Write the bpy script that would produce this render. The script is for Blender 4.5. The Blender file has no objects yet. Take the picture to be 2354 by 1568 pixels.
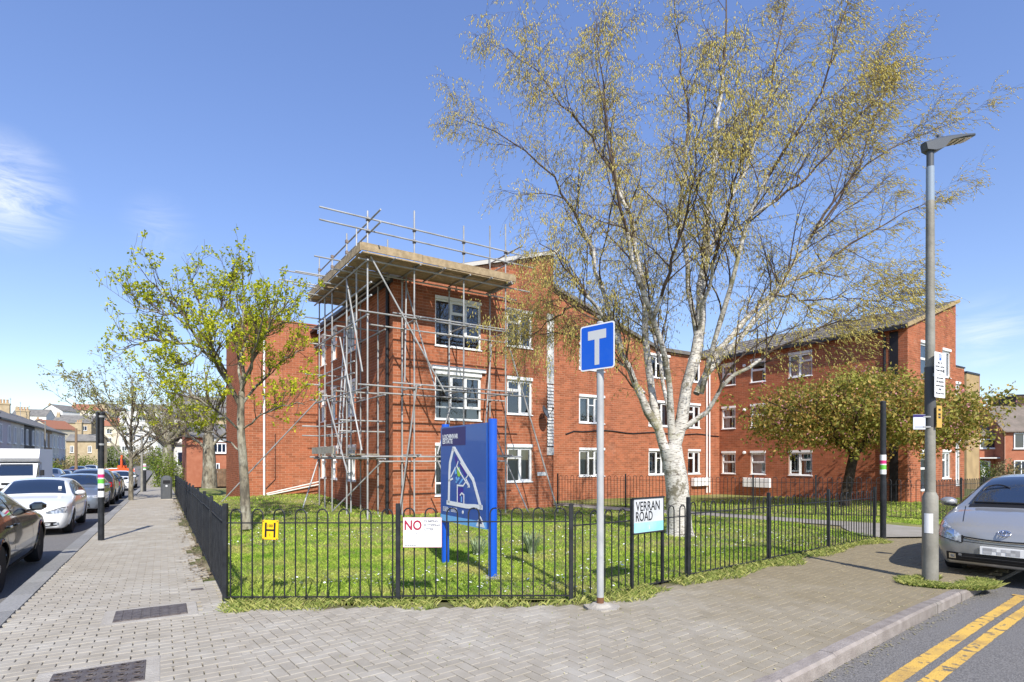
import bpy, bmesh, math, random
import numpy as np
from mathutils import Vector, Matrix
from mathutils.bvhtree import BVHTree

rng = np.random.default_rng(7)
random.seed(7)
SC = bpy.context.scene
COL = SC.collection

# ------------------------------------------------------------------ camera
CAM_H = 1.65
FPX, HZ, CXP = 1305.0, 1055.0, 1177.0          # focal length, horizon, centre (of a 2354 px wide frame)
cam_d = bpy.data.cameras.new('camera')
cam_d.sensor_width = 36.0
cam_d.lens = 36.0 * FPX / 2354.0
cam_d.shift_y = (HZ - 784.0) / 2354.0
cam_d.clip_start, cam_d.clip_end = 0.1, 6000.0
cam = bpy.data.objects.new('camera', cam_d)
cam.location = (0, 0, CAM_H)
cam.rotation_euler = (math.pi / 2, 0, 0)
COL.objects.link(cam)
SC.camera = cam

# ------------------------------------------------------------------ sky and sun
SUN_AZ = Vector((0.27, -0.963, 0)).normalized()
SUN_EL = math.radians(41)
world = bpy.data.worlds.new('World')
SC.world = world
world.use_nodes = True
wt = world.node_tree
wt.nodes.clear()
w_out = wt.nodes.new('ShaderNodeOutputWorld')
w_bg = wt.nodes.new('ShaderNodeBackground')
w_sky = wt.nodes.new('ShaderNodeTexSky')
w_sky.sky_type = 'NISHITA'
w_sky.sun_disc = False
w_sky.sun_elevation = SUN_EL
w_sky.sun_rotation = math.atan2(SUN_AZ.x, SUN_AZ.y)
w_sky.altitude = 0
w_sky.air_density = 1.0
w_sky.dust_density = 0.2
w_sky.ozone_density = 3.0
w_bg.inputs['Strength'].default_value = 0.15
# thin cirrus: streaky veils round a few directions of the sky
wl = wt.links.new
def wnode(t, **kw):
    n = wt.nodes.new(t)
    for k, v in kw.items(): n.inputs[k].default_value = v
    return n
def wmath(op, a, b):
    n = wt.nodes.new('ShaderNodeMath'); n.operation = op
    for i, v in ((0, a), (1, b)):
        if isinstance(v, (int, float)): n.inputs[i].default_value = v
        else: wl(v, n.inputs[i])
    return n.outputs[0]
w_tc = wt.nodes.new('ShaderNodeTexCoord')
w_map = wt.nodes.new('ShaderNodeMapping')
w_map.inputs['Rotation'].default_value = (0.0, 0.55, 0.0)
w_map.inputs['Scale'].default_value = (1.6, 1.6, 7.5)
wl(w_tc.outputs['Generated'], w_map.inputs['Vector'])
w_n1 = wnode('ShaderNodeTexNoise', Scale=4.6, Detail=12, Roughness=0.66, Distortion=1.1)
wl(w_map.outputs[0], w_n1.inputs['Vector'])
w_r1 = wnode('ShaderNodeMapRange'); w_r1.inputs['From Min'].default_value, w_r1.inputs['From Max'].default_value = 0.36, 0.72
wl(w_n1.outputs['Fac'], w_r1.inputs['Value'])
w_cl = None
for (dx, dy, dz, rad, amt) in ((-0.90, 1.0, 0.475, 0.085, 1.0), (-0.62, 1.0, 0.405, 0.06, 0.25), (0.84, 1.0, 0.215, 0.07, 0.45), (0.4, -1.0, 0.5, 0.30, 0.5), (-1.0, -0.5, 0.6, 0.28, 0.5)):
    d = Vector((dx, dy, dz)).normalized()
    vd = wt.nodes.new('ShaderNodeVectorMath'); vd.operation = 'DISTANCE'; vd.inputs[1].default_value = d
    wl(w_tc.outputs['Generated'], vd.inputs[0])
    mr = wnode('ShaderNodeMapRange'); mr.interpolation_type = 'SMOOTHSTEP'
    mr.inputs['From Min'].default_value, mr.inputs['From Max'].default_value = rad, 0.0
    mr.inputs['To Max'].default_value = amt
    wl(vd.outputs['Value'], mr.inputs['Value'])
    w_cl = mr.outputs[0] if w_cl is None else wmath('MAXIMUM', w_cl, mr.outputs[0])
w_fac = wmath('MULTIPLY', w_cl, w_r1.outputs[0])
w_mix = wt.nodes.new('ShaderNodeMix'); w_mix.data_type = 'RGBA'
w_mix.inputs['B'].default_value = (6.2, 6.4, 6.8, 1)
w_hsv = wt.nodes.new('ShaderNodeHueSaturation')
w_hsv.inputs['Hue'].default_value = 0.519
w_hsv.inputs['Saturation'].default_value = 1.29
w_hsv.inputs['Value'].default_value = 1.76
w_gam = wt.nodes.new('ShaderNodeGamma'); w_gam.inputs['Gamma'].default_value = 0.7
wl(w_fac, w_mix.inputs['Factor'])
wl(w_sky.outputs[0], w_gam.inputs['Color'])
wl(w_gam.outputs[0], w_hsv.inputs['Color'])
wl(w_hsv.outputs[0], w_mix.inputs['A'])
wl(w_mix.outputs['Result'], w_bg.inputs['Color'])
wl(w_bg.outputs[0], w_out.inputs['Surface'])

sun_d = bpy.data.lights.new('sun', 'SUN')
sun_d.energy = 5.0
sun_d.angle = math.radians(0.53)
sun_d.color = (1.0, 0.95, 0.86)
sun = bpy.data.objects.new('sun', sun_d)
to_sun = Vector((SUN_AZ.x * math.cos(SUN_EL), SUN_AZ.y * math.cos(SUN_EL), math.sin(SUN_EL)))
sun.rotation_euler = (-to_sun).to_track_quat('-Z', 'Y').to_euler()
sun.location = (4, -20, 30)
COL.objects.link(sun)

SC.view_settings.view_transform = 'Standard'
SC.view_settings.look = 'None'
SC.view_settings.exposure = 0.35
SC.view_settings.gamma = 1.0
SC.view_settings.use_curve_mapping = False
SC.cycles.max_bounces = 6
SC.cycles.transparent_max_bounces = 12

# ------------------------------------------------------------------ plan of the place
def at(x, y, Y):
    """world point seen at frame position (x, y), Y metres in front of the camera"""
    return Vector(((x - CXP) / FPX * Y, Y, CAM_H + (HZ - y) / FPX * Y))

K0 = Vector((-5.92, 6.56, 0))                    # a point of the left kerb
E = Vector((-0.5236, 0.852, 0))                  # along the left street, away from the camera
NP = Vector((-0.852, -0.5236, 0))                # across it, away from our pavement
def SP(a, p, z=0.0):
    v = K0 + E * a + NP * p
    return Vector((v.x, v.y, z + zg(v.x, v.y) + hill_z(v.x, v.y)))
def street(x, y):
    d = Vector((x, y, 0)) - K0
    return d.dot(E), d.dot(NP)
def zg(x, y):
    """natural ground level of street and pavement"""
    return -0.016 * min(max(y - 6.0, 0.0), 44.0)
def zl(x, y):
    """lawn level"""
    return zg(x, y) + 0.36 * math.exp(-((x + 9.8) ** 2 / 14.0 + (y - 25.0) ** 2 / 40.0))

UF = Vector((0.834, 0.552, 0))                   # along the sunny fronts of the flats
VF = Vector((-0.552, 0.834, 0))                  # along their shaded sides, away
VK = Vector((0.782, 0.623, 0))                   # along Verran Road
VN = Vector((-0.623, 0.782, 0))                  # from Verran Road towards the lawn

# ------------------------------------------------------------------ materials
MATS = {}
def _n(nt, t, **kw):
    n = nt.nodes.new(t)
    for k, v in kw.items():
        n.inputs[k].default_value = v
    return n

def M(name, col, rough=0.7, metal=0.0, col2=None, nscale=6.0, ndetail=4.0, lo=0.35, hi=0.65, island=0.0, bump=0.0,
      bscale=60.0, coat=0.0, spec=0.35, coord='World', stain=None, stain_scale=0.6, stain_lo=0.5, stain_hi=0.7, isl2=None, stretch=None,
      translucent=0.0, emit=0.0, trans=0.0, grad=None, spots=None, streak=None):
    if name in MATS:
        return MATS[name]
    m = bpy.data.materials.new(name)
    m.use_nodes = True
    nt = m.node_tree
    b = nt.nodes['Principled BSDF']
    L = nt.links.new
    b.inputs['Roughness'].default_value = rough
    b.inputs['Metallic'].default_value = metal
    b.inputs['Specular IOR Level'].default_value = spec
    if coat:
        b.inputs['Coat Weight'].default_value = coat
        b.inputs['Coat Roughness'].default_value = 0.04
    c4 = lambda c: (c[0], c[1], c[2], 1.0)
    out = None
    tc = nt.nodes.new('ShaderNodeTexCoord')
    gp = nt.nodes.new('ShaderNodeNewGeometry')
    vec = gp.outputs['Position'] if coord == 'World' else tc.outputs[coord]
    if stretch:
        mp = nt.nodes.new('ShaderNodeMapping')
        mp.inputs['Scale'].default_value = stretch
        L(vec, mp.inputs['Vector']); vec = mp.outputs[0]
    rgb = nt.nodes.new('ShaderNodeRGB'); rgb.outputs[0].default_value = c4(col)
    out = rgb.outputs[0]
    def mix(fac, a, bcol, blend='MIX'):
        x = nt.nodes.new('ShaderNodeMix'); x.data_type = 'RGBA'; x.blend_type = blend
        if isinstance(fac, float): x.inputs['Factor'].default_value = fac
        else: L(fac, x.inputs['Factor'])
        L(a, x.inputs['A'])
        if isinstance(bcol, tuple): x.inputs['B'].default_value = bcol
        else: L(bcol, x.inputs['B'])
        return x.outputs['Result']
    def rnd():
        g = nt.nodes.new('ShaderNodeNewGeometry'); o = nt.nodes.new('ShaderNodeObjectInfo')
        a = nt.nodes.new('ShaderNodeMath'); a.operation = 'ADD'
        L(g.outputs['Random Per Island'], a.inputs[0]); L(o.outputs['Random'], a.inputs[1])
        f = nt.nodes.new('ShaderNodeMath'); f.operation = 'FRACT'; L(a.outputs[0], f.inputs[0])
        return f.outputs[0]
    if isl2 is not None:
        out = mix(rnd(), out, c4(isl2))
    if col2 is not None:
        nz = _n(nt, 'ShaderNodeTexNoise', Scale=nscale, Detail=ndetail)
        L(vec, nz.inputs['Vector'])
        mr = _n(nt, 'ShaderNodeMapRange'); mr.inputs['From Min'].default_value = lo; mr.inputs['From Max'].default_value = hi
        L(nz.outputs['Fac'], mr.inputs['Value'])
        out = mix(mr.outputs[0], out, c4(col2))
    if stain is not None:
        nz = _n(nt, 'ShaderNodeTexNoise', Scale=stain_scale, Detail=6.0, Roughness=0.65)
        L(vec, nz.inputs['Vector'])
        mr = _n(nt, 'ShaderNodeMapRange'); mr.inputs['From Min'].default_value = stain_lo; mr.inputs['From Max'].default_value = stain_hi
        L(nz.outputs['Fac'], mr.inputs['Value'])
        out = mix(mr.outputs[0], out, c4(stain))
    if grad is not None:                               # soiling that changes along a direction of the place
        gc, (gx, gy), g0, g1 = grad
        dt = nt.nodes.new('ShaderNodeVectorMath'); dt.operation = 'DOT_PRODUCT'; dt.inputs[1].default_value = (gx, gy, 0); L(gp.outputs['Position'], dt.inputs[0])
        nz = _n(nt, 'ShaderNodeTexNoise', Scale=0.9, Detail=6.0, Roughness=0.65); L(gp.outputs['Position'], nz.inputs['Vector'])
        ma = nt.nodes.new('ShaderNodeMath'); ma.operation = 'MULTIPLY_ADD'; ma.inputs[1].default_value = 7.0; L(nz.outputs['Fac'], ma.inputs[0]); L(dt.outputs['Value'], ma.inputs[2])
        mr = _n(nt, 'ShaderNodeMapRange'); mr.interpolation_type = 'SMOOTHSTEP'; mr.inputs['From Min'].default_value = g0 + 3.5; mr.inputs['From Max'].default_value = g1 + 3.5
        L(ma.outputs[0], mr.inputs['Value']); out = mix(mr.outputs[0], out, c4(gc))
    if spots is not None:                              # small dark blots
        sc_, th, scol = spots
        vo = nt.nodes.new('ShaderNodeTexVoronoi'); vo.inputs['Scale'].default_value = sc_; L(gp.outputs['Position'], vo.inputs['Vector'])
        mr = _n(nt, 'ShaderNodeMapRange'); mr.inputs['From Min'].default_value = th; mr.inputs['From Max'].default_value = th * 0.6; L(vo.outputs['Distance'], mr.inputs['Value'])
        nz = _n(nt, 'ShaderNodeTexNoise', Scale=sc_ * 0.45, Detail=2.0); L(gp.outputs['Position'], nz.inputs['Vector'])
        m2 = _n(nt, 'ShaderNodeMapRange'); m2.inputs['From Min'].default_value = 0.52; m2.inputs['From Max'].default_value = 0.58; L(nz.outputs['Fac'], m2.inputs['Value'])
        mm = nt.nodes.new('ShaderNodeMath'); mm.operation = 'MULTIPLY'; L(mr.outputs[0], mm.inputs[0]); L(m2.outputs[0], mm.inputs[1])
        out = mix(mm.outputs[0], out, c4(scol))
    if streak is not None:                             # rain streaks running down
        mp2 = nt.nodes.new('ShaderNodeMapping'); mp2.inputs['Scale'].default_value = (1.0, 1.0, 0.10); L(gp.outputs['Position'], mp2.inputs['Vector'])
        nz = _n(nt, 'ShaderNodeTexNoise', Scale=1.7, Detail=8.0, Roughness=0.7); L(mp2.outputs[0], nz.inputs['Vector'])
        mr = _n(nt, 'ShaderNodeMapRange'); mr.inputs['From Min'].default_value = 0.50; mr.inputs['From Max'].default_value = 0.74; mr.inputs['To Max'].default_value = 0.75; L(nz.outputs['Fac'], mr.inputs['Value'])
        out = mix(mr.outputs[0], out, c4(streak))
    if island:
        mr = _n(nt, 'ShaderNodeMapRange'); mr.inputs['To Min'].default_value = 1.0 - island; mr.inputs['To Max'].default_value = 1.0 + island
        L(rnd(), mr.inputs['Value'])
        cc = nt.nodes.new('ShaderNodeCombineColor')
        for k in ('Red', 'Green', 'Blue'): L(mr.outputs[0], cc.inputs[k])
        out = mix(1.0, out, cc.outputs[0], 'MULTIPLY')
    L(out, b.inputs['Base Color'])
    if bump:
        nz = _n(nt, 'ShaderNodeTexNoise', Scale=bscale, Detail=5.0)
        L(vec, nz.inputs['Vector'])
        bp = _n(nt, 'ShaderNodeBump', Strength=bump, Distance=0.02)
        L(nz.outputs['Fac'], bp.inputs['Height'])
        L(bp.outputs[0], b.inputs['Normal'])
    if emit:
        L(out, b.inputs['Emission Color']); b.inputs['Emission Strength'].default_value = emit
    if trans:
        b.inputs['Transmission Weight'].default_value = trans
        b.inputs['IOR'].default_value = 1.45
    if translucent:
        ms = nt.nodes.new('ShaderNodeMixShader'); ms.inputs[0].default_value = translucent
        tr = nt.nodes.new('ShaderNodeBsdfTranslucent')
        L(out, tr.inputs['Color']); L(b.outputs[0], ms.inputs[1]); L(tr.outputs[0], ms.inputs[2])
        L(ms.outputs[0], nt.nodes['Material Output'].inputs['Surface'])
    MATS[name] = m
    return m

def glass_mat(name, tint=(0.75, 0.82, 0.85), refl=0.10):
    """window glass: a clear sheet with a mirror-like fresnel reflection"""
    if name in MATS: return MATS[name]
    m = bpy.data.materials.new(name); m.use_nodes = True
    nt = m.node_tree; nt.nodes.clear(); L = nt.links.new
    o = nt.nodes.new('ShaderNodeOutputMaterial')
    t = nt.nodes.new('ShaderNodeBsdfTransparent'); t.inputs[0].default_value = (*tint, 1)
    g = nt.nodes.new('ShaderNodeBsdfGlossy'); g.inputs['Roughness'].default_value = 0.02
    g.inputs['Color'].default_value = (0.95, 0.97, 1, 1)
    f = nt.nodes.new('ShaderNodeFresnel'); f.inputs['IOR'].default_value = 1.5
    a = nt.nodes.new('ShaderNodeMath'); a.operation = 'ADD'; a.inputs[1].default_value = refl; a.use_clamp = True
    x = nt.nodes.new('ShaderNodeMixShader')
    L(f.outputs[0], a.inputs[0]); L(a.outputs[0], x.inputs[0]); L(t.outputs[0], x.inputs[1]); L(g.outputs[0], x.inputs[2])
    L(x.outputs[0], o.inputs['Surface'])
    MATS[name] = m
    return m

# ------------------------------------------------------------------ builders
def tag(o, label=None, cat=None, group=None, kind=None):
    if label: o['label'] = label
    if cat: o['category'] = cat
    if group: o['group'] = group
    if kind: o['kind'] = kind
    return o
def empty(name, loc=(0, 0, 0), label=None, cat=None, group=None, rz=0.0):
    o = bpy.data.objects.new(name, None)
    o.empty_display_size = 0.2
    o.location = loc; o.rotation_euler = (0, 0, rz)
    COL.objects.link(o)
    return tag(o, label, cat, group)
def link(name, me, mat=None, parent=None, mw=None):
    """link a mesh whose coordinates are given in world space (or placed by the matrix mw) under a parent"""
    o = bpy.data.objects.new(name, me)
    if mat is not None and len(me.materials) == 0: me.materials.append(mat)
    COL.objects.link(o)
    if parent is not None:
        o.parent = parent
        o.matrix_parent_inverse = world_inv(parent)
    if mw is not None: o.matrix_basis = mw
    return o
def world_m(o):
    m = o.matrix_basis.copy() if o.parent is None else world_m(o.parent) @ o.matrix_parent_inverse @ o.matrix_basis
    return m
def world_inv(o): return world_m(o).inverted()

class MB:
    def __init__(s): s.v = []; s.f = []
    def add(s, vs, fs):
        k = len(s.v); s.v += [tuple(p) for p in vs]; s.f += [tuple(i + k for i in f) for f in fs]; return s
    def box(s, c, d, fr=None):
        """box centred at c with full sizes d along the frame fr (three axes)"""
        c = Vector(c); ax = fr or (Vector((1, 0, 0)), Vector((0, 1, 0)), Vector((0, 0, 1)))
        h = [ax[i] * (d[i] / 2) for i in range(3)]
        vs = [c + h[0] * a + h[1] * b + h[2] * e for a in (-1, 1) for b in (-1, 1) for e in (-1, 1)]
        return s.add(vs, [(0, 1, 3, 2), (4, 6, 7, 5), (0, 4, 5, 1), (2, 3, 7, 6), (0, 2, 6, 4), (1, 5, 7, 3)])
    def bevbox(s, c, d, b, fr=None):
        """box with chamfered vertical and top edges"""
        c = Vector(c); ax = fr or (Vector((1, 0, 0)), Vector((0, 1, 0)), Vector((0, 0, 1)))
        x, y, z = d[0] / 2, d[1] / 2, d[2] / 2
        ring = lambda i: [(x - i, y - i - b), (x - i - b, y - i), (-x + i + b, y - i), (-x + i, y - i - b), (-x + i, -y + i + b), (-x + i + b, -y + i), (x - i - b, -y + i), (x - i, -y + i + b)]
        P = lambda q, h: c + ax[0] * q[0] + ax[1] * q[1] + ax[2] * h
        vs = [P(q, -z) for q in ring(0)] + [P(q, z - b) for q in ring(0)] + [P(q, z) for q in ring(b)]
        fs = [(i, (i + 1) % 8, 8 + (i + 1) % 8, 8 + i) for i in range(8)] + [(8 + i, 8 + (i + 1) % 8, 16 + (i + 1) % 8, 16 + i) for i in range(8)]
        fs += [tuple(range(16, 24)), tuple(range(7, -1, -1))]
        return s.add(vs, fs)
    def tube(s, pts, r, n=8, cap=True):
        pts = [Vector(p) for p in pts]; m = len(pts)
        rr = r if isinstance(r, (list, tuple)) else [r] * m
        rings = []; ref = None
        for i, p in enumerate(pts):
            t = (pts[min(i + 1, m - 1)] - pts[max(i - 1, 0)]).normalized()
            if ref is None: ref = Vector((0.0, 0.0, 1.0)) if abs(t.z) < 0.9 else Vector((1.0, 0.0, 0.0))
            a = t.cross(ref)
            if a.length < 1e-5: a = t.orthogonal()
            a.normalize(); b = t.cross(a).normalized(); ref = b.cross(t) if False else ref
            rings.append([p + (a * math.cos(2 * math.pi * k / n) + b * math.sin(2 * math.pi * k / n)) * rr[i] for k in range(n)])
        vs = [v for g in rings for v in g]
        fs = [(i * n + k, i * n + (k + 1) % n, (i + 1) * n + (k + 1) % n, (i + 1) * n + k) for i in range(m - 1) for k in range(n)]
        if cap: fs += [tuple(range(n - 1, -1, -1)), tuple(range((m - 1) * n, m * n))]
        return s.add(vs, fs)
    def lathe(s, prof, n=16, c=(0, 0, 0), ax=None):
        """prof: list of (r, h) turned round the third axis of ax"""
        c = Vector(c); ax = ax or (Vector((1, 0, 0)), Vector((0, 1, 0)), Vector((0, 0, 1))); m = len(prof)
        vs = [c + (ax[0] * math.cos(2 * math.pi * k / n) + ax[1] * math.sin(2 * math.pi * k / n)) * r + ax[2] * h for r, h in prof for k in range(n)]
        fs = [(i * n + k, i * n + (k + 1) % n, (i + 1) * n + (k + 1) % n, (i + 1) * n + k) for i in range(m - 1) for k in range(n)]
        fs += [tuple(range(n - 1, -1, -1)), tuple(range((m - 1) * n, m * n))]
        return s.add(vs, fs)
    def prism(s, outline, d):
        """extrude a planar world-space outline by the vector d"""
        n = len(outline); o = [Vector(p) for p in outline]; d = Vector(d)
        vs = o + [p + d for p in o]
        return s.add(vs, [tuple(range(n)), tuple(range(2 * n - 1, n - 1, -1))] + [(i, n + i, n + (i + 1) % n, (i + 1) % n) for i in range(n)])
    def quad(s, a, b, c, d): return s.add([a, b, c, d], [(0, 1, 2, 3)])
    def mesh(s, name, smooth=False, fix=True):
        me = bpy.data.meshes.new(name)
        me.from_pydata([tuple(v) for v in s.v], [], s.f)
        if fix and len(s.f) < 20000:
            bm = bmesh.new(); bm.from_mesh(me); bmesh.ops.recalc_face_normals(bm, faces=bm.faces); bm.to_mesh(me); bm.free()
        if smooth:
            me.polygons.foreach_set('use_smooth', [True] * len(me.polygons))
            try: me.set_sharp_from_angle(angle=math.radians(40))
            except Exception: pass
        me.update()
        return me
    def build(s, name, mat, parent=None, smooth=False, fix=True):
        return link(name, s.mesh(name, smooth, fix), mat, parent)

def np_mesh(name, V, F, smooth=False):
    V = np.asarray(V, np.float32); F = np.asarray(F, np.int32); m, k = F.shape
    me = bpy.data.meshes.new(name)
    me.vertices.add(len(V)); me.vertices.foreach_set('co', V.ravel())
    me.loops.add(m * k); me.loops.foreach_set('vertex_index', F.ravel())
    me.polygons.add(m); me.polygons.foreach_set('loop_start', np.arange(0, m * k, k, dtype=np.int32))
    me.polygons.foreach_set('use_smooth', np.full(m, bool(smooth)))
    me.update(calc_edges=True)
    return me

def text_obj(body, size, O, r, up, mat, parent, name='lettering', align='LEFT', width=None, space=1.0, bold=0.0):
    cu = bpy.data.curves.new(name, 'FONT'); cu.body = body; cu.size = size; cu.align_x = align; cu.space_character = space
    cu.offset = bold; cu.extrude = 0.0006; cu.resolution_u = 3
    ob = bpy.data.objects.new(name, cu)
    me = bpy.data.meshes.new_from_object(ob)
    bpy.data.objects.remove(ob); bpy.data.curves.remove(cu)
    r = Vector(r).normalized(); up = Vector(up).normalized(); n = r.cross(up); O = Vector(O)
    if len(me.vertices):
        xs = [v.co.x for v in me.vertices]; w = max(xs) - min(xs); x0 = min(xs)
        sx = (width / w) if (width and w > 0) else 1.0
        for v in me.vertices:
            c = v.co.copy(); v.co = O + r * ((c.x - (x0 if align == 'LEFT' else 0)) * sx) + up * c.y + n * c.z
    me.materials.clear()
    return link(name, me, mat, parent)
# ------------------------------------------------------------------ the palette
m_brick = M('red_brick', (0.39, 0.142, 0.073), 0.9, spec=0.1, col2=(0.325, 0.114, 0.058), nscale=0.7, ndetail=7, isl2=(0.325, 0.108, 0.054), island=0.24, streak=(0.22, 0.072, 0.042), bump=0.08, bscale=60,
            stain=(0.48, 0.25, 0.165), stain_scale=0.9, stain_lo=0.60, stain_hi=0.85)
m_mortar = M('mortar', (0.54, 0.355, 0.255), 0.95, spec=0.1, col2=(0.46, 0.28, 0.195), nscale=4, bump=0.08, bscale=80)
m_paver = M('block_paver_grey', (0.37, 0.335, 0.28), 0.92, spec=0.12, grad=((0.245, 0.205, 0.135), (1.0, 0.35), 1.0, 7.5), spots=(5.5, 0.085, (0.17, 0.155, 0.13)), col2=(0.315, 0.285, 0.235), nscale=5, island=0.06, isl2=(0.36, 0.33, 0.28), bump=0.12, bscale=150,
            stain=(0.42, 0.395, 0.345), stain_scale=1.3, stain_lo=0.5, stain_hi=0.72)
m_paver_b = M('block_paver_brown', (0.26, 0.22, 0.15), 0.9, col2=(0.31, 0.27, 0.195), nscale=3, island=0.07, isl2=(0.28, 0.235, 0.165), bump=0.12, bscale=150,
              stain=(0.32, 0.29, 0.225), stain_scale=0.55, stain_lo=0.42, stain_hi=0.62)
m_sand = M('joint_sand', (0.19, 0.16, 0.10), 0.95, spec=0.1, col2=(0.10, 0.12, 0.04), nscale=1.6, lo=0.42, hi=0.62, bump=0.5, bscale=90, stain=(0.42, 0.36, 0.27), stain_scale=0.9, stain_lo=0.55, stain_hi=0.75)
m_asphalt = M('asphalt', (0.125, 0.12, 0.117), 0.92, spec=0.12, spots=(3.0, 0.12, (0.07, 0.068, 0.066)), col2=(0.235, 0.225, 0.215), nscale=70, ndetail=3, bump=0.5, bscale=90, stain=(0.19, 0.185, 0.18), stain_scale=0.7, stain_lo=0.5, stain_hi=0.8)
m_kerb = M('kerb_concrete', (0.31, 0.275, 0.25), 0.9, spec=0.12, col2=(0.235, 0.205, 0.185), nscale=7, island=0.12, bump=0.4, bscale=60, stain=(0.20, 0.19, 0.16), stain_scale=3, stain_lo=0.55, stain_hi=0.8)
m_granite = M('kerb_granite', (0.225, 0.225, 0.22), 0.85, spec=0.15, col2=(0.30, 0.295, 0.285), nscale=40, island=0.14, bump=0.3, bscale=90)
m_concrete = M('concrete', (0.43, 0.40, 0.35), 0.92, col2=(0.34, 0.31, 0.265), nscale=4, bump=0.5, bscale=50)
m_path = M('path_concrete', (0.33, 0.305, 0.265), 0.92, col2=(0.27, 0.25, 0.21), nscale=2, bump=0.4, bscale=40)
m_yellow = M('road_paint_yellow', (0.66, 0.42, 0.10), 0.85, spec=0.15, col2=(0.17, 0.15, 0.12), nscale=13, ndetail=9, lo=0.585, hi=0.63, stain=(0.45, 0.29, 0.10), stain_scale=3, stain_lo=0.45, stain_hi=0.65, bump=0.4, bscale=90)
m_lawn = M('lawn_soil', (0.17, 0.205, 0.05), 0.95, spec=0.1, col2=(0.30, 0.255, 0.12), nscale=1.1, lo=0.4, hi=0.65, bump=0.6, bscale=60)
m_grass = M('grass_blade', (0.25, 0.41, 0.04), 0.7, spec=0.15, isl2=(0.44, 0.53, 0.09), island=0.3, translucent=0.35, col2=(0.52, 0.49, 0.16), nscale=0.8, ndetail=6, lo=0.50, hi=0.68, stain=(0.15, 0.31, 0.03), stain_scale=1.3, stain_lo=0.5, stain_hi=0.68)
m_weed = M('weed_blade', (0.20, 0.29, 0.045), 0.6, isl2=(0.44, 0.42, 0.14), island=0.3, translucent=0.3)
m_daisy = M('daisy_petal', (0.85, 0.85, 0.82), 0.7, island=0.08)
m_soil = M('dry_soil', (0.30, 0.23, 0.15), 0.95, col2=(0.20, 0.15, 0.09), nscale=9, bump=0.8, bscale=50)
m_iron = M('black_painted_iron', (0.013, 0.014, 0.017), 0.45, col2=(0.026, 0.028, 0.032), nscale=9, bump=0.12, bscale=60)
m_white = M('white_upvc', (0.82, 0.83, 0.83), 0.38, col2=(0.76, 0.77, 0.77), nscale=3)
m_wtim = M('white_timber', (0.74, 0.73, 0.70), 0.6, col2=(0.6, 0.59, 0.56), nscale=5)
m_glass = glass_mat('window_glass', (0.66, 0.73, 0.76), 0.10)
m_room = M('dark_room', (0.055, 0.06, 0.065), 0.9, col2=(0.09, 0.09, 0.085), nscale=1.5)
m_curt = M('net_curtain', (0.78, 0.78, 0.76), 0.9, translucent=0.3)
m_curtb = M('teal_curtain', (0.30, 0.42, 0.44), 0.9, translucent=0.3)
m_tile = M('roof_tile_grey', (0.115, 0.105, 0.10), 0.85, col2=(0.17, 0.155, 0.14), nscale=2.0, island=0.15, bump=0.4, bscale=30, stain=(0.22, 0.21, 0.15), stain_scale=1.2, stain_lo=0.55, stain_hi=0.75)
m_slate = M('slate_roof', (0.14, 0.135, 0.13), 0.8, col2=(0.21, 0.20, 0.185), nscale=1.0, bump=0.4, bscale=20)
m_steel = M('galvanised_tube', (0.40, 0.405, 0.41), 0.55, metal=0.25, col2=(0.27, 0.27, 0.26), nscale=2.5, lo=0.4, hi=0.7, island=0.15)
m_coup = M('rusty_coupler', (0.17, 0.10, 0.07), 0.7, metal=0.3, col2=(0.28, 0.26, 0.24), nscale=12)
m_board = M('scaffold_board', (0.43, 0.33, 0.205), 0.85, col2=(0.30, 0.225, 0.135), nscale=7, stretch=(1, 1, 1), island=0.18, bump=0.35, bscale=30)
m_boardg = M('weathered_board', (0.36, 0.33, 0.27), 0.9, col2=(0.24, 0.22, 0.18), nscale=5, island=0.12)
m_galv = M('lamp_column_steel', (0.29, 0.275, 0.235), 0.65, metal=0.15, col2=(0.20, 0.19, 0.16), nscale=4, lo=0.35, hi=0.7, stain=(0.18, 0.17, 0.14), stain_scale=5, stain_lo=0.6, stain_hi=0.8, bump=0.2, bscale=25)
m_bluegrey = M('pale_blue_paint', (0.25, 0.31, 0.38), 0.5)
m_lantern = M('lantern_grey', (0.085, 0.095, 0.11), 0.45)
m_lens = M('lamp_lens', (0.62, 0.57, 0.42), 0.15, coat=0.6)
m_post = M('sign_post_grey', (0.36, 0.37, 0.375), 0.55, metal=0.1, col2=(0.44, 0.445, 0.44), nscale=5, stain=(0.28, 0.275, 0.255), stain_scale=6, stain_lo=0.6, stain_hi=0.8)
m_signblue = M('sign_blue', (0.004, 0.095, 0.56), 0.4, coat=0.15, stain=(0.02, 0.12, 0.55), stain_scale=4, stain_lo=0.5, stain_hi=0.8)
m_signwhite = M('sign_white', (0.80, 0.80, 0.80), 0.4)
m_signgrey = M('sign_silver', (0.55, 0.56, 0.56), 0.4)
m_mapblue = M('map_panel_blue', (0.022, 0.085, 0.34), 0.28, coat=0.3, stain=(0.045, 0.12, 0.38), stain_scale=2.5, stain_lo=0.55, stain_hi=0.8)
m_mapnavy = M('map_panel_navy', (0.032, 0.022, 0.135), 0.35)
m_mapdk = M('map_violet', (0.045, 0.018, 0.26), 0.35)
m_maplt = M('map_light_blue', (0.17, 0.44, 0.80), 0.35)
m_mapgreen = M('map_green', (0.28, 0.55, 0.04), 0.35)
m_postblue = M('map_post_blue', (0.007, 0.085, 0.50), 0.32, coat=0.3)
m_plate = M('name_plate_white', (0.60, 0.62, 0.64), 0.4, col2=(0.50, 0.52, 0.545), nscale=3, stain=(0.55, 0.56, 0.57), stain_scale=2, stain_lo=0.6, stain_hi=0.9)
m_aqua = M('name_plate_aqua', (0.22, 0.62, 0.66), 0.4, col2=(0.36, 0.70, 0.74), nscale=3)
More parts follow.
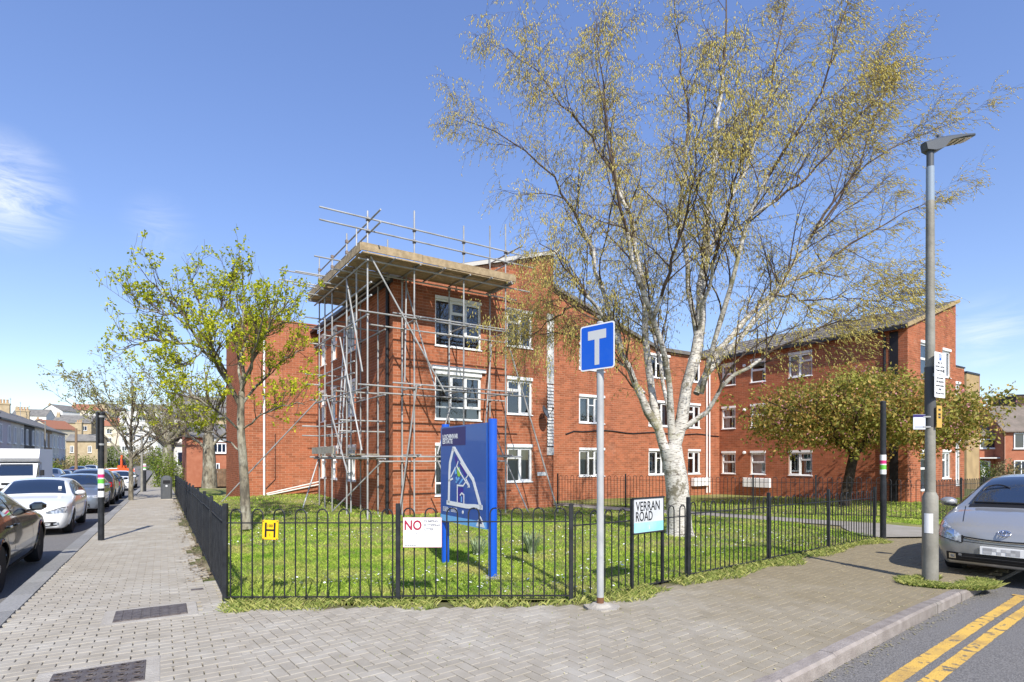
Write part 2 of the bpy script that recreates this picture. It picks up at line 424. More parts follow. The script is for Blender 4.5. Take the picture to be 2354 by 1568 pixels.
m_black = M('black_print', (0.012, 0.012, 0.014), 0.5)
m_redp = M('dark_red_print', (0.33, 0.022, 0.055), 0.5)
m_greyp = M('pale_grey_print', (0.20, 0.20, 0.23), 0.6)
m_hyd = M('hydrant_yellow', (0.86, 0.53, 0.01), 0.45, col2=(0.78, 0.47, 0.01), nscale=9)
m_rust = M('rust', (0.16, 0.075, 0.04), 0.9)
m_iron2 = M('cast_iron_cover', (0.115, 0.095, 0.09), 0.6, metal=0.4, col2=(0.19, 0.165, 0.15), nscale=14, bump=0.4, bscale=60)
m_bark = M('grey_bark', (0.235, 0.205, 0.15), 0.9, col2=(0.10, 0.086, 0.065), nscale=9, lo=0.4, hi=0.6, stretch=(1, 1, 0.45), bump=0.8, bscale=40, stain=(0.36, 0.34, 0.27), stain_scale=4, stain_lo=0.5, stain_hi=0.65)
m_darkbark = M('dark_bark', (0.045, 0.034, 0.026), 0.9, spec=0.1, col2=(0.085, 0.065, 0.048), nscale=10, bump=0.8, bscale=40)
m_twig = M('brown_twig', (0.075, 0.05, 0.036), 0.85, col2=(0.12, 0.085, 0.06), nscale=3)
m_catkin = M('birch_catkin', (0.90, 0.80, 0.27), 0.85, spec=0.1, isl2=(0.66, 0.53, 0.16), island=0.22, translucent=0.25)
m_bud = M('birch_bud_leaf', (0.46, 0.52, 0.09), 0.7, isl2=(0.60, 0.54, 0.13), island=0.25, translucent=0.35)
m_leaf = M('fresh_leaf', (0.31, 0.40, 0.018), 0.55, spec=0.2, isl2=(0.60, 0.58, 0.04), island=0.28, translucent=0.45)
m_leafd = M('street_leaf', (0.27, 0.30, 0.07), 0.6, isl2=(0.42, 0.38, 0.15), island=0.25, translucent=0.4)
m_cherry = M('cherry_leaf', (0.18, 0.26, 0.025), 0.55, isl2=(0.46, 0.23, 0.085), island=0.4, translucent=0.38, col2=(0.29, 0.29, 0.05), nscale=0.9, lo=0.4, hi=0.62)
m_pink = M('cherry_blossom', (0.72, 0.33, 0.38), 0.7, island=0.2, translucent=0.4)
m_hedge = M('hedge_leaf', (0.075, 0.135, 0.02), 0.6, isl2=(0.19, 0.23, 0.03), island=0.3, translucent=0.3)
m_daff = M('daffodil_leaf', (0.20, 0.29, 0.14), 0.5, isl2=(0.36, 0.44, 0.26), island=0.25, translucent=0.3)
m_tyre = M('tyre_rubber', (0.018, 0.018, 0.019), 0.85)
m_alloy = M('alloy_rim', (0.55, 0.56, 0.58), 0.3, metal=0.85)
m_carglass = M('car_glass', (0.012, 0.022, 0.045), 0.04, spec=0.9, coat=0.6)
m_trim = M('black_trim', (0.014, 0.014, 0.016), 0.5)
m_chrome = M('chrome', (0.75, 0.76, 0.78), 0.12, metal=1.0)
m_lamp = M('headlamp_glass', (0.66, 0.69, 0.74), 0.10, metal=0.4, col2=(0.26, 0.29, 0.33), nscale=20, lo=0.42, hi=0.58, coat=0.8)
m_tail = M('tail_lamp_red', (0.45, 0.012, 0.015), 0.15, coat=0.8)
m_amber = M('indicator_amber', (0.7, 0.25, 0.03), 0.2, coat=0.6)
m_nplate = M('number_plate_white', (0.74, 0.74, 0.74), 0.5)
m_npgrey = M('number_plate_smudge', (0.30, 0.30, 0.31), 0.5, isl2=(0.55, 0.55, 0.56))
# ------------------------------------------------------------------ ground, roads, pavement
FA, FB, FC = Vector((-3.35, 6.63, 0)), Vector((-1.27, 6.60, 0)), Vector((0.69, 6.63, 0))     # corners of the front fence
FD = Vector((0.78, 0.626, 0)).normalized()                                                  # along the Verran Road fence
KV0 = Vector((2.0, 4.2, 0))                                                                  # a point of the Verran Road kerb
def verran(x, y):
    d = Vector((x, y, 0)) - KV0
    return d.dot(VK), d.dot(VN)
def VP(b, q, z=0.0):
    v = KV0 + VK * b + VN * q
    return Vector((v.x, v.y, z + zg(v.x, v.y)))

_wn = rng.random((64, 64))
def vnoise(x, y, s):
    """smooth value noise 0..1"""
    x, y = np.asarray(x, float) * s, np.asarray(y, float) * s
    i, j = np.floor(x).astype(int), np.floor(y).astype(int); fx, fy = x - i, y - j
    fx, fy = fx * fx * (3 - 2 * fx), fy * fy * (3 - 2 * fy)
    g = lambda a, b: _wn[a % 64, b % 64]
    return (g(i, j) * (1 - fx) + g(i + 1, j) * fx) * (1 - fy) + (g(i, j + 1) * (1 - fx) + g(i + 1, j + 1) * fx) * fy

def smooth01(t): t = min(max(t, 0.0), 1.0); return t * t * (3 - 2 * t)
def hill_z(x, y):
    """land rising far down the left street"""
    k = smooth01((y - 110) / 190.0) * smooth01((0.05 - x / max(y, 1)) / 0.25)
    return 22.0 * k
def ground_sheet():
    xs = sorted(set([-1800, -1200, -800, -600] + list(range(-480, 200, 20)) + list(range(-60, 61, 6)) + [240, 320, 500, 800, 1200, 1800]))
    ys = sorted(set([-400, -200, -100, -50, -20, -10] + list(range(-5, 60, 5)) + list(range(60, 420, 15)) + [450, 520, 650, 900, 1300, 1800, 2500]))
    V = [(x, y, zg(x, y) + hill_z(x, y) - 0.30) for y in ys for x in xs]
    n = len(xs)
    F = [(j * n + i, j * n + i + 1, (j + 1) * n + i + 1, (j + 1) * n + i) for j in range(len(ys) - 1) for i in range(n - 1)]
    m = M('far_ground', (0.13, 0.14, 0.075), 0.95, col2=(0.19, 0.17, 0.12), nscale=0.05, bump=0.3, bscale=3)
    o = link('ground', np_mesh('ground', V, F), m); tag(o, kind='structure'); return o
ground_sheet()

def strip(name, fn, a0, a1, w0, w1, dz, mat, step=2.0, wn=1, kind='structure', parent=None):
    V, F = [], []; na = max(1, int((a1 - a0) / step))
    for i in range(na + 1):
        for j in range(wn + 1):
            V.append(fn(a0 + (a1 - a0) * i / na, w0 + (w1 - w0) * j / wn, dz))
    for i in range(na):
        for j in range(wn):
            k = i * (wn + 1) + j; F.append((k, k + 1, k + wn + 2, k + wn + 1))
    me = np_mesh(name, V, F)
    bm = bmesh.new(); bm.from_mesh(me); bmesh.ops.recalc_face_normals(bm, faces=bm.faces)
    if sum(f.normal.z for f in bm.faces) < 0: bmesh.ops.reverse_faces(bm, faces=bm.faces)
    bm.to_mesh(me); bm.free()
    o = link(name, me, mat, parent)
    if kind: tag(o, kind=kind)
    return o
road_l = strip('road', SP, -12, 230, 0.0, 7.7, -0.13, m_asphalt, 4, 2)
road_v = strip('road', VP, -6.5, 80, -7.5, 0.0, -0.11, m_asphalt, 3, 2)
far_pave = strip('pavement', SP, 12, 190, 7.85, 10.2, -0.01, m_path, 4, 1)

# double yellow lines with the T bar at their end
def marking(b0, b1, q0, q1, nm='double_yellow_line'):
    V, F = [], []; n = max(1, int((b1 - b0) / 0.06)) if b1 - b0 > 0.5 else 2
    for i in range(n + 1):
        b = b0 + (b1 - b0) * i / n
        for q, s in ((q0, 1), (q1, 7)):
            V.append(VP(b, q + 0.010 * (vnoise(b * 17 + s * 31.7, q * 3, 1.0) - 0.5) + 0.008 * (vnoise(b * 3 + s * 11.7, q * 3, 1.0) - 0.5), -0.11 + 0.004))
    for i in range(n): F.append((2 * i, 2 * i + 2, 2 * i + 3, 2 * i + 1))
    return link(nm, np_mesh(nm, V, F), m_yellow, road_v)
marking(-5, 5.55, -0.46, -0.345); marking(-5, 5.55, -0.64, -0.53)
marking(5.55, 5.64, -1.1, -0.30, 'end_bar')

# kerb stones
def kerb_run(name, fn, a0, a1, w0, w1, zt, zb, mat, label, stone=0.915, drop=None, par=None):
    k = empty(name, (0, 0, 0)); tag(k, label, None, None, 'structure')
    n = int((a1 - a0) / stone)
    for i in range(n):
        s0, s1 = a0 + i * stone + 0.004, a0 + (i + 1) * stone - 0.004
        b = MB(); j = rng.normal(0, 0.004, 2)
        d0 = drop(s0) if drop else 0.0; d1 = drop(s1) if drop else 0.0
        ch = 0.022
        prof = [(w0, zb), (w0, zt - ch), (w0 + (ch if w1 > w0 else -ch), zt), (w1, zt), (w1, zb)]
        vs = [fn(s0, w + j[0], z - (d0 if z > zb else 0) + j[1] * 0.4) for w, z in prof] + [fn(s1, w + j[0], z - (d1 if z > zb else 0) + j[1] * 0.4) for w, z in prof]
        b.add(vs, [(0, 1, 2, 3, 4), (9, 8, 7, 6, 5)] + [(q, q + 5, (q + 1) % 5 + 5, (q + 1) % 5) for q in range(5)])
        b.build('kerb_stone', mat, k)
    return k
kerb_run('kerb', VP, -6.4, 30.0, 0.0, 0.125, 0.012, -0.2, m_kerb, 'pale concrete kerb beside the double yellow lines', drop=lambda b: 0.085 * smooth01((b - 5.2) / 0.6))
kerb_run('kerb', SP, -7.0, 46.0, 0.0, -0.25, 0.012, -0.2, m_granite, 'wide grey granite kerb along the parked cars')
kerb_run('kerb', SP, 14.0, 110.0, 7.7, 7.85, 0.012, -0.2, m_granite, 'far kerb across the street', stone=3.0)

# pavement: bedding sheet with the blocks laid on it
def pave_sheet():
    b = MB()
    def poly(pts, nm):
        me = bpy.data.meshes.new(nm); bm = bmesh.new()
        bm.faces.new([bm.verts.new(p) for p in pts]); bmesh.ops.triangulate(bm, faces=bm.faces); bm.to_mesh(me); bm.free(); return me
    V, F = [], []
    # left pavement grid in street coordinates and corner grid
    xs = np.arange(-34, 34, 0.5); ys = np.arange(-3, 52, 0.5)
    bm = bmesh.new()
    vv = {}
    for i, x in enumerate(xs):
        for j, y in enumerate(ys): vv[i, j] = bm.verts.new((x, y, zg(x, y) - 0.022))
    for i in range(len(xs) - 1):
        for j in range(len(ys) - 1):
            x, y = xs[i] + .25, ys[j] + .25
            a, p = street(x, y); bb, q = verran(x, y)
            if p < 0.6 and q > -0.6 and (p > -3.6 or q < 4.2 or (q < 9 and 6 < bb < 16 and y < 19)): bm.faces.new((vv[i, j], vv[i + 1, j], vv[i + 1, j + 1], vv[i, j + 1]))
    G = lambda: bm.verts[:] + bm.edges[:] + bm.faces[:]
    bmesh.ops.bisect_plane(bm, geom=G(), plane_co=K0 + NP * -0.28, plane_no=NP, clear_outer=True)
    bmesh.ops.bisect_plane(bm, geom=G(), plane_co=KV0 + VN * 0.13, plane_no=-VN, clear_outer=True)
    loose = [v for v in bm.verts if not v.link_faces]
    bmesh.ops.delete(bm, geom=loose, context='VERTS')
    me = bpy.data.meshes.new('pavement'); bm.to_mesh(me); bm.free()
    o = link('pavement', me, m_sand); tag(o, kind='structure'); return o
pavement = pave_sheet()

def in_frame(x, y, z=0.0, mg=60):
    if y < 1.0: return False
    px = CXP + FPX * x / y; py = HZ + FPX * (CAM_H - z) / y
    return -mg < px < 2354 + mg and py < 1568 + mg * 1.5
COVERS = []                                          # rectangles (centre, u, half u, v, half v) kept free of blocks
def cov(c, u, hu, v, hv): COVERS.append((Vector(c), Vector(u), hu, Vector(v), hv))
ACR = NP * -1                                        # across the left pavement, towards the fence
cov((-3.86, 6.08, 0), ACR, 0.40, E, 0.31)            # inspection cover with a mortar rim
cov((-3.12, 4.28, 0), ACR, 0.36, E, 0.30)
cov((0.99, 6.37, 0), Vector((1, 0, 0)), 0.20, Vector((0, 1, 0)), 0.18)
def covered(x, y, g=0.0):
    for c, u, hu, v, hv in COVERS:
        d = Vector((x, y, 0)) - c
        if abs(d.dot(u)) < hu + g and abs(d.dot(v)) < hv + g: return True
    return False
FQ = verran(FC.x, FC.y)[1]
def paved(x, y, herring=False):
    a, p = street(x, y); b, q = verran(x, y)
    if p > -0.19 or q < 0.07 or covered(x, y): return 0
    n = float(vnoise(x + 20, y + 20, 1.3)) * 0.7 + float(vnoise(x + 3, y + 9, 3.7)) * 0.3
    if p > (-2.08 if herring else -2.2):
        if herring: return 0
        if p < -2.2 + 0.10 + 0.50 * max(0, n - 0.45) and a > 0.2: return 0
        return 1
    if x < FC.x:
        return 0 if y > FA.y - 0.10 - 0.34 * n else 2
    if q > FQ - 0.02 - 0.36 * n and b < 9.4: return 0
    if q > FQ + 2.5 or b > 15: return 0
    return 2
def lay_blocks():
    L = []                                           # (x, y, angle, material)
    ang_l = math.atan2(ACR.y, ACR.x)
    for ia in range(-80, 300):                       # running bond across the left pavement
        a = ia * 0.1
        for ip in range(-1, 24):
            p = -0.18 - (ip + 0.5 * (ia % 2)) * 0.2 - 0.1
            v = K0 + E * a + NP * p
            if paved(v.x, v.y) == 1 and in_frame(v.x, v.y): L.append((v.x, v.y, ang_l, 0, 0.0))
    ang_v = math.atan2(VK.y, VK.x)
    for i in range(-90, 160):                        # herringbone at the corner and along Verran Road
        for j in range(0, 90):
            d = (i - j) % 4
            if d == 0: b, q, r = (i + 1) * 0.1, (j + 0.5) * 0.1, ang_v
            elif d == 3: b, q, r = (i + 0.5) * 0.1, (j + 1) * 0.1, ang_v + math.pi / 2
            else: continue
            v = KV0 + VK * b + VN * (q + 0.02)
            if paved(v.x, v.y, True) == 2 and in_frame(v.x, v.y):
                # grey blocks near the corner, browner ones along Verran Road
                t = b * 0.16 + 0.12 + 0.55 * (float(vnoise(v.x + 7, v.y, 0.7)) - 0.5) + 0.5 * (float(vnoise(v.x, v.y + 5, 2.3)) - 0.5) - q * 0.10 + 0.35
                L.append((v.x, v.y, r, 0, -0.004))
    return L
blocks = lay_blocks()
blocks.sort(key=lambda t: t[0] ** 2 + t[1] ** 2)
_bp = MB().bevbox((0, 0, -0.02), (0.1925, 0.0925, 0.04), 0.004)
_meA = _bp.mesh('paver'); _meA.materials.append(m_paver)
_meB = _meA.copy(); _meB.materials.clear(); _meB.materials.append(m_paver_b)
_bv = np.array([v for v in _bp.v]); 
NP_IND = 300
for k, (x, y, r, t, dz) in enumerate(blocks[:NP_IND]):
    mw = Matrix.Translation((x, y, zg(x, y) + dz + rng.normal(0, 0.0013))) @ Matrix.Rotation(r + rng.normal(0, 0.006), 4, 'Z') @ Matrix.Rotation(rng.normal(0, 0.006), 4, 'X')
    link('paver', _meB if t else _meA, None, pavement, mw)
_bf4 = [f for f in _bp.f if len(f) == 4]; _bf8 = [f for f in _bp.f if len(f) == 8][:1]
for t in (0, 1):
    sel = [q for q in blocks[NP_IND:] if q[3] == t]
    if not sel: continue
    A = np.array(sel); n = len(A); jit = rng.normal(0, 0.0013, n)
    ca, sa = np.cos(A[:, 2] + rng.normal(0, 0.006, n)), np.sin(A[:, 2])
    B = _bv[None]; tilt = rng.normal(0, 0.006, (n, 1))
    X = B[..., 0] * ca[:, None] - B[..., 1] * sa[:, None] + A[:, 0:1]; Y = B[..., 0] * sa[:, None] + B[..., 1] * ca[:, None] + A[:, 1:2]
    z0 = np.array([zg(q[0], q[1]) + q[4] for q in sel])
    Z = B[..., 2] + (z0 + jit)[:, None] + B[..., 0] * tilt
    V = np.stack([X, Y, Z], -1).reshape(-1, 3)
    top = list(range(16, 24))
    f4 = np.array(_bf4 + [(16, 17, 18, 19), (16, 19, 20, 23), (20, 21, 22, 23)])
    F = (f4[None] + (np.arange(n) * 24)[:, None, None]).reshape(-1, 4)
    o = link('pavers', np_mesh('pavers', V, F), m_paver_b if t else m_paver, pavement); tag(o, kind='stuff')
# the rest of the left pavement, too far to tell its blocks apart
strip('far_paving', SP, 30.1, 190, -0.31, -2.2, -0.002, m_paver, 3, 1, None, pavement)

# the entrance beside the Verran Road fence and the concrete path across the lawn
def ribbon(name, pts, w, dz, mat, zf, kind='structure'):
    V, F = [], []; P = [Vector(p) for p in pts]
    Q = []
    for i in range(len(P) - 1):
        for k in range(6): Q.append(P[i].lerp(P[i + 1], k / 6))
    Q.append(P[-1])
    for i, p in enumerate(Q):
        t = (Q[min(i + 1, len(Q) - 1)] - Q[max(i - 1, 0)]).normalized(); s = Vector((-t.y, t.x, 0))
        ww = w if not callable(w) else w(i / (len(Q) - 1))
        for e in (-1, 1):
            c = p + s * (e * ww / 2); V.append((c.x, c.y, zf(c.x, c.y) + dz))
    for i in range(len(Q) - 1): F.append((2 * i, 2 * i + 2, 2 * i + 3, 2 * i + 1))
    me = np_mesh(name, V, F)
    bm = bmesh.new(); bm.from_mesh(me); bmesh.ops.recalc_face_normals(bm, faces=bm.faces)
    if bm.faces[:][0].normal.z < 0: bmesh.ops.reverse_faces(bm, faces=bm.faces)
    bm.to_mesh(me); bm.free()
    o = link(name, me, mat); tag(o, kind=kind); return o
PATH = [(9.6, 12.6, 0), (9.4, 15.2, 0), (6.6, 18.6, 0), (3.2, 22.1, 0), (1.8, 24.5, 0)]
ribbon('path', PATH, lambda t: 3.4 - 2.1 * smooth01(t * 3.2), 0.035, m_path, zl)

# lawn
def lawn_sheet():
    bm = bmesh.new(); xs = np.arange(-36, 34, 0.5); ys = np.arange(6, 44, 0.5); vv = {}
    for i, x in enumerate(xs):
        for j, y in enumerate(ys): vv[i, j] = bm.verts.new((x, y, zl(x, y) + 0.012 + 0.03 * (float(vnoise(x + 40, y + 40, 0.6)) - 0.5)))
    for i in range(len(xs) - 1):
        for j in range(len(ys) - 1): bm.faces.new((vv[i, j], vv[i + 1, j], vv[i + 1, j + 1], vv[i, j + 1]))
    for co, no in ((FA - NP * 0.02, NP), (FA + Vector((0, -0.02, 0)), Vector((0, -1, 0))), (FC, Vector((FD.y, -FD.x, 0)))):
        bmesh.ops.bisect_plane(bm, geom=bm.verts[:] + bm.edges[:] + bm.faces[:], plane_co=co, plane_no=no, clear_outer=True)
    me = bpy.data.meshes.new('lawn'); bm.to_mesh(me); bm.free()
    o = link('lawn', me, m_lawn); tag(o, kind='structure'); return o
lawn = lawn_sheet()

# ------------------------------------------------------------------ inspection covers
def cover(c, label, style):
    c = Vector(c); t = empty('inspection_cover', c, label, 'manhole cover', 'iron covers in the left pavement')
    z = Vector((0, 0, 1)); fr = (ACR, E, z)
    hu, hv = (0.33, 0.245) if style == 0 else (0.30, 0.245)
    MB().bevbox(c + z * -0.012, (2 * hu + 0.20, 2 * hv + 0.17, 0.03), 0.006, fr).build('mortar_rim', m_concrete, t)
    MB().bevbox(c + z * 0.0, (2 * hu, 2 * hv, 0.02), 0.004, fr).build('lid', m_iron2, t)
    if style == 0:
        for i in range(8): 
            u = -hu + (i + 0.5) * 2 * hu / 8
            MB().box(c + ACR * u + z * 0.012, (2 * hu / 8 - 0.02, 2 * hv - 0.05, 0.006), fr).build('rib', m_iron2, t)
    else:
        for i in range(6):
            for j in range(4):
                p = c + ACR * (-hu + (i + .5) * 2 * hu / 6) + E * (-hv + (j + .5) * 2 * hv / 4) + z * 0.012
                b = MB(); b.lathe([(0.036, -0.002), (0.036, 0.005), (0.022, 0.005), (0.022, -0.002)], 10, p); b.build('stud', m_iron2, t)
cover((-3.86, 6.08, 0), 'ribbed iron inspection cover with pale mortar rim beside the fence corner', 0)
cover((-3.12, 4.28, 0), 'studded iron inspection cover at the bottom edge of the pavement', 1)
tv = empty('stop_tap_lid', (-4.02, 7.25, 0), 'small iron stop tap lid in the pavement near the fence', 'tap lid')
MB().bevbox((-4.02, 7.25, zg(0, 7.25) + 0.002), (0.14, 0.1, 0.012), 0.003, (ACR, E, Vector((0, 0, 1)))).build('lid', m_iron2, tv)
# ------------------------------------------------------------------ grass, daisies, weeds
def blades(pts, h, w, zf, mat, name, lean=0.5, parent=None, bend=True):
    n = len(pts); P = np.array(pts)
    z = np.array([zf(x, y) for x, y in P])
    a = rng.random(n) * 2 * np.pi; hh = h * (0.55 + 0.9 * rng.random(n)); ww = w * (0.7 + 0.6 * rng.random(n))
    la = rng.random(n) * 2 * np.pi; ll = hh * lean * (0.3 + rng.random(n))
    dx, dy = np.cos(a) * ww, np.sin(a) * ww
    b = np.stack([P[:, 0], P[:, 1], z - 0.01], -1)
    lx, ly = np.cos(la) * ll, np.sin(la) * ll
    V = np.empty((n, 4, 3))
    V[:, 0] = b + np.stack([-dx, -dy, 0 * dx], -1); V[:, 1] = b + np.stack([dx, dy, 0 * dx], -1)
    mid = b + np.stack([lx * 0.35, ly * 0.35, hh * 0.65], -1)
    V[:, 2] = mid + np.stack([dx * .75, dy * .75, 0 * dx], -1)
    V[:, 3] = b + np.stack([lx, ly, hh], -1)
    F = (np.array([[0, 1, 2], [0, 2, 3]])[None] + (np.arange(n) * 4)[:, None, None]).reshape(-1, 3)
    o = link(name, np_mesh(name, V.reshape(-1, 3), F), mat, parent); return o

def lawn_ok(x, y):
    a, p = street(x, y)
    if p > -2.27 or y < FA.y + 0.03: return False
    d = Vector((x, y, 0)) - FC
    if d.dot(Vector((FD.y, -FD.x, 0))) > -0.03: return False
    # not inside the flats
    d = Vector((x + 3.856, y - 18.4, 0)); s, q = d.dot(UF), d.dot(VF)
    if q > 0.02 and s > -0.02: return False
    if q > 9.2 and s > -3.1: return False
    for i in range(len(PATH) - 1):
        A, B = Vector(PATH[i]), Vector(PATH[i + 1]); P = Vector((x, y, 0))
        t = min(max((P - A).dot(B - A) / (B - A).length_squared, 0), 1)
        if (P - A.lerp(B, t)).length < (1.5 if i == 0 else 0.66): return False
    return True
def scatter(n, x0, x1, y0, y1, ok):
    X = rng.uniform(x0, x1, n); Y = rng.uniform(y0, y1, n); out = []
    for x, y in zip(X, Y):
        if in_frame(x, y, 0, 20) and ok(x, y): out.append((x, y))
    return out
def thick(x, y): return lawn_ok(x, y) and rng.random() < 0.30 + 1.3 * max(0.0, float(vnoise(x + 31, y + 17, 0.9)) * 0.6 + float(vnoise(x + 2, y + 3, 2.9)) * 0.4 - 0.25)
near = scatter(150000, -5.2, 6.0, 6.6, 11.0, thick)
mid = scatter(150000, -12, 14.5, 10.5, 18.0, thick)
far = scatter(70000, -20, 24, 17.5, 33.0, lawn_ok)
lz = lambda x, y: zl(x, y) + 0.012 + 0.03 * (float(vnoise(x + 40, y + 40, 0.6)) - 0.5)
for nm, pts, h, w in (('g1', near, 0.042, 0.0042), ('g2', mid, 0.05, 0.0075), ('g3', far, 0.06, 0.014)):
    g = blades(pts, h, w, lz, m_grass, 'grass', 0.9); tag(g, {'g1': 'short bright lawn grass just behind the front railings', 'g2': 'lawn grass around the birch and up to the brick flats', 'g3': 'far lawn grass along the foot of the flats'}[nm], 'grass', 'lawn grass', 'stuff')
# daisies in drifts
def daisy_ok(x, y): return lawn_ok(x, y) and vnoise(x + 11, y + 5, 0.55) * 0.6 + vnoise(x, y, 1.7) * 0.4 > 0.52
dp = np.array(scatter(5200, -6, 7, 6.8, 14, daisy_ok) + scatter(5200, -14, 9, 14, 24, daisy_ok))
n = len(dp); dz = np.array([lz(x, y) for x, y in dp]) + 0.045 + 0.02 * rng.random(n)
ang = np.linspace(0, 2 * np.pi, 7)[:6]; rr = (0.011 + 0.007 * rng.random(n)) * np.where(rng.random(n) < .1, 1.7, 1)
tl = rng.normal(0, 0.3, (n, 2))
V = np.empty((n, 6, 3)); cx, cy = np.cos(ang)[None] * rr[:, None], np.sin(ang)[None] * rr[:, None]
V[..., 0] = dp[:, 0:1] + cx; V[..., 1] = dp[:, 1:2] + cy; V[..., 2] = dz[:, None] + cx * tl[:, 0:1] + cy * (tl[:, 1:2] - 0.35)
F = (np.array([[0, 1, 2, 3], [0, 3, 4, 5]])[None] + (np.arange(n) * 6)[:, None, None]).reshape(-1, 4)
tag(link('daisies', np_mesh('daisies', V.reshape(-1, 3), F), m_daisy), 'white daisies scattered over the lawn', 'daisies', None, 'stuff')

# rough grass and weeds along the outside of the railings
def weed_ok(x, y):
    a, p = street(x, y); b, q = verran(x, y)
    if p > -2.15: return False
    n = float(vnoise(x + 20, y + 20, 1.3)) * 0.7 + float(vnoise(x + 3, y + 9, 3.7)) * 0.3
    if x < FC.x + 0.2 and y < FA.y + 0.03:
        d = FA.y - y
        return -0.04 < d < 0.56 * n + 0.05 and vnoise(x + 5, y * 1.5, 1.9) > 0.12 + d * 0.55
    d = FQ - q
    return -0.03 < d < 0.52 * n + 0.05 and 0 < b < 9.9 and vnoise(x + 8, y, 1.6) > 0.2 + d * 0.5
wp = scatter(150000, -3.3, 8.5, 5.8, 13.2, weed_ok)
tag(blades(wp, 0.055, 0.0038, lambda x, y: zg(x, y) - 0.005, m_weed, 'rough_grass', 1.2), 'rough yellowing grass tufts along the outer foot of the railings', 'weeds', None, 'stuff')
wp = []
def lamp_tuft(x, y): return vnoise(x * 1.0, y, 3.1) > 0.36 and ((x - 5.85) / 0.62) ** 2 + ((y - 7.62) / 0.36) ** 2 < 1
wp = scatter(26000, 5.0, 6.7, 7.2, 8.1, lamp_tuft)
tag(blades(wp, 0.06, 0.0038, lambda x, y: zg(x, y) - 0.005, m_weed, 'rough_grass', 1.1), 'grass tuft round the foot of the lamp column', 'weeds', None, 'stuff')
# moss and seedlings in the joints of the paving
def joint_ok(x, y): return paved(x, y) == 2 and vnoise(x + 1, y + 2, 1.1) > 0.52
wp = scatter(900, -1.5, 6.5, 3.8, 8, joint_ok) + scatter(400, -4.4, -3.2, 5, 8.5, lambda x, y: -2.2 < street(x, y)[1] < -1.9)
tag(blades(wp, 0.016, 0.004, lambda x, y: zg(x, y), m_weed, 'joint_weeds', 0.9), 'tiny seedlings growing in the joints of the block paving', 'weeds', None, 'stuff')
# dry soil and fallen leaves swept against the left railings
V, F = [], []
for i in range(1500):
    a = rng.uniform(0.1, 24); p = -2.2 + abs(rng.normal(0, 0.14)); v = K0 + E * a + NP * p
    if not in_frame(v.x, v.y) or vnoise(v.x, v.y, 0.9) < 0.35: continue
    s = rng.uniform(0.008, 0.026); r = rng.uniform(0, 6.28); z = zg(v.x, v.y) + 0.006
    k = len(V)
    for t in range(4): V.append((v.x + s * math.cos(r + t * 1.57) * (1.4 if t % 2 else 0.8), v.y + s * math.sin(r + t * 1.57), z + rng.uniform(0, 0.012)))
    F.append((k, k + 1, k + 2, k + 3))
tag(link('leaf_litter', np_mesh('leaf_litter', V, F), m_soil), 'dry soil and leaf litter along the left railings', 'litter', None, 'stuff')

# fallen catkins and grit on the paving, debris along the gutter
def flecks(pts, s0, s1, mat, name, label, dz):
    V, F = [], []
    for x, y in pts:
        s = rng.uniform(s0, s1); r = rng.uniform(0, 6.28); z = zg(x, y) + dz; k = len(V); e = rng.uniform(0.25, 0.7)
        for t in range(4): V.append((x + s * math.cos(r + t * 1.571) * (1 if t % 2 else e), y + s * math.sin(r + t * 1.571) * (1 if t % 2 else e), z + rng.uniform(0, 0.004)))
        F.append((k, k + 1, k + 2, k + 3))
    tag(link(name, np_mesh(name, V, F), mat), label, 'litter', None, 'stuff')
flecks(scatter(1500, -1.5, 9, 3.8, 13, lambda x, y: paved(x, y) == 2 and vnoise(x + 4, y, 0.6) * 0.5 + x * 0.06 > 0.28 + 0.3 * rng.random()), 0.006, 0.018, M('fallen_catkin', (0.62, 0.54, 0.28), 0.9), 'fallen_catkins', 'pale fallen catkins scattered over the brown paving', 0.003)
def gutter(x, y): b, q = verran(x, y); return -0.16 < q < -0.005 and rng.random() < 1.0 - 5.5 * abs(q)
flecks(scatter(22000, 1.5, 7.5, 3.6, 8.6, gutter), 0.005, 0.02, M('gutter_grit', (0.33, 0.29, 0.20), 0.95, isl2=(0.20, 0.19, 0.10)), 'gutter_grit', 'grit and dry leaf scraps lying in the gutter below the kerb', -0.105)
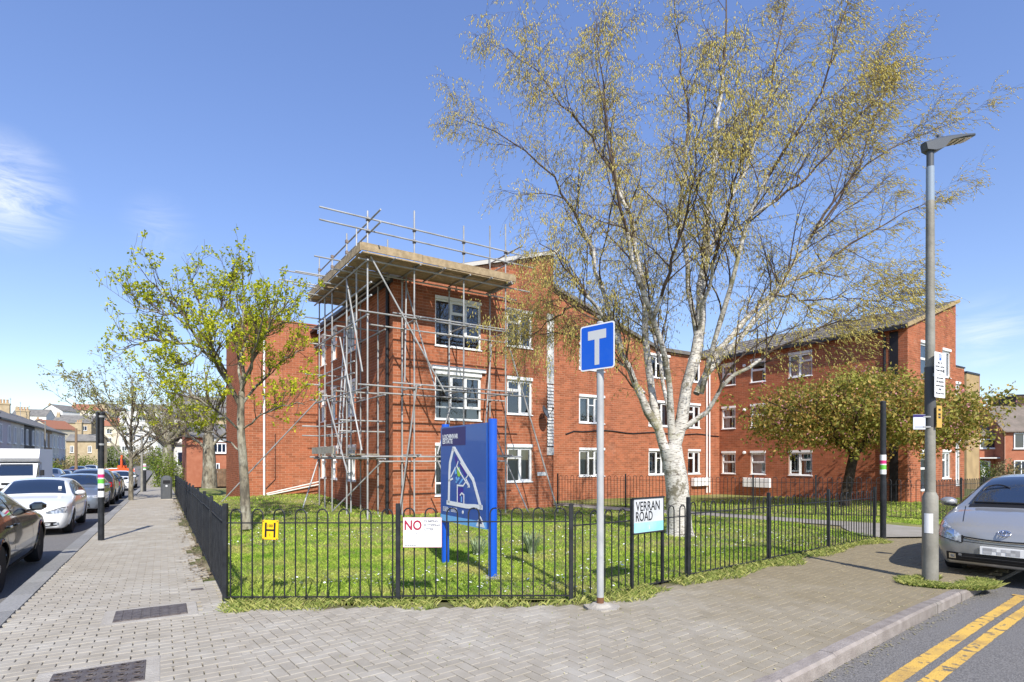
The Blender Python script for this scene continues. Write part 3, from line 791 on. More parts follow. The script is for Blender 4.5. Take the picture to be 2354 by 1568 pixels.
# ------------------------------------------------------------------ brick flats
ZV = Vector((0, 0, 1))
C_H, B_L = 0.1, 0.3                                   # course height, brick length with joint
class Wall:
    """a brick wall in a vertical plane: s along d from O, outward normal n"""
    def __init__(w, O, d, L, ztop, openings, n, z0=-0.7, s0=0.0):
        w.O, w.d, w.L, w.n, w.z0, w.s0 = Vector(O), Vector(d), L, Vector(n), z0, s0
        w.top = ztop if callable(ztop) else (lambda s, q=ztop: q)
        w.op = openings
    def P(w, s, z, out=0.0): return Vector((w.O.x + w.d.x * s + w.n.x * out, w.O.y + w.d.y * s + w.n.y * out, z))
    def sheet(w, mb):
        ss = sorted(set([w.s0, w.L] + [o[0] for o in w.op] + [o[1] for o in w.op] + list(np.arange(w.s0, w.L, 1.0))))
        zs = sorted(set([w.z0] + [o[2] for o in w.op] + [o[3] for o in w.op]))
        for a, b in zip(ss[:-1], ss[1:]):
            if b - a < 1e-4: continue
            ta, tb = w.top(a), w.top(b)
            zz = [z for z in zs if z < min(ta, tb) - 1e-3]
            for i, z in enumerate(zz):
                last = i == len(zz) - 1
                m = (a + b) / 2
                zn = (min(ta, tb)) if last else zz[i + 1]
                if any(o[0] < m < o[1] and o[2] < (z + zn) / 2 < o[3] for o in w.op): continue
                mb.quad(w.P(a, z), w.P(b, z), w.P(b, tb if last else zn), w.P(a, ta if last else zn))
        for (a, b, z0, z1) in w.op:
            R = -0.16
            mb.quad(w.P(a, z0), w.P(a, z0, R), w.P(a, z1, R), w.P(a, z1)); mb.quad(w.P(b, z0, R), w.P(b, z0), w.P(b, z1), w.P(b, z1, R))
            mb.quad(w.P(a, z1, R), w.P(b, z1, R), w.P(b, z1), w.P(a, z1)); mb.quad(w.P(a, z0), w.P(b, z0), w.P(b, z0, R), w.P(a, z0, R))
    def bricks(w):
        """list of (s0, s1, z) pieces"""
        out = []; nz = int(round((max(w.top(w.s0), w.top(w.L)) - w.z0) / C_H))
        for k in range(nz):
            z = w.z0 + k * C_H; zc = z + C_H / 2
            iv = [(w.s0, w.L)]
            for o in w.op:
                if o[2] - 0.02 < zc < o[3] + 0.02:
                    nv = []
                    for a, b in iv:
                        if o[1] <= a or o[0] >= b: nv.append((a, b)); continue
                        if o[0] > a: nv.append((a, o[0]))
                        if o[1] < b: nv.append((o[1], b))
                    iv = nv
            off = 0.15 if k % 2 else 0.0
            i0 = int(math.floor((w.s0 - off) / B_L)) - 1; i1 = int((w.L - off) / B_L) + 2
            for i in range(i0, i1):
                s = i * B_L + off
                for a, b in iv:
                    x0, x1 = max(s + 0.005, a), min(s + B_L - 0.005, b)
                    if x1 - x0 < 0.02: continue
                    if z + C_H > min(w.top(x0), w.top(x1)) + 0.005: continue
                    out.append((x0, x1, z))
        return out

def brick_mesh_np(walls_bricks, name, proud=0.0035):
    V = []; 
    for w, L in walls_bricks:
        A = np.array(L)
        if len(A) == 0: continue
        n = len(A); pr = proud + rng.normal(0, 0.0008, n)
        d = np.array(w.d); nn = np.array(w.n); O = np.array(w.O)
        def pt(s, z, o): return O[None] * np.array([1, 1, 0]) + d[None] * s[:, None] + nn[None] * o[:, None] + np.array([0, 0, 1.0])[None] * z[:, None]
        s0, s1, z0 = A[:, 0], A[:, 1], A[:, 2] + 0.005; z1 = z0 + C_H - 0.01; zero = np.full(n, -0.004)
        V.append(np.stack([pt(s0, z0, zero), pt(s1, z0, zero), pt(s1, z1, zero), pt(s0, z1, zero), pt(s0, z0, pr), pt(s1, z0, pr), pt(s1, z1, pr), pt(s0, z1, pr)], 1))
    V = np.concatenate(V).astype(np.float32); n = len(V)
    f = np.array([[4, 5, 6, 7], [0, 1, 5, 4], [1, 2, 6, 5], [2, 3, 7, 6], [3, 0, 4, 7]])
    F = (f[None] + (np.arange(n) * 8)[:, None, None]).reshape(-1, 4)
    me = np_mesh(name, V.reshape(-1, 3), F)
    return me

def window(w, s0, s1, z0, z1, parent, style, curtain=None, header=0.12, name='window', seed=0):
    """white framed window in the opening; style gives its bars"""
    fr = (w.d, w.n, ZV); W, H = s1 - s0, z1 - z0
    D = -0.075                                         # the frame stands back from the brick face
    mb = MB(); t = 0.055
    def bar(a, b, c, e, dep=0.065, o=0.0): mb.box(w.P((a + b) / 2, (c + e) / 2, D + o), (b - a, dep, e - c), fr)
    zt = z1 - (0.0 if not header else header)
    if header: mb.box(w.P((s0 + s1) / 2, z1 - header / 2, 0.004), (W + 0.02, 0.09, header), fr)
    bar(s0, s0 + t, z0, zt); bar(s1 - t, s1, z0, zt); bar(s0 + t, s1 - t, z0, z0 + t); bar(s0 + t, s1 - t, zt - t, zt)
    panes = []
    def leaf(a, b, c, e, sash=True):
        """an opening light: a second thinner frame round the pane"""
        if sash:
            k = 0.035
            bar(a, a + k, c, e, 0.05, 0.02); bar(b - k, b, c, e, 0.05, 0.02); bar(a + k, b - k, c, c + k, 0.05, 0.02); bar(a + k, b - k, e - k, e, 0.05, 0.02)
            panes.append((a + k, b - k, c + k, e - k))
        else: panes.append((a, b, c, e))
    a, b, c, e = s0 + t, s1 - t, z0 + t, zt - t
    if style == 'wide':                                # three lights over a low row of panels
        zl_ = z0 + 0.42; bar(a, b, zl_ - 0.03, zl_ + 0.03)
        x1, x2 = a + (b - a) * 0.33, a + (b - a) * 0.66
        bar(x1 - 0.03, x1 + 0.03, zl_ + 0.03, e); bar(x2 - 0.03, x2 + 0.03, zl_ + 0.03, e)
        leaf(a, x1 - 0.03, zl_ + 0.03, e, False); leaf(x2 + 0.03, b, zl_ + 0.03, e, True)
        zm = e - 0.38; bar(x1 + 0.03, x2 - 0.03, zm - 0.025, zm + 0.025)
        leaf(x1 + 0.03, x2 - 0.03, zm + 0.025, e); leaf(x1 + 0.03, x2 - 0.03, zl_ + 0.03, zm - 0.025, False)
        xm = a + (b - a) * 0.5; 
        leaf(a, b, c, zl_ - 0.03, False)
    elif style == 'pair':
        x1 = a + (b - a) * 0.52; bar(x1 - 0.03, x1 + 0.03, c, e)
        zm = e - 0.34; bar(a, x1 - 0.03, zm - 0.025, zm + 0.025)
        leaf(a, x1 - 0.03, zm + 0.025, e); leaf(a, x1 - 0.03, c, zm - 0.025, False); leaf(x1 + 0.03, b, c, e)
    elif style == 'triple':
        x1, x2 = a + (b - a) * 0.38, a + (b - a) * 0.62
        bar(x1 - 0.03, x1 + 0.03, c, e); bar(x2 - 0.03, x2 + 0.03, c, e)
        zm = e - 0.34; bar(x1 + 0.03, x2 - 0.03, zm - 0.025, zm + 0.025)
        leaf(a, x1 - 0.03, c, e); leaf(x2 + 0.03, b, c, e); leaf(x1 + 0.03, x2 - 0.03, zm + 0.025, e, False); leaf(x1 + 0.03, x2 - 0.03, c, zm - 0.025, False)
    else:                                              # 'stack': one light over another
        zm = c + (e - c) * 0.56; bar(a, b, zm - 0.03, zm + 0.03)
        leaf(a, b, zm + 0.03, e); leaf(a, b, c, zm - 0.03, False)
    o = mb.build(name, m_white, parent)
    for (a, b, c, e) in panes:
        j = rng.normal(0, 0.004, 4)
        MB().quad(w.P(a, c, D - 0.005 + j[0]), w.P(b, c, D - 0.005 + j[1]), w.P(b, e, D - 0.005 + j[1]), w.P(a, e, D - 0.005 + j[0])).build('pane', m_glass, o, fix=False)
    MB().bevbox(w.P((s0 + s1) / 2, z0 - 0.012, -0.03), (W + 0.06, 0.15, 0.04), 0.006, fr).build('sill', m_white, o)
    # the room behind, and what hangs in the window
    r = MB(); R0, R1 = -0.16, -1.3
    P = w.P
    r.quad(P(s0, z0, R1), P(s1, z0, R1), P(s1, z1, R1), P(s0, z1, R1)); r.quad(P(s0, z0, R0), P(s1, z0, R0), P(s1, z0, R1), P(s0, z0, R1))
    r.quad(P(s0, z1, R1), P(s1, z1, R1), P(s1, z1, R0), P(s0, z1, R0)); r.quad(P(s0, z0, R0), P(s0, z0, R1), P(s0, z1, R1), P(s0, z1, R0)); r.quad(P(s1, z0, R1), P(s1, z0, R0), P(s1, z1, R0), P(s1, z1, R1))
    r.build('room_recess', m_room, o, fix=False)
    if curtain is None and style != 'wide':
        k = int(rng.integers(0, 5))
        curtain = [None, [(0.03, 0.97, m_curt)], [(0.03, 0.25, m_curt), (0.75, 0.97, m_curt)], [(0.03, 0.45, m_curtb)], [(0.55, 0.97, m_curt)]][k]
    if curtain:
        for (u0, u1, cm) in curtain:
            V, F = [], []; nn = max(4, int((u1 - u0) * W / 0.035))
            for i in range(nn + 1):
                s = s0 + W * (u0 + (u1 - u0) * i / nn); oo = -0.24 + 0.018 * math.sin(i * 2.1) + 0.008 * math.sin(i * 5.3)
                V += [P(s, z0 + 0.03, oo), P(s, z1 - 0.1, oo)]
            F = [(2 * i, 2 * i + 2, 2 * i + 3, 2 * i + 1) for i in range(nn)]
            link('curtain', np_mesh('curtain', V, F, True), cm, o)
    return o
def pipe(pts, r, mat, parent, name='downpipe', collars=()):
    mb = MB(); mb.tube(pts, r, 10); 
    for c in collars: mb.tube([Vector(c) - ZV * 0.04, Vector(c) + ZV * 0.04], r * 1.25, 10)
    return mb.build(name, mat, parent, True)

# --- corner block (scaffolded) -------------------------------------------------
A0 = Vector((-3.856, 18.4, 0)); NFR = Vector((0.552, -0.834, 0)); NSD = Vector((-0.834, -0.552, 0))
blockA = empty('apartment_block', A0, 'red brick corner block of flats wrapped in scaffolding, mono-pitch roof rising to the right', 'building', 'red brick blocks of the estate')
SLA = 0.315
topA = lambda s: 7.5 + SLA * s
FL = ((0.4, 2.2), (3.0, 4.7), (5.5, 7.2)); FS = ((0.8, 2.2), (3.3, 4.7), (5.8, 7.2))
frontA = Wall(A0, UF, 6.55, topA, [(1.5, 3.3, a, b) for a, b in FL] + [(4.4, 5.53, a, b) for a, b in FS], NFR)
sideA = Wall(A0, VF, 9.2, 7.4, [(s0, s1, a, b) for s0, s1 in ((3.7, 4.8), (6.15, 6.9), (7.75, 8.6)) for a, b in FS], NSD)
G0 = A0 + VF * 9.2
wingF = Wall(G0 - UF * 3.05, UF, 3.05, 7.75, [], NFR)
wingS = Wall(G0 - UF * 3.05, VF, 6.0, 7.75, [], NSD)
mb = MB()
for w in (frontA, sideA, wingF, wingS): w.sheet(mb)
P = frontA.P                                           # right return, back and top closures
mb.quad(P(6.55, -0.7), P(6.55, -0.7) + VF * 9.2, P(6.55, topA(6.55)) + VF * 9.2, P(6.55, topA(6.55)))
mb.build('wall', m_mortar, blockA, fix=False)
allb = []
for w in (frontA, sideA, wingF, wingS):
    for q in w.bricks():
        c = w.P((q[0] + q[1]) / 2, q[2] + 0.05); allb.append(((c - Vector((0, 0, CAM_H))).length, w, q))
full = sorted([t for t in allb if t[2][1] - t[2][0] > 0.285 and t[2][2] > -0.3], key=lambda t: t[0])[:300]
ids = set(id(t) for t in full)
_b = MB(); _b.box((0, 0, 0), (0.29, 0.011, 0.09)); brick_me = _b.mesh('brick'); brick_me.materials.append(m_brick)
for _, w, q in full:
    c = w.P((q[0] + q[1]) / 2, q[2] + 0.05, -0.002 + rng.normal(0, 0.0008))
    mw = Matrix((( w.d.x, w.n.x, 0, c.x), (w.d.y, w.n.y, 0, c.y), (0, 0, 1, c.z), (0, 0, 0, 1)))
    link('brick', brick_me, None, blockA, mw)
rest = {}
for t in allb:
    if id(t) not in ids: rest.setdefault(id(t[1]), (t[1], []))[1].append(t[2])
tag(link('brickwork', brick_mesh_np(list(rest.values()), 'brickwork'), m_brick, blockA), kind='stuff')
C1 = lambda u0, u1: (u0, u1, m_curt)
for i, (a, b) in enumerate(FL):
    window(frontA, 1.5, 3.3, a, b, blockA, 'wide', [None, [(0.72, 0.98, m_curt)], None][i] or [(0.06, 0.2, m_curt)] if i != 2 else None, header=0.16 if i == 1 else 0.1)
MB().box(frontA.P(2.4, 4.76, 0.05), (2.1, 0.13, 0.13), (UF, NFR, ZV)).build('window_hood', m_white, blockA)
for i, (a, b) in enumerate(FS):
    window(frontA, 4.4, 5.53, a, b, blockA, 'pair', [[(0.05, 0.9, m_curtb)], None, [(0.55, 0.95, m_curt)]][i])
for s0, s1 in ((3.7, 4.8), (6.15, 6.9), (7.75, 8.6)):
    for i, (a, b) in enumerate(FS): window(sideA, s0, s1, a, b, blockA, 'pair' if s0 < 5 else 'stack', [(0.1, 0.9, m_curt)] if (i + int(s0)) % 2 else None)
# roof: one slope from the side eaves up to the right, pale verge
rf = MB(); d = VF
def rp(s, q, up): return A0 + UF * s + VF * q + ZV * (topA(s) + up)
rf.prism([rp(-0.25, -0.12, 0.06), rp(6.65, -0.12, 0.06), rp(6.65, -0.12, 0.16), rp(-0.25, -0.12, 0.16)], VF * 9.4)
roofA = rf.build('roof', m_tile, blockA)
MB().prism([rp(-0.25, -0.15, 0.0), rp(6.68, -0.15, 0.0), rp(6.68, -0.15, 0.14), rp(-0.25, -0.15, 0.14)], VF * 0.026).build('verge_board', M('grey_verge', (0.50, 0.49, 0.46), 0.7), roofA)
MB().prism([A0 - UF * 0.34 + ZV * 7.36, A0 - UF * 0.22 + ZV * 7.36, A0 - UF * 0.22 + ZV * 7.47, A0 - UF * 0.34 + ZV * 7.47], VF * 9.2).build('gutter', m_iron, roofA)
MB().prism([G0 - UF * 3.1 - VF * 0.05 + ZV * 7.75, G0 - VF * 0.05 + ZV * 7.75, G0 - VF * 0.05 + ZV * 7.8, G0 - UF * 3.1 - VF * 0.05 + ZV * 7.8], VF * 6.1).build('coping', m_brick, roofA)
pp = lambda w, s, z, o=0.07: w.P(s, z, o)
pipe([pp(sideA, 0.33, -0.25), pp(sideA, 0.33, 7.4)], 0.055, m_iron, blockA, collars=[pp(sideA, 0.33, z) for z in (0.6, 2.0, 3.4, 4.9, 6.3)])
pipe([pp(wingF, 0.76, 0.05), pp(wingF, 0.76, 7.5)], 0.045, m_white, blockA, collars=[pp(wingF, 0.76, z) for z in (1.4, 3.9, 6.3)])
pipe([pp(wingF, 0.84, 0.35, 0.03), pp(wingF, 1.22, 0.75, 0.03), pp(wingF, 1.22, 2.75, 0.03)], 0.016, m_iron, blockA, 'cable')
# tall white louvre strip at the end of the front
lv = MB(); lv.box(frontA.P(6.38, 5.9, 0.02), (0.32, 0.05, 2.7), (UF, NFR, ZV))
lou = lv.build('vent_strip', m_wtim, blockA)
MB().box(frontA.P(6.38, 1.95, 0.02), (0.32, 0.05, 0.3), (UF, NFR, ZV)).build('lower_panel', m_wtim, lou)
MB().box(frontA.P(6.38, 3.3, 0.012), (0.30, 0.03, 2.4), (UF, NFR, ZV)).build('louvre_backing', m_trim, lou)
nrm_l = (NFR + ZV * 0.35).normalized()
for k in range(19):
    MB().box(frontA.P(6.38, 2.2 + k * 0.125, 0.045), (0.30, 0.012, 0.115), (UF, nrm_l, UF.cross(nrm_l))).build('louvre_slat', m_wtim, lou)
MB().box(frontA.P(5.98, 1.08, 0.01), (0.42, 0.02, 0.14), (UF, NFR, ZV)).build('name_plate', m_plate, blockA)
# satellite dish
sd = empty('satellite_dish', frontA.P(5.88, 3.35, 0.05), 'grey satellite dish on the brick front beside the louvre strip', 'satellite dish')
c = frontA.P(5.88, 3.4, 0.38); ax = (UF * 0.55 + NFR * 0.75 + ZV * 0.4).normalized(); a1 = ax.orthogonal().normalized(); a2 = ax.cross(a1)
MB().lathe([(0.02, -0.055), (0.12, -0.045), (0.22, -0.012), (0.27, 0.03), (0.265, 0.033), (0.215, -0.004), (0.12, -0.035), (0.01, -0.045)], 20, c, (a1, a2, ax)).build('dish', m_lantern, sd, True)
MB().tube([frontA.P(5.88, 3.2, 0.0), frontA.P(5.88, 3.2, 0.25), c - ax * 0.04], 0.018, 8).build('mount', m_iron, sd, True)
MB().tube([c - a2 * 0.2, c + ax * 0.3 - a2 * 0.05], 0.01, 6).box(c + ax * 0.32, (0.06, 0.06, 0.07)).build('feed_arm', m_iron, sd)

# --- middle block, set back ----------------------------------------------------
B0 = Vector((2.37, 26.9, 0)); topB = lambda t: max(9.55 - 0.30 * (t + 0.4), 7.45)
blockB = empty('apartment_block', B0, 'red brick middle block of flats set back behind the birch tree', 'building', 'red brick blocks of the estate')
LB = 11.85
FB_ = ((0.8, 2.2), (3.4, 4.8), (6.0, 7.3))
frontB = Wall(B0, UF, LB, topB, [(s0, s1, a, b) for s0, s1 in ((1.05, 2.7), (5.85, 7.5), (9.0, 10.05)) for a, b in FB_], NFR, s0=-3.0)
mb = MB(); frontB.sheet(mb); mb.build('wall', m_mortar, blockB, fix=False)
tag(link('brickwork', brick_mesh_np([(frontB, frontB.bricks())], 'brickwork'), m_brick, blockB), kind='stuff')
for s0, s1, st in ((1.05, 2.7, 'triple'), (5.85, 7.5, 'triple'), (9.0, 10.05, 'pair')):
    for i, (a, b) in enumerate(FB_): window(frontB, s0, s1, a, b, blockB, st, [(0.06, 0.34, m_curt if i else m_curtb), (0.66, 0.94, m_curt if i else m_curtb)])
rbp = lambda t, q, up: B0 + UF * t + VF * q + ZV * (topB(t) + up)
ts = [-3.2, 6.6, LB + 0.2]
rb = MB()
rb.prism([rbp(t, -0.15, 0.04) for t in ts] + [rbp(t, -0.15, 0.2) for t in reversed(ts)], VF * 8)
rbo = rb.build('roof', m_tile, blockB)
MB().prism([rbp(t, -0.18, 0.0) for t in ts] + [rbp(t, -0.18, 0.17) for t in reversed(ts)], VF * 0.025).build('verge_board', m_tile, rbo)
for t in (10.55, 10.8): pipe([frontB.P(t, -0.3, 0.07), frontB.P(t, 7.3, 0.07)], 0.045, m_white, blockB)
cab = [frontB.P(0.2 + k * 0.5, 3.02 - 0.05 * math.sin(k * 0.9) + (0 if k else -0.2), 0.03) for k in range(24)]
pipe(cab, 0.03, m_iron, blockB, 'cable')
MB().bevbox(frontB.P(9.9, 0.35, 0.12), (1.3, 0.22, 0.45), 0.02, (UF, NFR, ZV)).build('meter_box', m_white, blockB)

# --- right block with the tiled roof ---------------------------------------------
CC0 = Vector((17.6, 25.25, 0)); LC = 10.05
blockC = empty('apartment_block', CC0, 'red brick right block of flats with ribbed grey tiled roof behind the cherry tree', 'building', 'red brick blocks of the estate')
FC_ = ((0.8, 2.1), (3.4, 4.7), (5.9, 7.2))
sideC = Wall(CC0, VF, LC, 7.55, [(s0, s1, a, b) for s0, s1 in ((4.28, 5.52), (6.84, 7.74), (8.7, 9.6)) for a, b in FC_], NSD)
topC = lambda w: 7.6 + 0.335 * w
endC = Wall(CC0, UF, 5.3, topC, [(1.3, 2.3, a, b) for a, b in ((0.2, 2.1), (2.9, 4.7), (5.35, 7.1))] + [(3.7, 4.65, a, b) for a, b in ((0.7, 2.1), (5.6, 7.0))], NFR)
endC2 = Wall(CC0 + VF * 0.3, UF, 7.3, 6.35, [(5.75, 6.75, a, b) for a, b in ((0.3, 2.6), (3.0, 5.6))], NFR, s0=5.28)
mb = MB()
for w in (sideC, endC, endC2): w.sheet(mb)
mb.quad(endC.P(5.3, -0.7), endC.P(5.3, -0.7) + VF * LC, endC.P(5.3, topC(5.3)) + VF * LC, endC.P(5.3, topC(5.3)))
mb.quad(endC2.P(7.3, -0.7), endC2.P(7.3, -0.7) + VF * 6, endC2.P(7.3, 6.35) + VF * 6, endC2.P(7.3, 6.35))
mb.quad(endC2.P(5.28, 6.35), endC2.P(7.3, 6.35), endC2.P(7.3, 6.35) + VF * 6, endC2.P(5.28, 6.35) + VF * 6)
mb.build('wall', m_mortar, blockC, fix=False)
tag(link('brickwork', brick_mesh_np([(w, w.bricks()) for w in (sideC, endC, endC2)], 'brickwork'), m_brick, blockC), kind='stuff')
for s0, s1, st in ((4.28, 5.52, 'pair'), (6.84, 7.74, 'stack'), (8.7, 9.6, 'stack')):
    for i, (a, b) in enumerate(FC_): window(sideC, s0, s1, a, b, blockC, st, [(0.05, 0.95, m_curt)] if (i == 2 and s0 < 5) else ([(0.6, 0.95, m_curt)] if i % 2 else None))
for a, b in ((0.2, 2.1), (2.9, 4.7), (5.35, 7.1)): window(endC, 1.3, 2.3, a, b, blockC, 'stack', [(0.05, 0.95, m_curtb)])
for a, b in ((0.7, 2.1), (5.6, 7.0)): window(endC, 3.7, 4.65, a, b, blockC, 'pair', [(0.05, 0.95, m_curt)])
for a, b in ((0.3, 2.6), (3.0, 5.6)): window(endC2, 5.75, 6.75, a, b, blockC, 'triple', [(0.05, 0.95, m_curt)])
MB().prism([endC2.P(5.28, 6.35, 0.04), endC2.P(7.34, 6.35, 0.04), endC2.P(7.34, 6.42, 0.04), endC2.P(5.28, 6.42, 0.04)], VF * 6).build('coping', m_iron, blockC)
rcp = lambda w, q, up: CC0 + UF * w + VF * q + ZV * (topC(w) + up)
rc = MB(); rc.prism([rcp(-0.3, -0.1, 0.02), rcp(5.42, -0.1, 0.02), rcp(5.42, -0.1, 0.1), rcp(-0.3, -0.1, 0.1)], VF * (LC + 4.2))
roofC = rc.build('roof', m_tile, blockC)
# interlocking tiles: courses that step, each tile with a raised roll
V, F = [], []; nr = int(5.72 / 0.32); ncol = int((LC + 4.2) / 0.30)
prof = [(0.0, 0.0), (0.06, 0.004), (0.15, 0.002), (0.21, 0.035), (0.26, 0.04), (0.30, 0.002)]
for i in range(nr + 1):
    w0 = -0.34 + i * 0.32
    for j in range(ncol):
        k = len(V); jit = rng.normal(0, 0.004)
        for (x, h) in prof:
            q = -0.1 + j * 0.30 + x
            V.append(rcp(w0, q, 0.135 + h + jit)); V.append(rcp(w0 + 0.33, q, 0.105 + h + jit)); V.append(rcp(w0, q, 0.095 + h + jit))
        for p in range(len(prof) - 1): F += [(k + 3 * p, k + 3 * p + 3, k + 3 * p + 4, k + 3 * p + 1), (k + 3 * p, k + 3 * p + 2, k + 3 * p + 5, k + 3 * p + 3)]
tag(link('roof_tiles', np_mesh('roof_tiles', V, F), m_tile, roofC), kind='stuff')
MB().prism([rcp(-0.3, -0.14, -0.02), rcp(5.45, -0.14, -0.02), rcp(5.45, -0.14, 0.16), rcp(-0.3, -0.14, 0.16)], VF * 0.05).build('verge_board', M('ochre_verge', (0.36, 0.27, 0.14), 0.8), roofC)
MB().prism([CC0 - UF * 0.42 + ZV * 7.42, CC0 - UF * 0.3 + ZV * 7.42, CC0 - UF * 0.3 + ZV * 7.53, CC0 - UF * 0.42 + ZV * 7.53], VF * LC).build('gutter', m_iron, roofC)
pipe([sideC.P(0.9, -0.3, 0.08), sideC.P(0.9, 7.2, 0.08), sideC.P(0.9, 7.45, 0.35)], 0.06, m_iron, blockC)
MB().box(sideC.P(0.55, 3.4, -0.03), (0.35, 0.11, 8.0), (VF, NSD, ZV)).build('recess_shade_strip', m_trim, blockC)  # solid black strip; its colour stands in for the shade of a recess
MB().bevbox(sideC.P(7.3, 0.35, 0.12), (1.6, 0.22, 0.5), 0.02, (VF, NSD, ZV)).build('meter_box', m_white, blockC)
for z in (2.0, 4.4, 6.9): MB().lathe([(0.09, 0), (0.09, 0.08), (0.05, 0.12)], 12, sideC.P(8.1, z, 0.02), (VF, ZV, NSD)).build('boiler_flue', m_white, blockC, True)

# boxy yellow-brick stair tower and a dark block farther right
m_yb = M('yellow_brick', (0.42, 0.30, 0.15), 0.9, col2=(0.33, 0.235, 0.12), nscale=1.2, bump=0.5, bscale=14)
m_rb = M('far_red_brick', (0.40, 0.155, 0.088), 0.9, col2=(0.34, 0.12, 0.065), nscale=2.5, bump=0.4, bscale=16)
def block_house(name, label, cat, O, d, n, L, D, z0, ze, mat, group=None, roof=None, over=0.25, rmat=None, flat_t=0.15, zr=None):
    """house: O front left corner, d along the front, n outward; returns (thing, wall)"""
    t = empty(name, (O.x, O.y, z0), label, cat, group)
    w = Wall(O, d, L, ze, [], n, z0); P = w.P
    mb = MB(); mb.prism([P(0, z0), P(L, z0), P(L, ze), P(0, ze)], n * -D)
    if roof == 'gable':                                # ridge along the front
        for s in (0.0, L): mb.add([P(s, ze), P(s, ze, -D), P(s, zr, -D / 2)], [(0, 1, 2)])
    if roof == 'gable_end':
        for o in (0.0, -D): mb.add([P(0, ze, o), P(L, ze, o), P(L / 2, zr, o)], [(0, 1, 2)])
    mb.build('wall', mat, t)
    if roof == 'gable':
        sl = (zr - ze) / (D / 2); r = MB(); th = 0.14
        for a, b in ((over, -D / 2), (-D - over, -D / 2)):
            za = ze - sl * over
            r.prism([P(-0.1, za + 0.02, a), P(-0.1, zr + 0.02, b), P(-0.1, zr + th, b), P(-0.1, za + th, a)], d * (L + 0.2))
        r.build('roof', rmat or m_slate, t)
    elif roof == 'gable_end':
        sl = (zr - ze) / (L / 2); r = MB(); th = 0.14
        for a in (-over, L + over):
            za = ze - sl * over
            r.prism([P(a, za + 0.02, over), P(L / 2, zr + 0.02, over), P(L / 2, zr + th, over), P(a, za + th, over)], n * -(D + 2 * over))
        r.build('roof', rmat or m_slate, t)
    else:
        r = MB(); r.box(P(L / 2, ze + flat_t / 2, -D / 2), (L + 0.1, D + 0.1, flat_t), (d, n, ZV)); r.build('roof', rmat or m_iron, t)
    return t, w
def far_window(t, w, s0, s1, z0, z1, fm=None, bars=1):
    fr = (w.d, w.n, ZV); mb = MB(); k = 0.09
    for a, b, c, e in ((s0, s0 + k, z0, z1), (s1 - k, s1, z0, z1), (s0 + k, s1 - k, z0, z0 + k), (s0 + k, s1 - k, z1 - k, z1)): mb.box(w.P((a + b) / 2, (c + e) / 2, 0.05), (b - a, 0.1, e - c), fr)
    for i in range(bars):
        s = s0 + (s1 - s0) * (i + 1) / (bars + 1); mb.box(w.P(s, (z0 + z1) / 2, 0.045), (0.07, 0.08, z1 - z0 - 2 * k), fr)
    mb.box(w.P((s0 + s1) / 2, z0 - 0.04, 0.08), (s1 - s0 + 0.16, 0.16, 0.07), fr)
    o = mb.build('window', fm or m_white, t)
    MB().box(w.P((s0 + s1) / 2, (z0 + z1) / 2, 0.02), (s1 - s0 - 2 * k, 0.02, z1 - z0 - 2 * k), fr).build('pane', m_carglass, o)
    return o
def chimney(t, base, h, sx, sy, d, n, mat, pots=3):
    b = Vector(base); c = MB(); c.box(b + ZV * h / 2, (sx, sy, h), (d, n, ZV)); c.box(b + ZV * (h - 0.12), (sx + 0.14, sy + 0.14, 0.16), (d, n, ZV))
    o = c.build('chimney', mat, t)
    for i in range(pots):
        MB().lathe([(0.13, 0), (0.11, 0.35), (0.14, 0.45), (0.12, 0.5)], 8, b + ZV * h + d * ((i + 0.5) / pots - 0.5) * sx * 0.9).build('chimney_pot', M('chimney_pot', (0.45, 0.30, 0.17), 0.9), o)
    return o
yt, yw = block_house('stair_tower', 'plain yellow brick tower beyond the right red block', 'building', at(2222, 1090, 44), UF, NFR, 2.55, 3.0, -0.8, 8.3, m_yb)
MB().box(yw.P(2.62, 3.9, -0.3), (0.16, 0.6, 9.0), (UF, NFR, ZV)).build('corner_pier', M('pier_brick', (0.30, 0.12, 0.06), 0.9), yt)
# ------------------------------------------------------------------ scaffolding round the corner block
scf = empty('scaffold', A0 + NFR * 1.3, 'galvanised tube scaffolding with timber platform at the roof edge of the corner block', 'scaffold')
R_T = 0.0255
def PF(s, d, z): return A0 + UF * s + NFR * d + ZV * z          # front frame: along the front, out from it
def PS(q, d, z): return A0 + VF * q + NSD * d + ZV * z          # side frame
def tube(name, a, b, r=R_T): return MB().tube([a, b], r, 8).build(name, m_steel, scf, True)
def coupler(p): MB().box(p, (0.085, 0.085, 0.10), (UF, VF, ZV)).build('coupler', m_coup, scf)
GZ = -0.24
LIFT = (1.72, 3.82, 5.9, 7.48)
fo = (-1.3, 0.17, 1.89, 3.5); fi = (0.2, 1.89, 3.5); so = (0.67, 2.3, 3.94); si = (0.61, 2.35, 3.94)
tops_o = (8.94, 9.25, 9.15, 9.5)
for s, t in zip(fo, tops_o): tube('standard', PF(s, 1.3, GZ), PF(s, 1.3, t + rng.normal(0, 0.05)))
for s, t in zip(fi, (7.5, 7.5, 9.9)): tube('standard', PF(s, 0.28, GZ), PF(s, 0.28, t))
for q, t in zip(so, (8.89, 8.5, 9.07)): tube('standard', PS(q, 1.3, GZ), PS(q, 1.3, t))
for q, t in zip(si, (7.5, 7.5, 7.9)): tube('standard', PS(q, 0.28, GZ), PS(q, 0.28, t))
tube('standard', PF(-0.3, 0.3, 7.3), PF(-0.3, 0.3, 8.6))
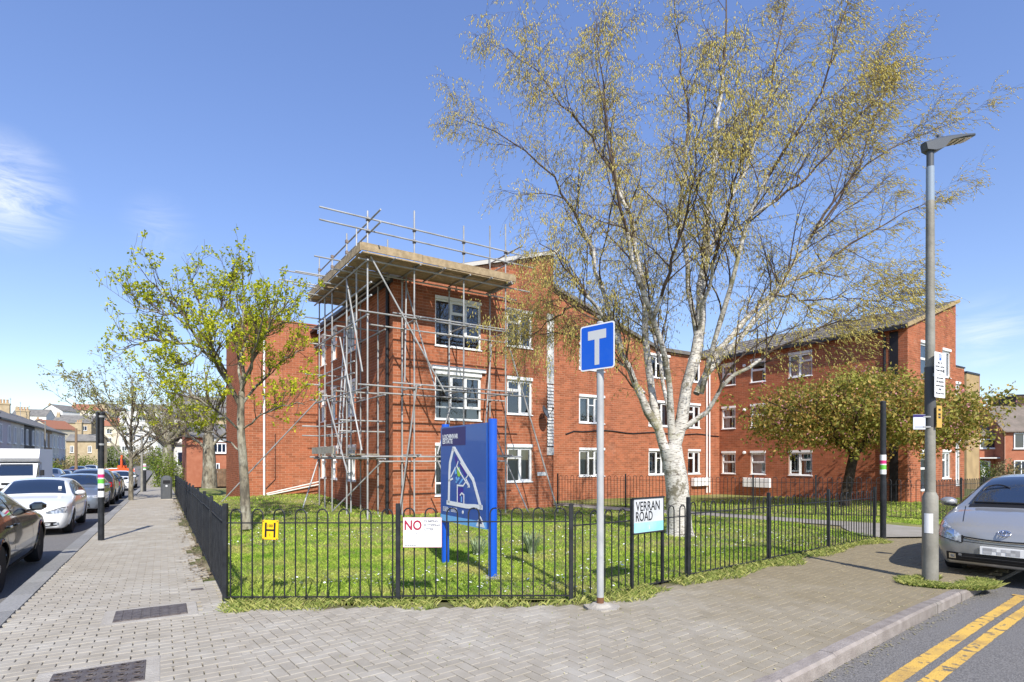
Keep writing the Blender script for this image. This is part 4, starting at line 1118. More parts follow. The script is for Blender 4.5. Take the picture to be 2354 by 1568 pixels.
for z in LIFT:
    e = rng.normal(0, 0.03, 4)
    tube('ledger', PF(-1.6 if z > 3 else -1.5, 1.36, z + e[0]), PF(4.3 + e[1] * 5, 1.36, z + e[0]))
    if z < 7: tube('ledger', PF(-0.9 if z > 5 else -0.6, 0.34, z - 0.12 + e[1]), PF(4.1, 0.34, z - 0.12 + e[1]))
    else: tube('ledger', PF(-1.4, 0.34, z - 0.06), PF(4.6, 0.34, z - 0.06))
    tube('ledger', PS(-1.5, 1.36, z - 0.07 + e[2]), PS(4.4, 1.36, z - 0.07 + e[2]))
    tube('ledger', PS(-0.2, 0.34, z - 0.1 + e[3]), PS(4.3, 0.34, z - 0.1 + e[3]))
    for s in fo[1:]: tube('transom', PF(s + 0.07, 1.62, z + 0.05), PF(s + 0.07, 0.1, z + 0.05)); coupler(PF(s, 1.3, z))
    for q in so: tube('transom', PS(q + 0.07, 1.62, z + 0.0), PS(q + 0.07, 0.1, z + 0.0)); coupler(PS(q, 1.3, z - 0.04))
    coupler(PF(-1.3, 1.3, z))
for s in (-0.6, 1.0, 2.7, 3.45): tube('transom', PF(s, 1.75, 7.53), PF(s, 0.12, 7.53))
for q in (0.0, 1.5, 3.1): tube('transom', PS(q, 1.9, 7.45), PS(q, 0.12, 7.45))
for z in (8.31, 8.66):                                            # guard rails
    tube('guard_rail', PF(-2.7, 1.36, z), PF(4.6, 1.36, z)); tube('guard_rail', PS(-2.2, 1.24, z - 0.03), PS(4.3, 1.24, z - 0.03))
    tube('guard_rail', PF(3.57, 2.2, z - 0.05), PF(3.57, -0.5, z - 0.05)); tube('guard_rail', PS(4.0, 2.7, z - 0.25), PS(4.0, 0.0, z - 0.25))
    for s in fo: coupler(PF(s, 1.3, z))
    for q in so: coupler(PS(q, 1.3, z - 0.03))
tube('guard_rail', PS(2.4, 2.5, 7.95), PS(2.4, 0.6, 7.95)); tube('guard_rail', PS(3.1, 2.4, 7.7), PS(3.1, 0.4, 7.7)); tube('guard_rail', PS(0.75, 2.3, 8.0), PS(0.75, 0.7, 8.0))
for z in (2.5, 2.85): tube('guard_rail', PS(0.2, 1.24, z), PS(4.3, 1.24, z)); tube('guard_rail', PS(4.0, 1.9, z), PS(4.0, 0.1, z)); tube('guard_rail', PS(0.74, 1.5, z + .05), PS(0.74, 0.0, z + .05))
for z in (4.35, 4.72, 6.42, 6.8): tube('guard_rail', PS(-1.45 if z > 6 else 0.1, 1.24, z), PS(4.35, 1.24, z)); tube('guard_rail', PS(4.02, 1.8, z + .04), PS(4.02, 0.05, z + .04))
for z in (3.95, 6.05): tube('ledger', PF(-0.5, 1.24, z), PF(4.0, 1.24, z))
for s in fi:
    for z in LIFT: coupler(PF(s, 0.28, z - 0.1))
for q in si:
    for z in LIFT: coupler(PS(q, 0.28, z - 0.1))
tube('standard', PS(1.5, 0.9, GZ), PS(1.5, 0.9, 7.4)); tube('standard', PS(3.2, 1.3, GZ), PS(3.2, 1.3, 8.2)); tube('standard', PS(-0.3, 1.3, 3.6), PS(-0.3, 1.3, 8.75))
# braces
tube('brace', PF(-1.25, 1.42, 7.55), PF(1.15, 1.42, 3.75)); tube('brace', PF(0.3, 0.36, 7.2), PF(0.9, 1.25, 3.9)); tube('brace', PF(0.3, 0.4, 7.9), PF(-0.1, 1.2, 4.0))
tube('brace', PF(3.55, 0.3, 5.7), PF(2.9, 0.9, 2.1)); tube('brace', PF(0.2, 1.42, 3.9), PF(-0.4, 1.42, -0.2)); tube('brace', PF(1.85, 0.5, 3.5), PF(1.0, 1.2, 1.8))
tube('brace', PF(3.6, 1.4, 5.4), PF(5.3, 1.9, -0.25)); tube('brace', PF(3.5, 0.5, 2.6), PF(4.4, 1.4, -0.25))
tube('brace', PF(0.9, 1.42, 1.6), PF(1.75, 1.42, -0.2))
tube('brace', PS(0.3, 1.42, 7.3), PS(-1.2, 1.42, 4.2)); tube('brace', PS(1.0, 1.42, 5.6), PS(-1.15, 1.42, 1.9)); tube('brace', PS(2.6, 1.42, 3.9), PS(0.2, 1.42, 1.2))
tube('brace', PS(4.0, 1.3, 1.7), PS(3.2, 2.1, -0.2))
tube('brace', PS(0.1, 0.3, 1.6), PS(2.0, 1.5, -0.25)); tube('brace', PS(3.9, 1.3, 3.9), at(503, 1161, 21.6)); pass
# platform boards, L-shaped, each board a plank
m_bd = m_board
def board(fn, a0, a1, d, z, w=0.225, mat=None, t=0.038, nm='board'):
    v0, v1 = fn(a0, d, z), fn(a1, d, z); ax = (v1 - v0).normalized(); n = ZV.cross(ax)
    return MB().box((v0 + v1) / 2, ((v1 - v0).length, w, t), (ax, n, ZV)).build(nm, mat or m_bd, scf)
for k in range(6):
    d = 0.30 + k * 0.236
    for a0, a1 in ((-1.55, 1.1), (1.11, 3.72)): board(PF, a0 + rng.normal(0, .02), a1, d, 7.58 + rng.normal(0, 0.004))
    for a0, a1 in ((-0.16, 2.2), (2.21, 4.35)): board(PS, a0, a1 + rng.normal(0, .03), d, 7.55 + rng.normal(0, 0.004))
def toe(fn, a0, a1, d, z, mat=None, h=0.225):
    v0, v1 = fn(a0, d, z), fn(a1, d, z); ax = (v1 - v0).normalized(); n = ZV.cross(ax)
    MB().box((v0 + v1) / 2 + ZV * h / 2, ((v1 - v0).length, 0.038, h), (ax, n, ZV)).build('toe_board', mat or m_bd, scf)
toe(PF, -1.58, 0.3, 1.60, 7.62); toe(PF, 0.31, 3.72, 1.60, 7.61); toe(PS, -1.6, 1.0, 1.60, 7.6); toe(PS, 1.01, 4.3, 1.60, 7.59)
v0, v1 = PS(4.38, 1.6, 7.7), PS(4.38, 0.3, 7.7); MB().box((v0 + v1) / 2, (0.038, (v1 - v0).length, 0.225), (VF, NSD, ZV)).build('toe_board', m_boardg, scf)
for k in range(4): board(PS, 0.4, 4.3, 0.42 + k * 0.236, 1.80, mat=m_boardg)
toe(PS, 1.6, 4.3, 1.46, 1.83, m_boardg, 0.24)
# ladder on the side bay
lad = empty('ladder', PS(3.3, 0.75, 1.83), 'pale aluminium ladder standing inside the left scaffold bay', 'ladder')
m_lad = M('ladder_aluminium', (0.66, 0.67, 0.68), 0.4, metal=0.5)
la, lb = PS(3.0, 0.85, 1.83), PS(2.95, 0.6, 6.4)
for s in (-0.19, 0.19): MB().tube([la + VF * s, lb + VF * s], 0.03, 6).build('stile', m_lad, lad, True)
for k in range(14):
    p = la.lerp(lb, (k + 0.6) / 14.5); MB().tube([p - VF * 0.19, p + VF * 0.19], 0.014, 6).build('rung', m_lad, lad)
# loose tubes leaning at the foot of the left wing
for k, (a, b, lab) in enumerate(((wingF.P(0.85, 0.13, 0.10), wingF.P(3.1, 0.62, 0.25), 'upper of two loose pale poles propped along the left brick wing'), (wingF.P(0.83, 0.06, 0.16), wingF.P(3.12, 0.5, 0.33), 'lower of two loose pale poles propped along the left brick wing'))):
    o = MB().tube([a, b], 0.03, 8).build('loose_pole', m_wtim, None, True); tag(o, lab, 'pole', 'loose poles at the left wing')
# ------------------------------------------------------------------ bow-top railings
def hoop_mesh(h, w=0.13, r=0.0095):
    pts = [(-w / 2, 0.03), (-w / 2, h - w / 2)] + [(-w / 2 * math.cos(t), h - w / 2 + w / 2 * math.sin(t)) for t in np.linspace(0, math.pi, 7)[1:-1]] + [(w / 2, h - w / 2), (w / 2, 0.03)]
    return MB().tube([(x, 0, z) for x, z in pts], r, 5).mesh('hoop', True)
HOOPS = {}
def fence(name, label, pts, zf, panel=2.05, H=1.08, rail=0.92, post=1.14, first=True, last=True, pw=0.05, cat='fence', lift=0.0, pieces=True):
    P = [Vector((p[0], p[1], 0)) for p in pts]
    t = empty(name, (P[0].x, P[0].y, zf(P[0].x, P[0].y)), label, cat, 'black bow-top railings')
    if H not in HOOPS:
        HOOPS[H] = hoop_mesh(H); HOOPS[H].materials.append(m_iron)
    hm = HOOPS[H]
    pm = MB().bevbox((0, 0, post / 2 - 0.05), (pw, pw, post + 0.1), 0.004).mesh('post'); pm.materials.append(m_iron)
    for i in range(len(P) - 1):
        A, B = P[i], P[i + 1]; L = (B - A).length; n = max(1, round(L / panel)); d = (B - A).normalized(); ang = math.atan2(d.y, d.x)
        for k in range(n + 1):
            if k == 0 and i > 0: continue
            if (k == 0 and i == 0 and not first) or (k == n and i == len(P) - 2 and not last): continue
            c = A + d * (L * k / n)
            link('post', pm, None, t, Matrix.Translation((c.x, c.y, zf(c.x, c.y) + lift)) @ Matrix.Rotation(ang, 4, 'Z') @ Matrix.Rotation(rng.normal(0, 0.008), 4, 'X'))
        for k in range(n):
            a, b = A + d * (L * k / n), A + d * (L * (k + 1) / n); dz = rng.normal(0, 0.012) + lift
            za, zb = zf(a.x, a.y) + dz, zf(b.x, b.y) + dz + rng.normal(0, 0.006)
            for z, w, hh in ((rail, 0.012, 0.036), (0.055, 0.012, 0.036)):
                v0, v1 = Vector((a.x, a.y, za + z)), Vector((b.x, b.y, zb + z)); ax = (v1 - v0).normalized()
                MB().box((v0 + v1) / 2, ((v1 - v0).length - pw, hh, w), (ax, ZV.cross(ax).normalized(), ax.cross(ZV.cross(ax)).normalized())).build('rail', m_iron, t)
            pl = (b - a).length; nh = max(1, int(round((pl - 0.05) / 0.26)))
            sp = pl / nh
            sl = math.atan2(zb - za, pl)
            for h in range(nh):
                c = a.lerp(b, (h + 0.5) / nh); z = za + (zb - za) * (h + 0.5) / nh
                link('hoop', hm, None, t, Matrix.Translation((c.x, c.y, z)) @ Matrix.Rotation(ang + rng.normal(0, 0.01), 4, 'Z') @ Matrix.Scale(sp / 0.26, 4, Vector((1, 0, 0))))
    return t
ground_z = lambda x, y: zg(x, y)
fence('railing_fence', 'short front run of black railings carrying the white NO notice, facing the camera', [FA, FC], ground_z, 2.02)
FH = FC + FD * 9.3
fence('railing_fence', 'black railings running beside the Verran Road pavement past the birch', [FC, FH], ground_z, 2.35, first=False)
FE = FA + E * 31.0
fence('railing_fence', 'long black railings beside the left pavement, seen nearly end on', [FA, FE], lambda x, y: zg(x, y), 2.07, first=False)
back = [(1.9, 23.6), (4.4, 22.0), (8.2, 19.3), (11.6, 17.7)]
fence('railing_fence', 'black railings on the far side of the lawn path before the middle block', back, lambda x, y: zl(x, y), 2.4, H=1.25, rail=1.08, post=1.33)
fence('railing_fence', 'black railings before the end wall of the right block beside the silver car', [(11.6, 17.7), (12.35, 16.6), (20.5, 22.9)], lambda x, y: zl(x, y), 2.4, H=1.2, rail=1.04, post=1.25, first=False)

# ------------------------------------------------------------------ signs on the railings
def frame_r(d): d = Vector(d).normalized(); return d, ZV, d.cross(ZV)       # right, up, facing
def flat(o, r, u, n, x0, x1, y0, y1, mat, parent, name, t=0.002, off=0.0):
    c = Vector(o) + r * ((x0 + x1) / 2) + u * ((y0 + y1) / 2) + n * (off + t / 2)
    return MB().box(c, (x1 - x0, y1 - y0, t), (r, u, n)).build(name, mat, parent)
def poly_flat(o, r, u, n, pts, mat, parent, name, off, t=0.0015):
    o = Vector(o); return MB().prism([o + r * x + u * y + n * off for x, y in pts], n * t).build(name, mat, parent)
def stroke(o, r, u, n, pts, w, mat, parent, name, off):
    """a band of width w along a polyline in the sign's plane"""
    L, Rr = [], []
    P = [Vector((p[0], p[1], 0)) for p in pts]
    for i, p in enumerate(P):
        t0 = (p - P[i - 1]).normalized() if i else None; t1 = (P[i + 1] - p).normalized() if i < len(P) - 1 else None
        t = ((t0 or t1) + (t1 or t0)).normalized(); s = Vector((-t.y, t.x, 0)); k = 1.0 / max(0.5, s.dot(Vector((-(t1 or t0).y, (t1 or t0).x, 0))))
        L.append(p + s * w / 2 * k); Rr.append(p - s * w / 2 * k)
    mb = MB(); o = Vector(o)
    pt = lambda q, h: o + r * q.x + u * q.y + n * (off + h)
    for i in range(len(P) - 1):
        mb.prism([pt(L[i], 0), pt(L[i + 1], 0), pt(Rr[i + 1], 0), pt(Rr[i], 0)], n * 0.0015)
    return mb.build(name, mat, parent)

# white NO notice
r, u, n = frame_r((1, 0.0, 0)); o = Vector((-1.262, 6.575, 0.625))
t = empty('notice_board', o, 'white notice with large red NO fixed to the front railings', 'notice')
MB().bevbox(o + r * 0.225 + u * 0.175 + n * 0.004, (0.45, 0.35, 0.008), 0.002, (r, u, n)).build('panel', m_signwhite, t)
for (x0, x1, y0, y1) in ((0, 0.45, 0, 0.004), (0, 0.45, 0.346, 0.35), (0, 0.004, 0.004, 0.346), (0.446, 0.45, 0.004, 0.346)): flat(o, r, u, n, x0, x1, y0, y1, m_redp, t, 'border', 0.001, 0.008)
text_obj('NO', 0.155, o + r * 0.018 + u * 0.205 + n * 0.009, r, u, m_redp, t, width=0.20, bold=0.0045)
for i, (s, sz) in enumerate((('DUMPING', 0.036), ('FLYTIPPING', 0.036), ('LITTER', 0.036))): text_obj(s, sz, o + r * 0.245 + u * (0.292 - i * 0.047) + n * 0.009, r, u, m_greyp, t, bold=0.0015)
MB().lathe([(0.006, 0), (0.006, 0.002)], 8, o + r * 0.155 + u * 0.165 + n * 0.008, (r, u, n)).build('screw', m_black, t)
for i, (x0, x1, y) in enumerate(((0.245, 0.41, 0.165), (0.245, 0.40, 0.142), (0.08, 0.33, 0.107), (0.08, 0.36, 0.085), (0.08, 0.35, 0.063))):
    x = x0
    while x < x1 - 0.01:
        w = min(rng.uniform(0.012, 0.035), x1 - x); flat(o, r, u, n, x, x + w, y, y + 0.007, m_greyp, t, 'small_print', 0.001, 0.008); x += w + 0.006
x = 0.02
while x < 0.15: w = rng.uniform(0.008, 0.02); flat(o, r, u, n, x, x + w, 0.022, 0.031, m_black, t, 'small_print', 0.001, 0.008); x += w + 0.004

# yellow hydrant plate
r, u, n = frame_r((1, -0.02, 0)); u = (ZV + r * 0.03).normalized(); r = u.cross(n) * -1 if u.cross(n).dot(r) < 0 else u.cross(n); o = Vector((-2.895, 6.585, 0.715))
t = empty('hydrant_plate', o, 'small yellow hydrant plate with black H on the front railings', 'hydrant sign')
MB().bevbox(o + r * 0.092 + u * 0.115 + n * 0.006, (0.185, 0.225, 0.012), 0.003, (r, u, n)).build('panel', m_hyd, t)
for (x0, x1, y0, y1) in ((0.03, 0.052, 0.03, 0.20), (0.133, 0.155, 0.03, 0.20), (0.052, 0.133, 0.102, 0.124)): flat(o, r, u, n, x0, x1, y0, y1, m_black, t, 'letter_bar', 0.002, 0.012)
text_obj('100', 0.046, o + r * 0.062 + u * 0.148 + n * 0.0135, r, u, m_black, t, bold=0.001); text_obj('1', 0.042, o + r * 0.086 + u * 0.045 + n * 0.0135, r, u, m_black, t)
for x, y in ((0.012, 0.012), (0.172, 0.012), (0.012, 0.215), (0.172, 0.215)): MB().lathe([(0.008, 0), (0.006, 0.003)], 8, o + r * x + u * y + n * 0.012, (r, u, n)).build('rivet', m_rust, t)

# street name plate on two posts
r, u, n = frame_r(FD); o = Vector((1.515, 7.27, 0)) + n * 0.05; W_, Z0, Z1 = 0.60, 0.70, 1.135
t = empty('street_nameplate', o, 'white VERRAN ROAD street nameplate with aqua band on two black posts', 'street sign')
for x in (-0.015, W_ + 0.015): MB().box(o + r * x + u * (Z1 + 0.01) / 2 - n * 0.012, (0.035, 0.035, Z1 + 0.01), (r, n, u)).build('post', m_iron, t)
MB().box(o + r * W_ / 2 + u * (Z0 + Z1) / 2 + n * 0.008, (W_, 0.012, Z1 - Z0), (r, n, u)).build('panel', m_plate, t)
flat(o, r, u, n, 0, W_, Z0 + 0.005, Z0 + 0.13, m_aqua, t, 'aqua_band', 0.002, 0.014)
for y in (Z0 - 0.008, Z1 + 0.008): MB().box(o + r * W_ / 2 + u * y + n * 0.008, (W_ + 0.05, 0.03, 0.018), (r, n, u)).build('frame_bar', m_iron, t)
text_obj('VERRAN', 0.175, o + r * 0.03 + u * (Z1 - 0.155) + n * 0.017, r, u, m_black, t, width=0.49, bold=0.0012)
text_obj('ROAD', 0.175, o + r * 0.03 + u * (Z1 - 0.285) + n * 0.017, r, u, m_black, t, width=0.34, bold=0.0012)
poly_flat(o, r, u, n, [(0.29, Z0 + 0.035), (0.315, Z0 + 0.035), (0.31, Z0 + 0.075), (0.295, Z0 + 0.09)], m_plate, t, 'crest', 0.0165)

# ------------------------------------------------------------------ estate map board
La, Ra = Vector((-1.08, 9.22, 0)), Vector((-0.27, 7.95, 0)); r, u, n = frame_r(Ra - La); W_ = (Ra - La).length; o = La.copy()
t = empty('estate_map_board', o, 'tall blue LOCHINVAR ESTATE map board on two round-fronted blue posts in the lawn', 'map board')
for x in (0.0, W_):
    MB().tube([o + r * x - ZV * 0.05, o + r * x + ZV * 2.21], 0.062, 16).build('post', m_postblue, t, True)
b0, b1 = 0.66, 2.16; PX0, PX1 = -0.03, W_ - 0.055; pw_ = PX1 - PX0
bulge = 0.05
V, F = [], []
for i in range(13):
    x = PX0 + pw_ * i / 12; bo = bulge * math.sin(math.pi * i / 12) * 0
    for z in (b0, b1): V.append(o + r * x + u * z + n * (0.02 + bo))
MB().box(o + r * (PX0 + pw_ / 2) + u * (b0 + b1) / 2 + n * 0.055, (pw_, 0.03, b1 - b0), (r, n, u)).build('panel', m_mapblue, t)
OFF = 0.071
q = lambda x, y: (PX0 + pw_ * x, b0 + (b1 - b0) * y)                      # fractions of the panel, y upwards
def qs(L): return [q(*p) for p in L]
def pf(L, mat, nm, off=OFF): return poly_flat(o, r, u, n, qs(L), mat, t, nm, off)
def sk(L, w, mat, nm, off=OFF + 0.002): return stroke(o, r, u, n, qs(L), w, mat, t, nm, off)
pf([(0.03, 0.80), (0.58, 0.80), (0.58, 0.985), (0.03, 0.985)], m_mapnavy, 'title_panel')
a_ = q(0.055, 0.872); text_obj('LOCHINVAR', 0.098, o + r * a_[0] + u * a_[1] + n * (OFF + 0.003), r, u, m_signwhite, t, width=pw_ * 0.36, bold=0.0025)
a_ = q(0.055, 0.822); text_obj('ESTATE', 0.098, o + r * a_[0] + u * a_[1] + n * (OFF + 0.003), r, u, m_signwhite, t, width=pw_ * 0.235, bold=0.0025)
pf([(0.0, 0.0), (1, 0.0), (1, 0.065), (0, 0.065)], m_maplt, 'base_band')
sk([(0.20, 0.195), (0.215, 0.5), (0.23, 0.62), (0.31, 0.77)], 0.066, m_signwhite, 'map_road')
sk([(0.29, 0.765), (0.34, 0.765), (0.60, 0.56), (0.74, 0.46), (0.90, 0.19)], 0.066, m_signwhite, 'map_road')
sk([(0.15, 0.20), (0.60, 0.19), (0.78, 0.20), (0.93, 0.20)], 0.066, m_signwhite, 'map_road')
sk([(0.19, 0.43), (0.30, 0.455)], 0.03, m_signwhite, 'map_road'); sk([(0.25, 0.47), (0.36, 0.575)], 0.028, m_signwhite, 'map_road')
sk([(0.42, 0.635), (0.385, 0.585), (0.52, 0.48), (0.67, 0.38)], 0.024, m_signwhite, 'map_road'); sk([(0.40, 0.215), (0.40, 0.39), (0.53, 0.39), (0.585, 0.43)], 0.024, m_signwhite, 'map_road')
sk([(0.545, 0.21), (0.545, 0.30), (0.50, 0.315), (0.46, 0.29)], 0.024, m_signwhite, 'map_road'); sk([(0.58, 0.47), (0.66, 0.40), (0.63, 0.375)], 0.02, m_signwhite, 'map_road'); sk([(0.47, 0.62), (0.64, 0.50), (0.58, 0.46)], 0.018, m_signwhite, 'map_road')
pf([(0.33, 0.68), (0.37, 0.70), (0.42, 0.63), (0.38, 0.60)], m_mapdk, 'map_block'); pf([(0.43, 0.605), (0.47, 0.61), (0.60, 0.50), (0.57, 0.49)], m_mapdk, 'map_block')
pf([(0.415, 0.30), (0.53, 0.30), (0.53, 0.37), (0.415, 0.37)], m_mapdk, 'map_block'); pf([(0.415, 0.215), (0.45, 0.215), (0.45, 0.30), (0.415, 0.30)], m_mapdk, 'map_block'); pf([(0.51, 0.23), (0.53, 0.23), (0.53, 0.29), (0.51, 0.29)], m_mapdk, 'map_block')
pf([(0.39, 0.565), (0.44, 0.575), (0.48, 0.50), (0.44, 0.475), (0.40, 0.49)], m_mapgreen, 'map_green_space')
for L in ([(0.335, 0.54), (0.365, 0.56), (0.385, 0.51), (0.35, 0.50)], [(0.355, 0.42), (0.38, 0.41), (0.45, 0.46), (0.43, 0.475)], [(0.43, 0.405), (0.455, 0.40), (0.53, 0.45), (0.51, 0.465)], [(0.36, 0.47), (0.385, 0.48), (0.41, 0.43), (0.385, 0.42)], [(0.48, 0.225), (0.505, 0.225), (0.505, 0.28), (0.48, 0.28)]): pf(L, m_maplt, 'map_block', OFF + 0.001)
for row in range(4):
    for x0, x1 in ((0.06, 0.19), (0.25, 0.38)):
        x = x0; y = 0.145 - row * 0.013 + (0 if x0 < .2 else 0.004)
        while x < x1 - .02: w = rng.uniform(0.02, 0.05); pf([(x, y), (x + w, y), (x + w, y + 0.006), (x, y + 0.006)], m_signwhite, 'small_print'); x += w + 0.012
ci = q(0.52, 0.125); MB().lathe([(0.027, 0), (0.027, 0.002)], 16, o + r * ci[0] + u * ci[1] + n * OFF, (r, u, n)).build('compass_disc', m_signwhite, t)
pf([(0.80, 0.012), (0.97, 0.012), (0.93, 0.075), (0.885, 0.115), (0.84, 0.075)], m_signwhite, 'council_crest', OFF + 0.002)
pf([(0.85, 0.045), (0.92, 0.045), (0.905, 0.075), (0.885, 0.095), (0.865, 0.075)], m_mapnavy, 'council_crest', OFF + 0.004)
MB().lathe([(0.16, -0.01), (0.13, 0.01)], 12, Ra).build('concrete_foot', m_concrete, t)

# ------------------------------------------------------------------ dead-end sign
o = Vector((0.99, 6.37, 0))
t = empty('dead_end_sign', o, 'blue and white T dead-end sign on a tall pale grey post', 'road sign')
V, F = [], []
mbp = MB(); ring = [(0.20 * math.cos(k / 14 * 6.283) * (1 + 0.12 * math.sin(k * 2.3)) + 0.02, 0.17 * math.sin(k / 14 * 6.283) * (1 + 0.1 * math.cos(k * 3.1)) - 0.02) for k in range(14)]
mbp.prism([(o.x + x, o.y + y, -0.03) for x, y in ring], ZV * 0.032); mbp.lathe([(0.13, 0.0), (0.09, 0.03), (0.05, 0.035)], 12, o); mbp.build('concrete_pad', m_concrete, t)
MB().tube([o + ZV * 0.0, o + ZV * 0.10], 0.041, 14).build('post_foot', m_rust, t, True)
MB().tube([o + ZV * 0.10, o + ZV * 3.17], 0.040, 14).build('post', m_post, t, True)
MB().tube([o + ZV * 3.17, o + ZV * 3.19], [0.044, 0.03], 14).build('post_cap', m_post, t, True)
r, u, n = frame_r((0.70, -0.714, 0)); c = o + ZV * 2.90 + n * 0.055; HW, HH = 0.235, 0.255
def rrect(w, h, k=0.03, m=4):
    out = []
    for cx_, cy_, a0 in ((w - k, h - k, 0), (-w + k, h - k, 90), (-w + k, -h + k, 180), (w - k, -h + k, 270)):
        for j in range(m + 1): a = math.radians(a0 + 90 * j / m); out.append((cx_ + k * math.cos(a), cy_ + k * math.sin(a)))
    return out
poly_flat(c, r, u, n, rrect(HW, HH), m_signwhite, t, 'plate', 0, 0.004); poly_flat(c, r, u, n, rrect(HW - 0.015, HH - 0.015, 0.022), m_signblue, t, 'blue_field', 0.004, 0.001)
flat(c, r, u, n, -0.032, 0.032, -0.20, 0.085, m_signgrey, t, 'symbol_stem', 0.001, 0.0055); flat(c, r, u, n, -0.125, 0.125, 0.085, 0.185, m_signgrey, t, 'symbol_bar', 0.001, 0.0055)
for z in (2.75, 3.05): MB().tube([o + ZV * (z - 0.02), o + ZV * (z + 0.02)], 0.046, 12).box(o + ZV * z + n * 0.036, (0.12, 0.03, 0.03), (r, n, ZV)).build('bracket', m_steel, t)

# ------------------------------------------------------------------ lamp column with parking plates
o = Vector((5.79, 7.86, 0)); o.z = zg(o.x, o.y)
t = empty('lamp_column', o, 'weathered steel lamp column with angled grey lantern beside the silver car', 'street lamp')
MB().tube([o + ZV * z for z in (0, 0.02, 0.45, 0.9, 1.16, 1.22)], [0.096, 0.096, 0.095, 0.094, 0.094, 0.066], 20).build('column_base', m_galv, t, True)
MB().tube([o + ZV * z for z in (1.2, 3.2, 5.25)], [0.064, 0.057, 0.050], 18).build('column', m_galv, t, True)
MB().tube([o + ZV * 5.25, o + ZV * 5.72], [0.050, 0.049], 16).build('painted_band', m_bluegrey, t, True)
MB().tube([o + ZV * 5.72, o + ZV * 6.02], [0.044, 0.044], 14).build('spigot', m_lantern, t, True)
# lantern: a tapered flat head reaching out towards the road
hd = Vector((0.80, 0.10, 0)).normalized(); ha = (hd + ZV * 0.22).normalized(); hb = ZV.cross(hd).normalized(); hc = ha.cross(hb)
lan = MB(); c0 = o + ZV * 6.02
secs = [(-0.10, 0.055, 0.05, -0.06), (0.0, 0.08, 0.06, -0.10), (0.12, 0.095, 0.07, -0.09), (0.22, 0.12, 0.065, -0.01), (0.42, 0.13, 0.055, 0.0), (0.60, 0.115, 0.04, 0.004), (0.66, 0.06, 0.025, 0.01)]
vs = []
for (x, hw, top, bot) in secs:
    c = c0 + ha * x
    vs += [c + hb * hw + hc * bot, c + hb * hw + hc * top * 0.5, c + hb * hw * 0.6 + hc * top, c - hb * hw * 0.6 + hc * top, c - hb * hw + hc * top * 0.5, c - hb * hw + hc * bot]
fs = [(i * 6 + k, i * 6 + (k + 1) % 6, (i + 1) * 6 + (k + 1) % 6, (i + 1) * 6 + k) for i in range(len(secs) - 1) for k in range(6)] + [(5, 4, 3, 2, 1, 0), tuple(range(36, 42))]
head = lan.add(vs, fs).build('lantern', m_lantern, t, True)
MB().prism([c0 + ha * x + hb * y - hc * 0.004 for x, y in ((0.27, -0.095), (0.27, 0.095), (0.56, 0.085), (0.60, 0.05), (0.60, -0.05), (0.56, -0.085))], hc * -0.008).build('lamp_lens', m_lens, head)
for x in (0.36, 0.46): MB().box(c0 + ha * x - hc * 0.016, (0.008, 0.17, 0.006), (ha, hb, hc)).build('lens_rib', m_lantern, head)
MB().lathe([(0.03, 0), (0.028, 0.05), (0.01, 0.06)], 10, c0 + ha * 0.16 + hc * 0.07, (ha, hb, hc)).build('photocell', m_lantern, head, True)
# wraps and plates
MB().tube([o + ZV * 2.12, o + ZV * 2.95], 0.066, 18).build('grey_wrap', M('grey_wrap', (0.075, 0.077, 0.08), 0.6), t, True)
sdk = MB(); 
for k in range(7):
    a = math.radians(205 + k * 12); pass
arc = [o + Vector((0.098 * math.cos(math.radians(a)), 0.098 * math.sin(math.radians(a)), 0)) for a in range(190, 262, 9)]
V = []; F = []
for p in arc: V += [p + ZV * 0.66, p + ZV * 0.93]
for k in range(len(arc) - 1): F.append((2 * k, 2 * k + 2, 2 * k + 3, 2 * k + 1))
link('paper_notice', np_mesh('paper_notice', V, F, True), m_signwhite, t)

def parking_plate():
    r, u, n = frame_r((0.85, 0.52, 0)); c = o + ZV * 2.83 + n * 0.10 + r * 0.03
    p = empty('parking_sign', c, 'tall white parking restriction plate with blue P on the lamp column', 'parking sign')
    poly_flat(c, r, u, n, rrect(0.155, 0.31, 0.012), m_signwhite, p, 'plate', 0, 0.004)
    MB().box(c - n * 0.02, (0.2, 0.04, 0.04), (r, n, u)).build('bracket', m_steel, p)
    flat(c, r, u, n, -0.035, 0.045, 0.20, 0.285, m_signblue, p, 'blue_square', 0.001, 0.004); text_obj('P', 0.095, c + r * -0.02 + u * 0.21 + n * 0.006, r, u, m_signwhite, p)
    for i, (s, sz) in enumerate((('Mon - Fri', 0.036), ('8.30 am - 6.30 pm', 0.036), ('Permit holders', 0.036), ('or', 0.034), ('Pay by phone', 0.036), ('020 3046 0010', 0.036), ('location number', 0.036), ('57862', 0.036), ('Max stay 4 hours', 0.036))):
        text_obj(s, sz, c + u * (0.155 - i * 0.052) + n * 0.0055, r, u, m_black, p, align='CENTER', bold=0.0006)
    flat(c, r, u, n, 0.10, 0.135, 0.035, 0.085, m_black, p, 'zone_box', 0.001, 0.004)
parking_plate()
r, u, n = frame_r((0.85, 0.52, 0)); c = o + ZV * 2.26 + n * 0.095 + r * 0.03
p = empty('location_plate', c, 'narrow yellow phone parking location plate below the parking sign', 'plate')
poly_flat(c, r, u, n, rrect(0.075, 0.15, 0.01), M('ochre_plate', (0.55, 0.34, 0.07), 0.5), p, 'plate', 0, 0.004)
for y in (0.095, 0.03, -0.01): flat(c, r, u, n, -0.035, 0.035, y - 0.014, y + 0.014, m_black, p, 'print_bar', 0.001, 0.004)
r, u, n = frame_r((1, -0.12, 0)); c = o + ZV * 2.19 + r * -0.17 + n * 0.05
p = empty('neighbourhood_sign', c, 'small white square sign clamped to the left of the lamp column', 'sign')
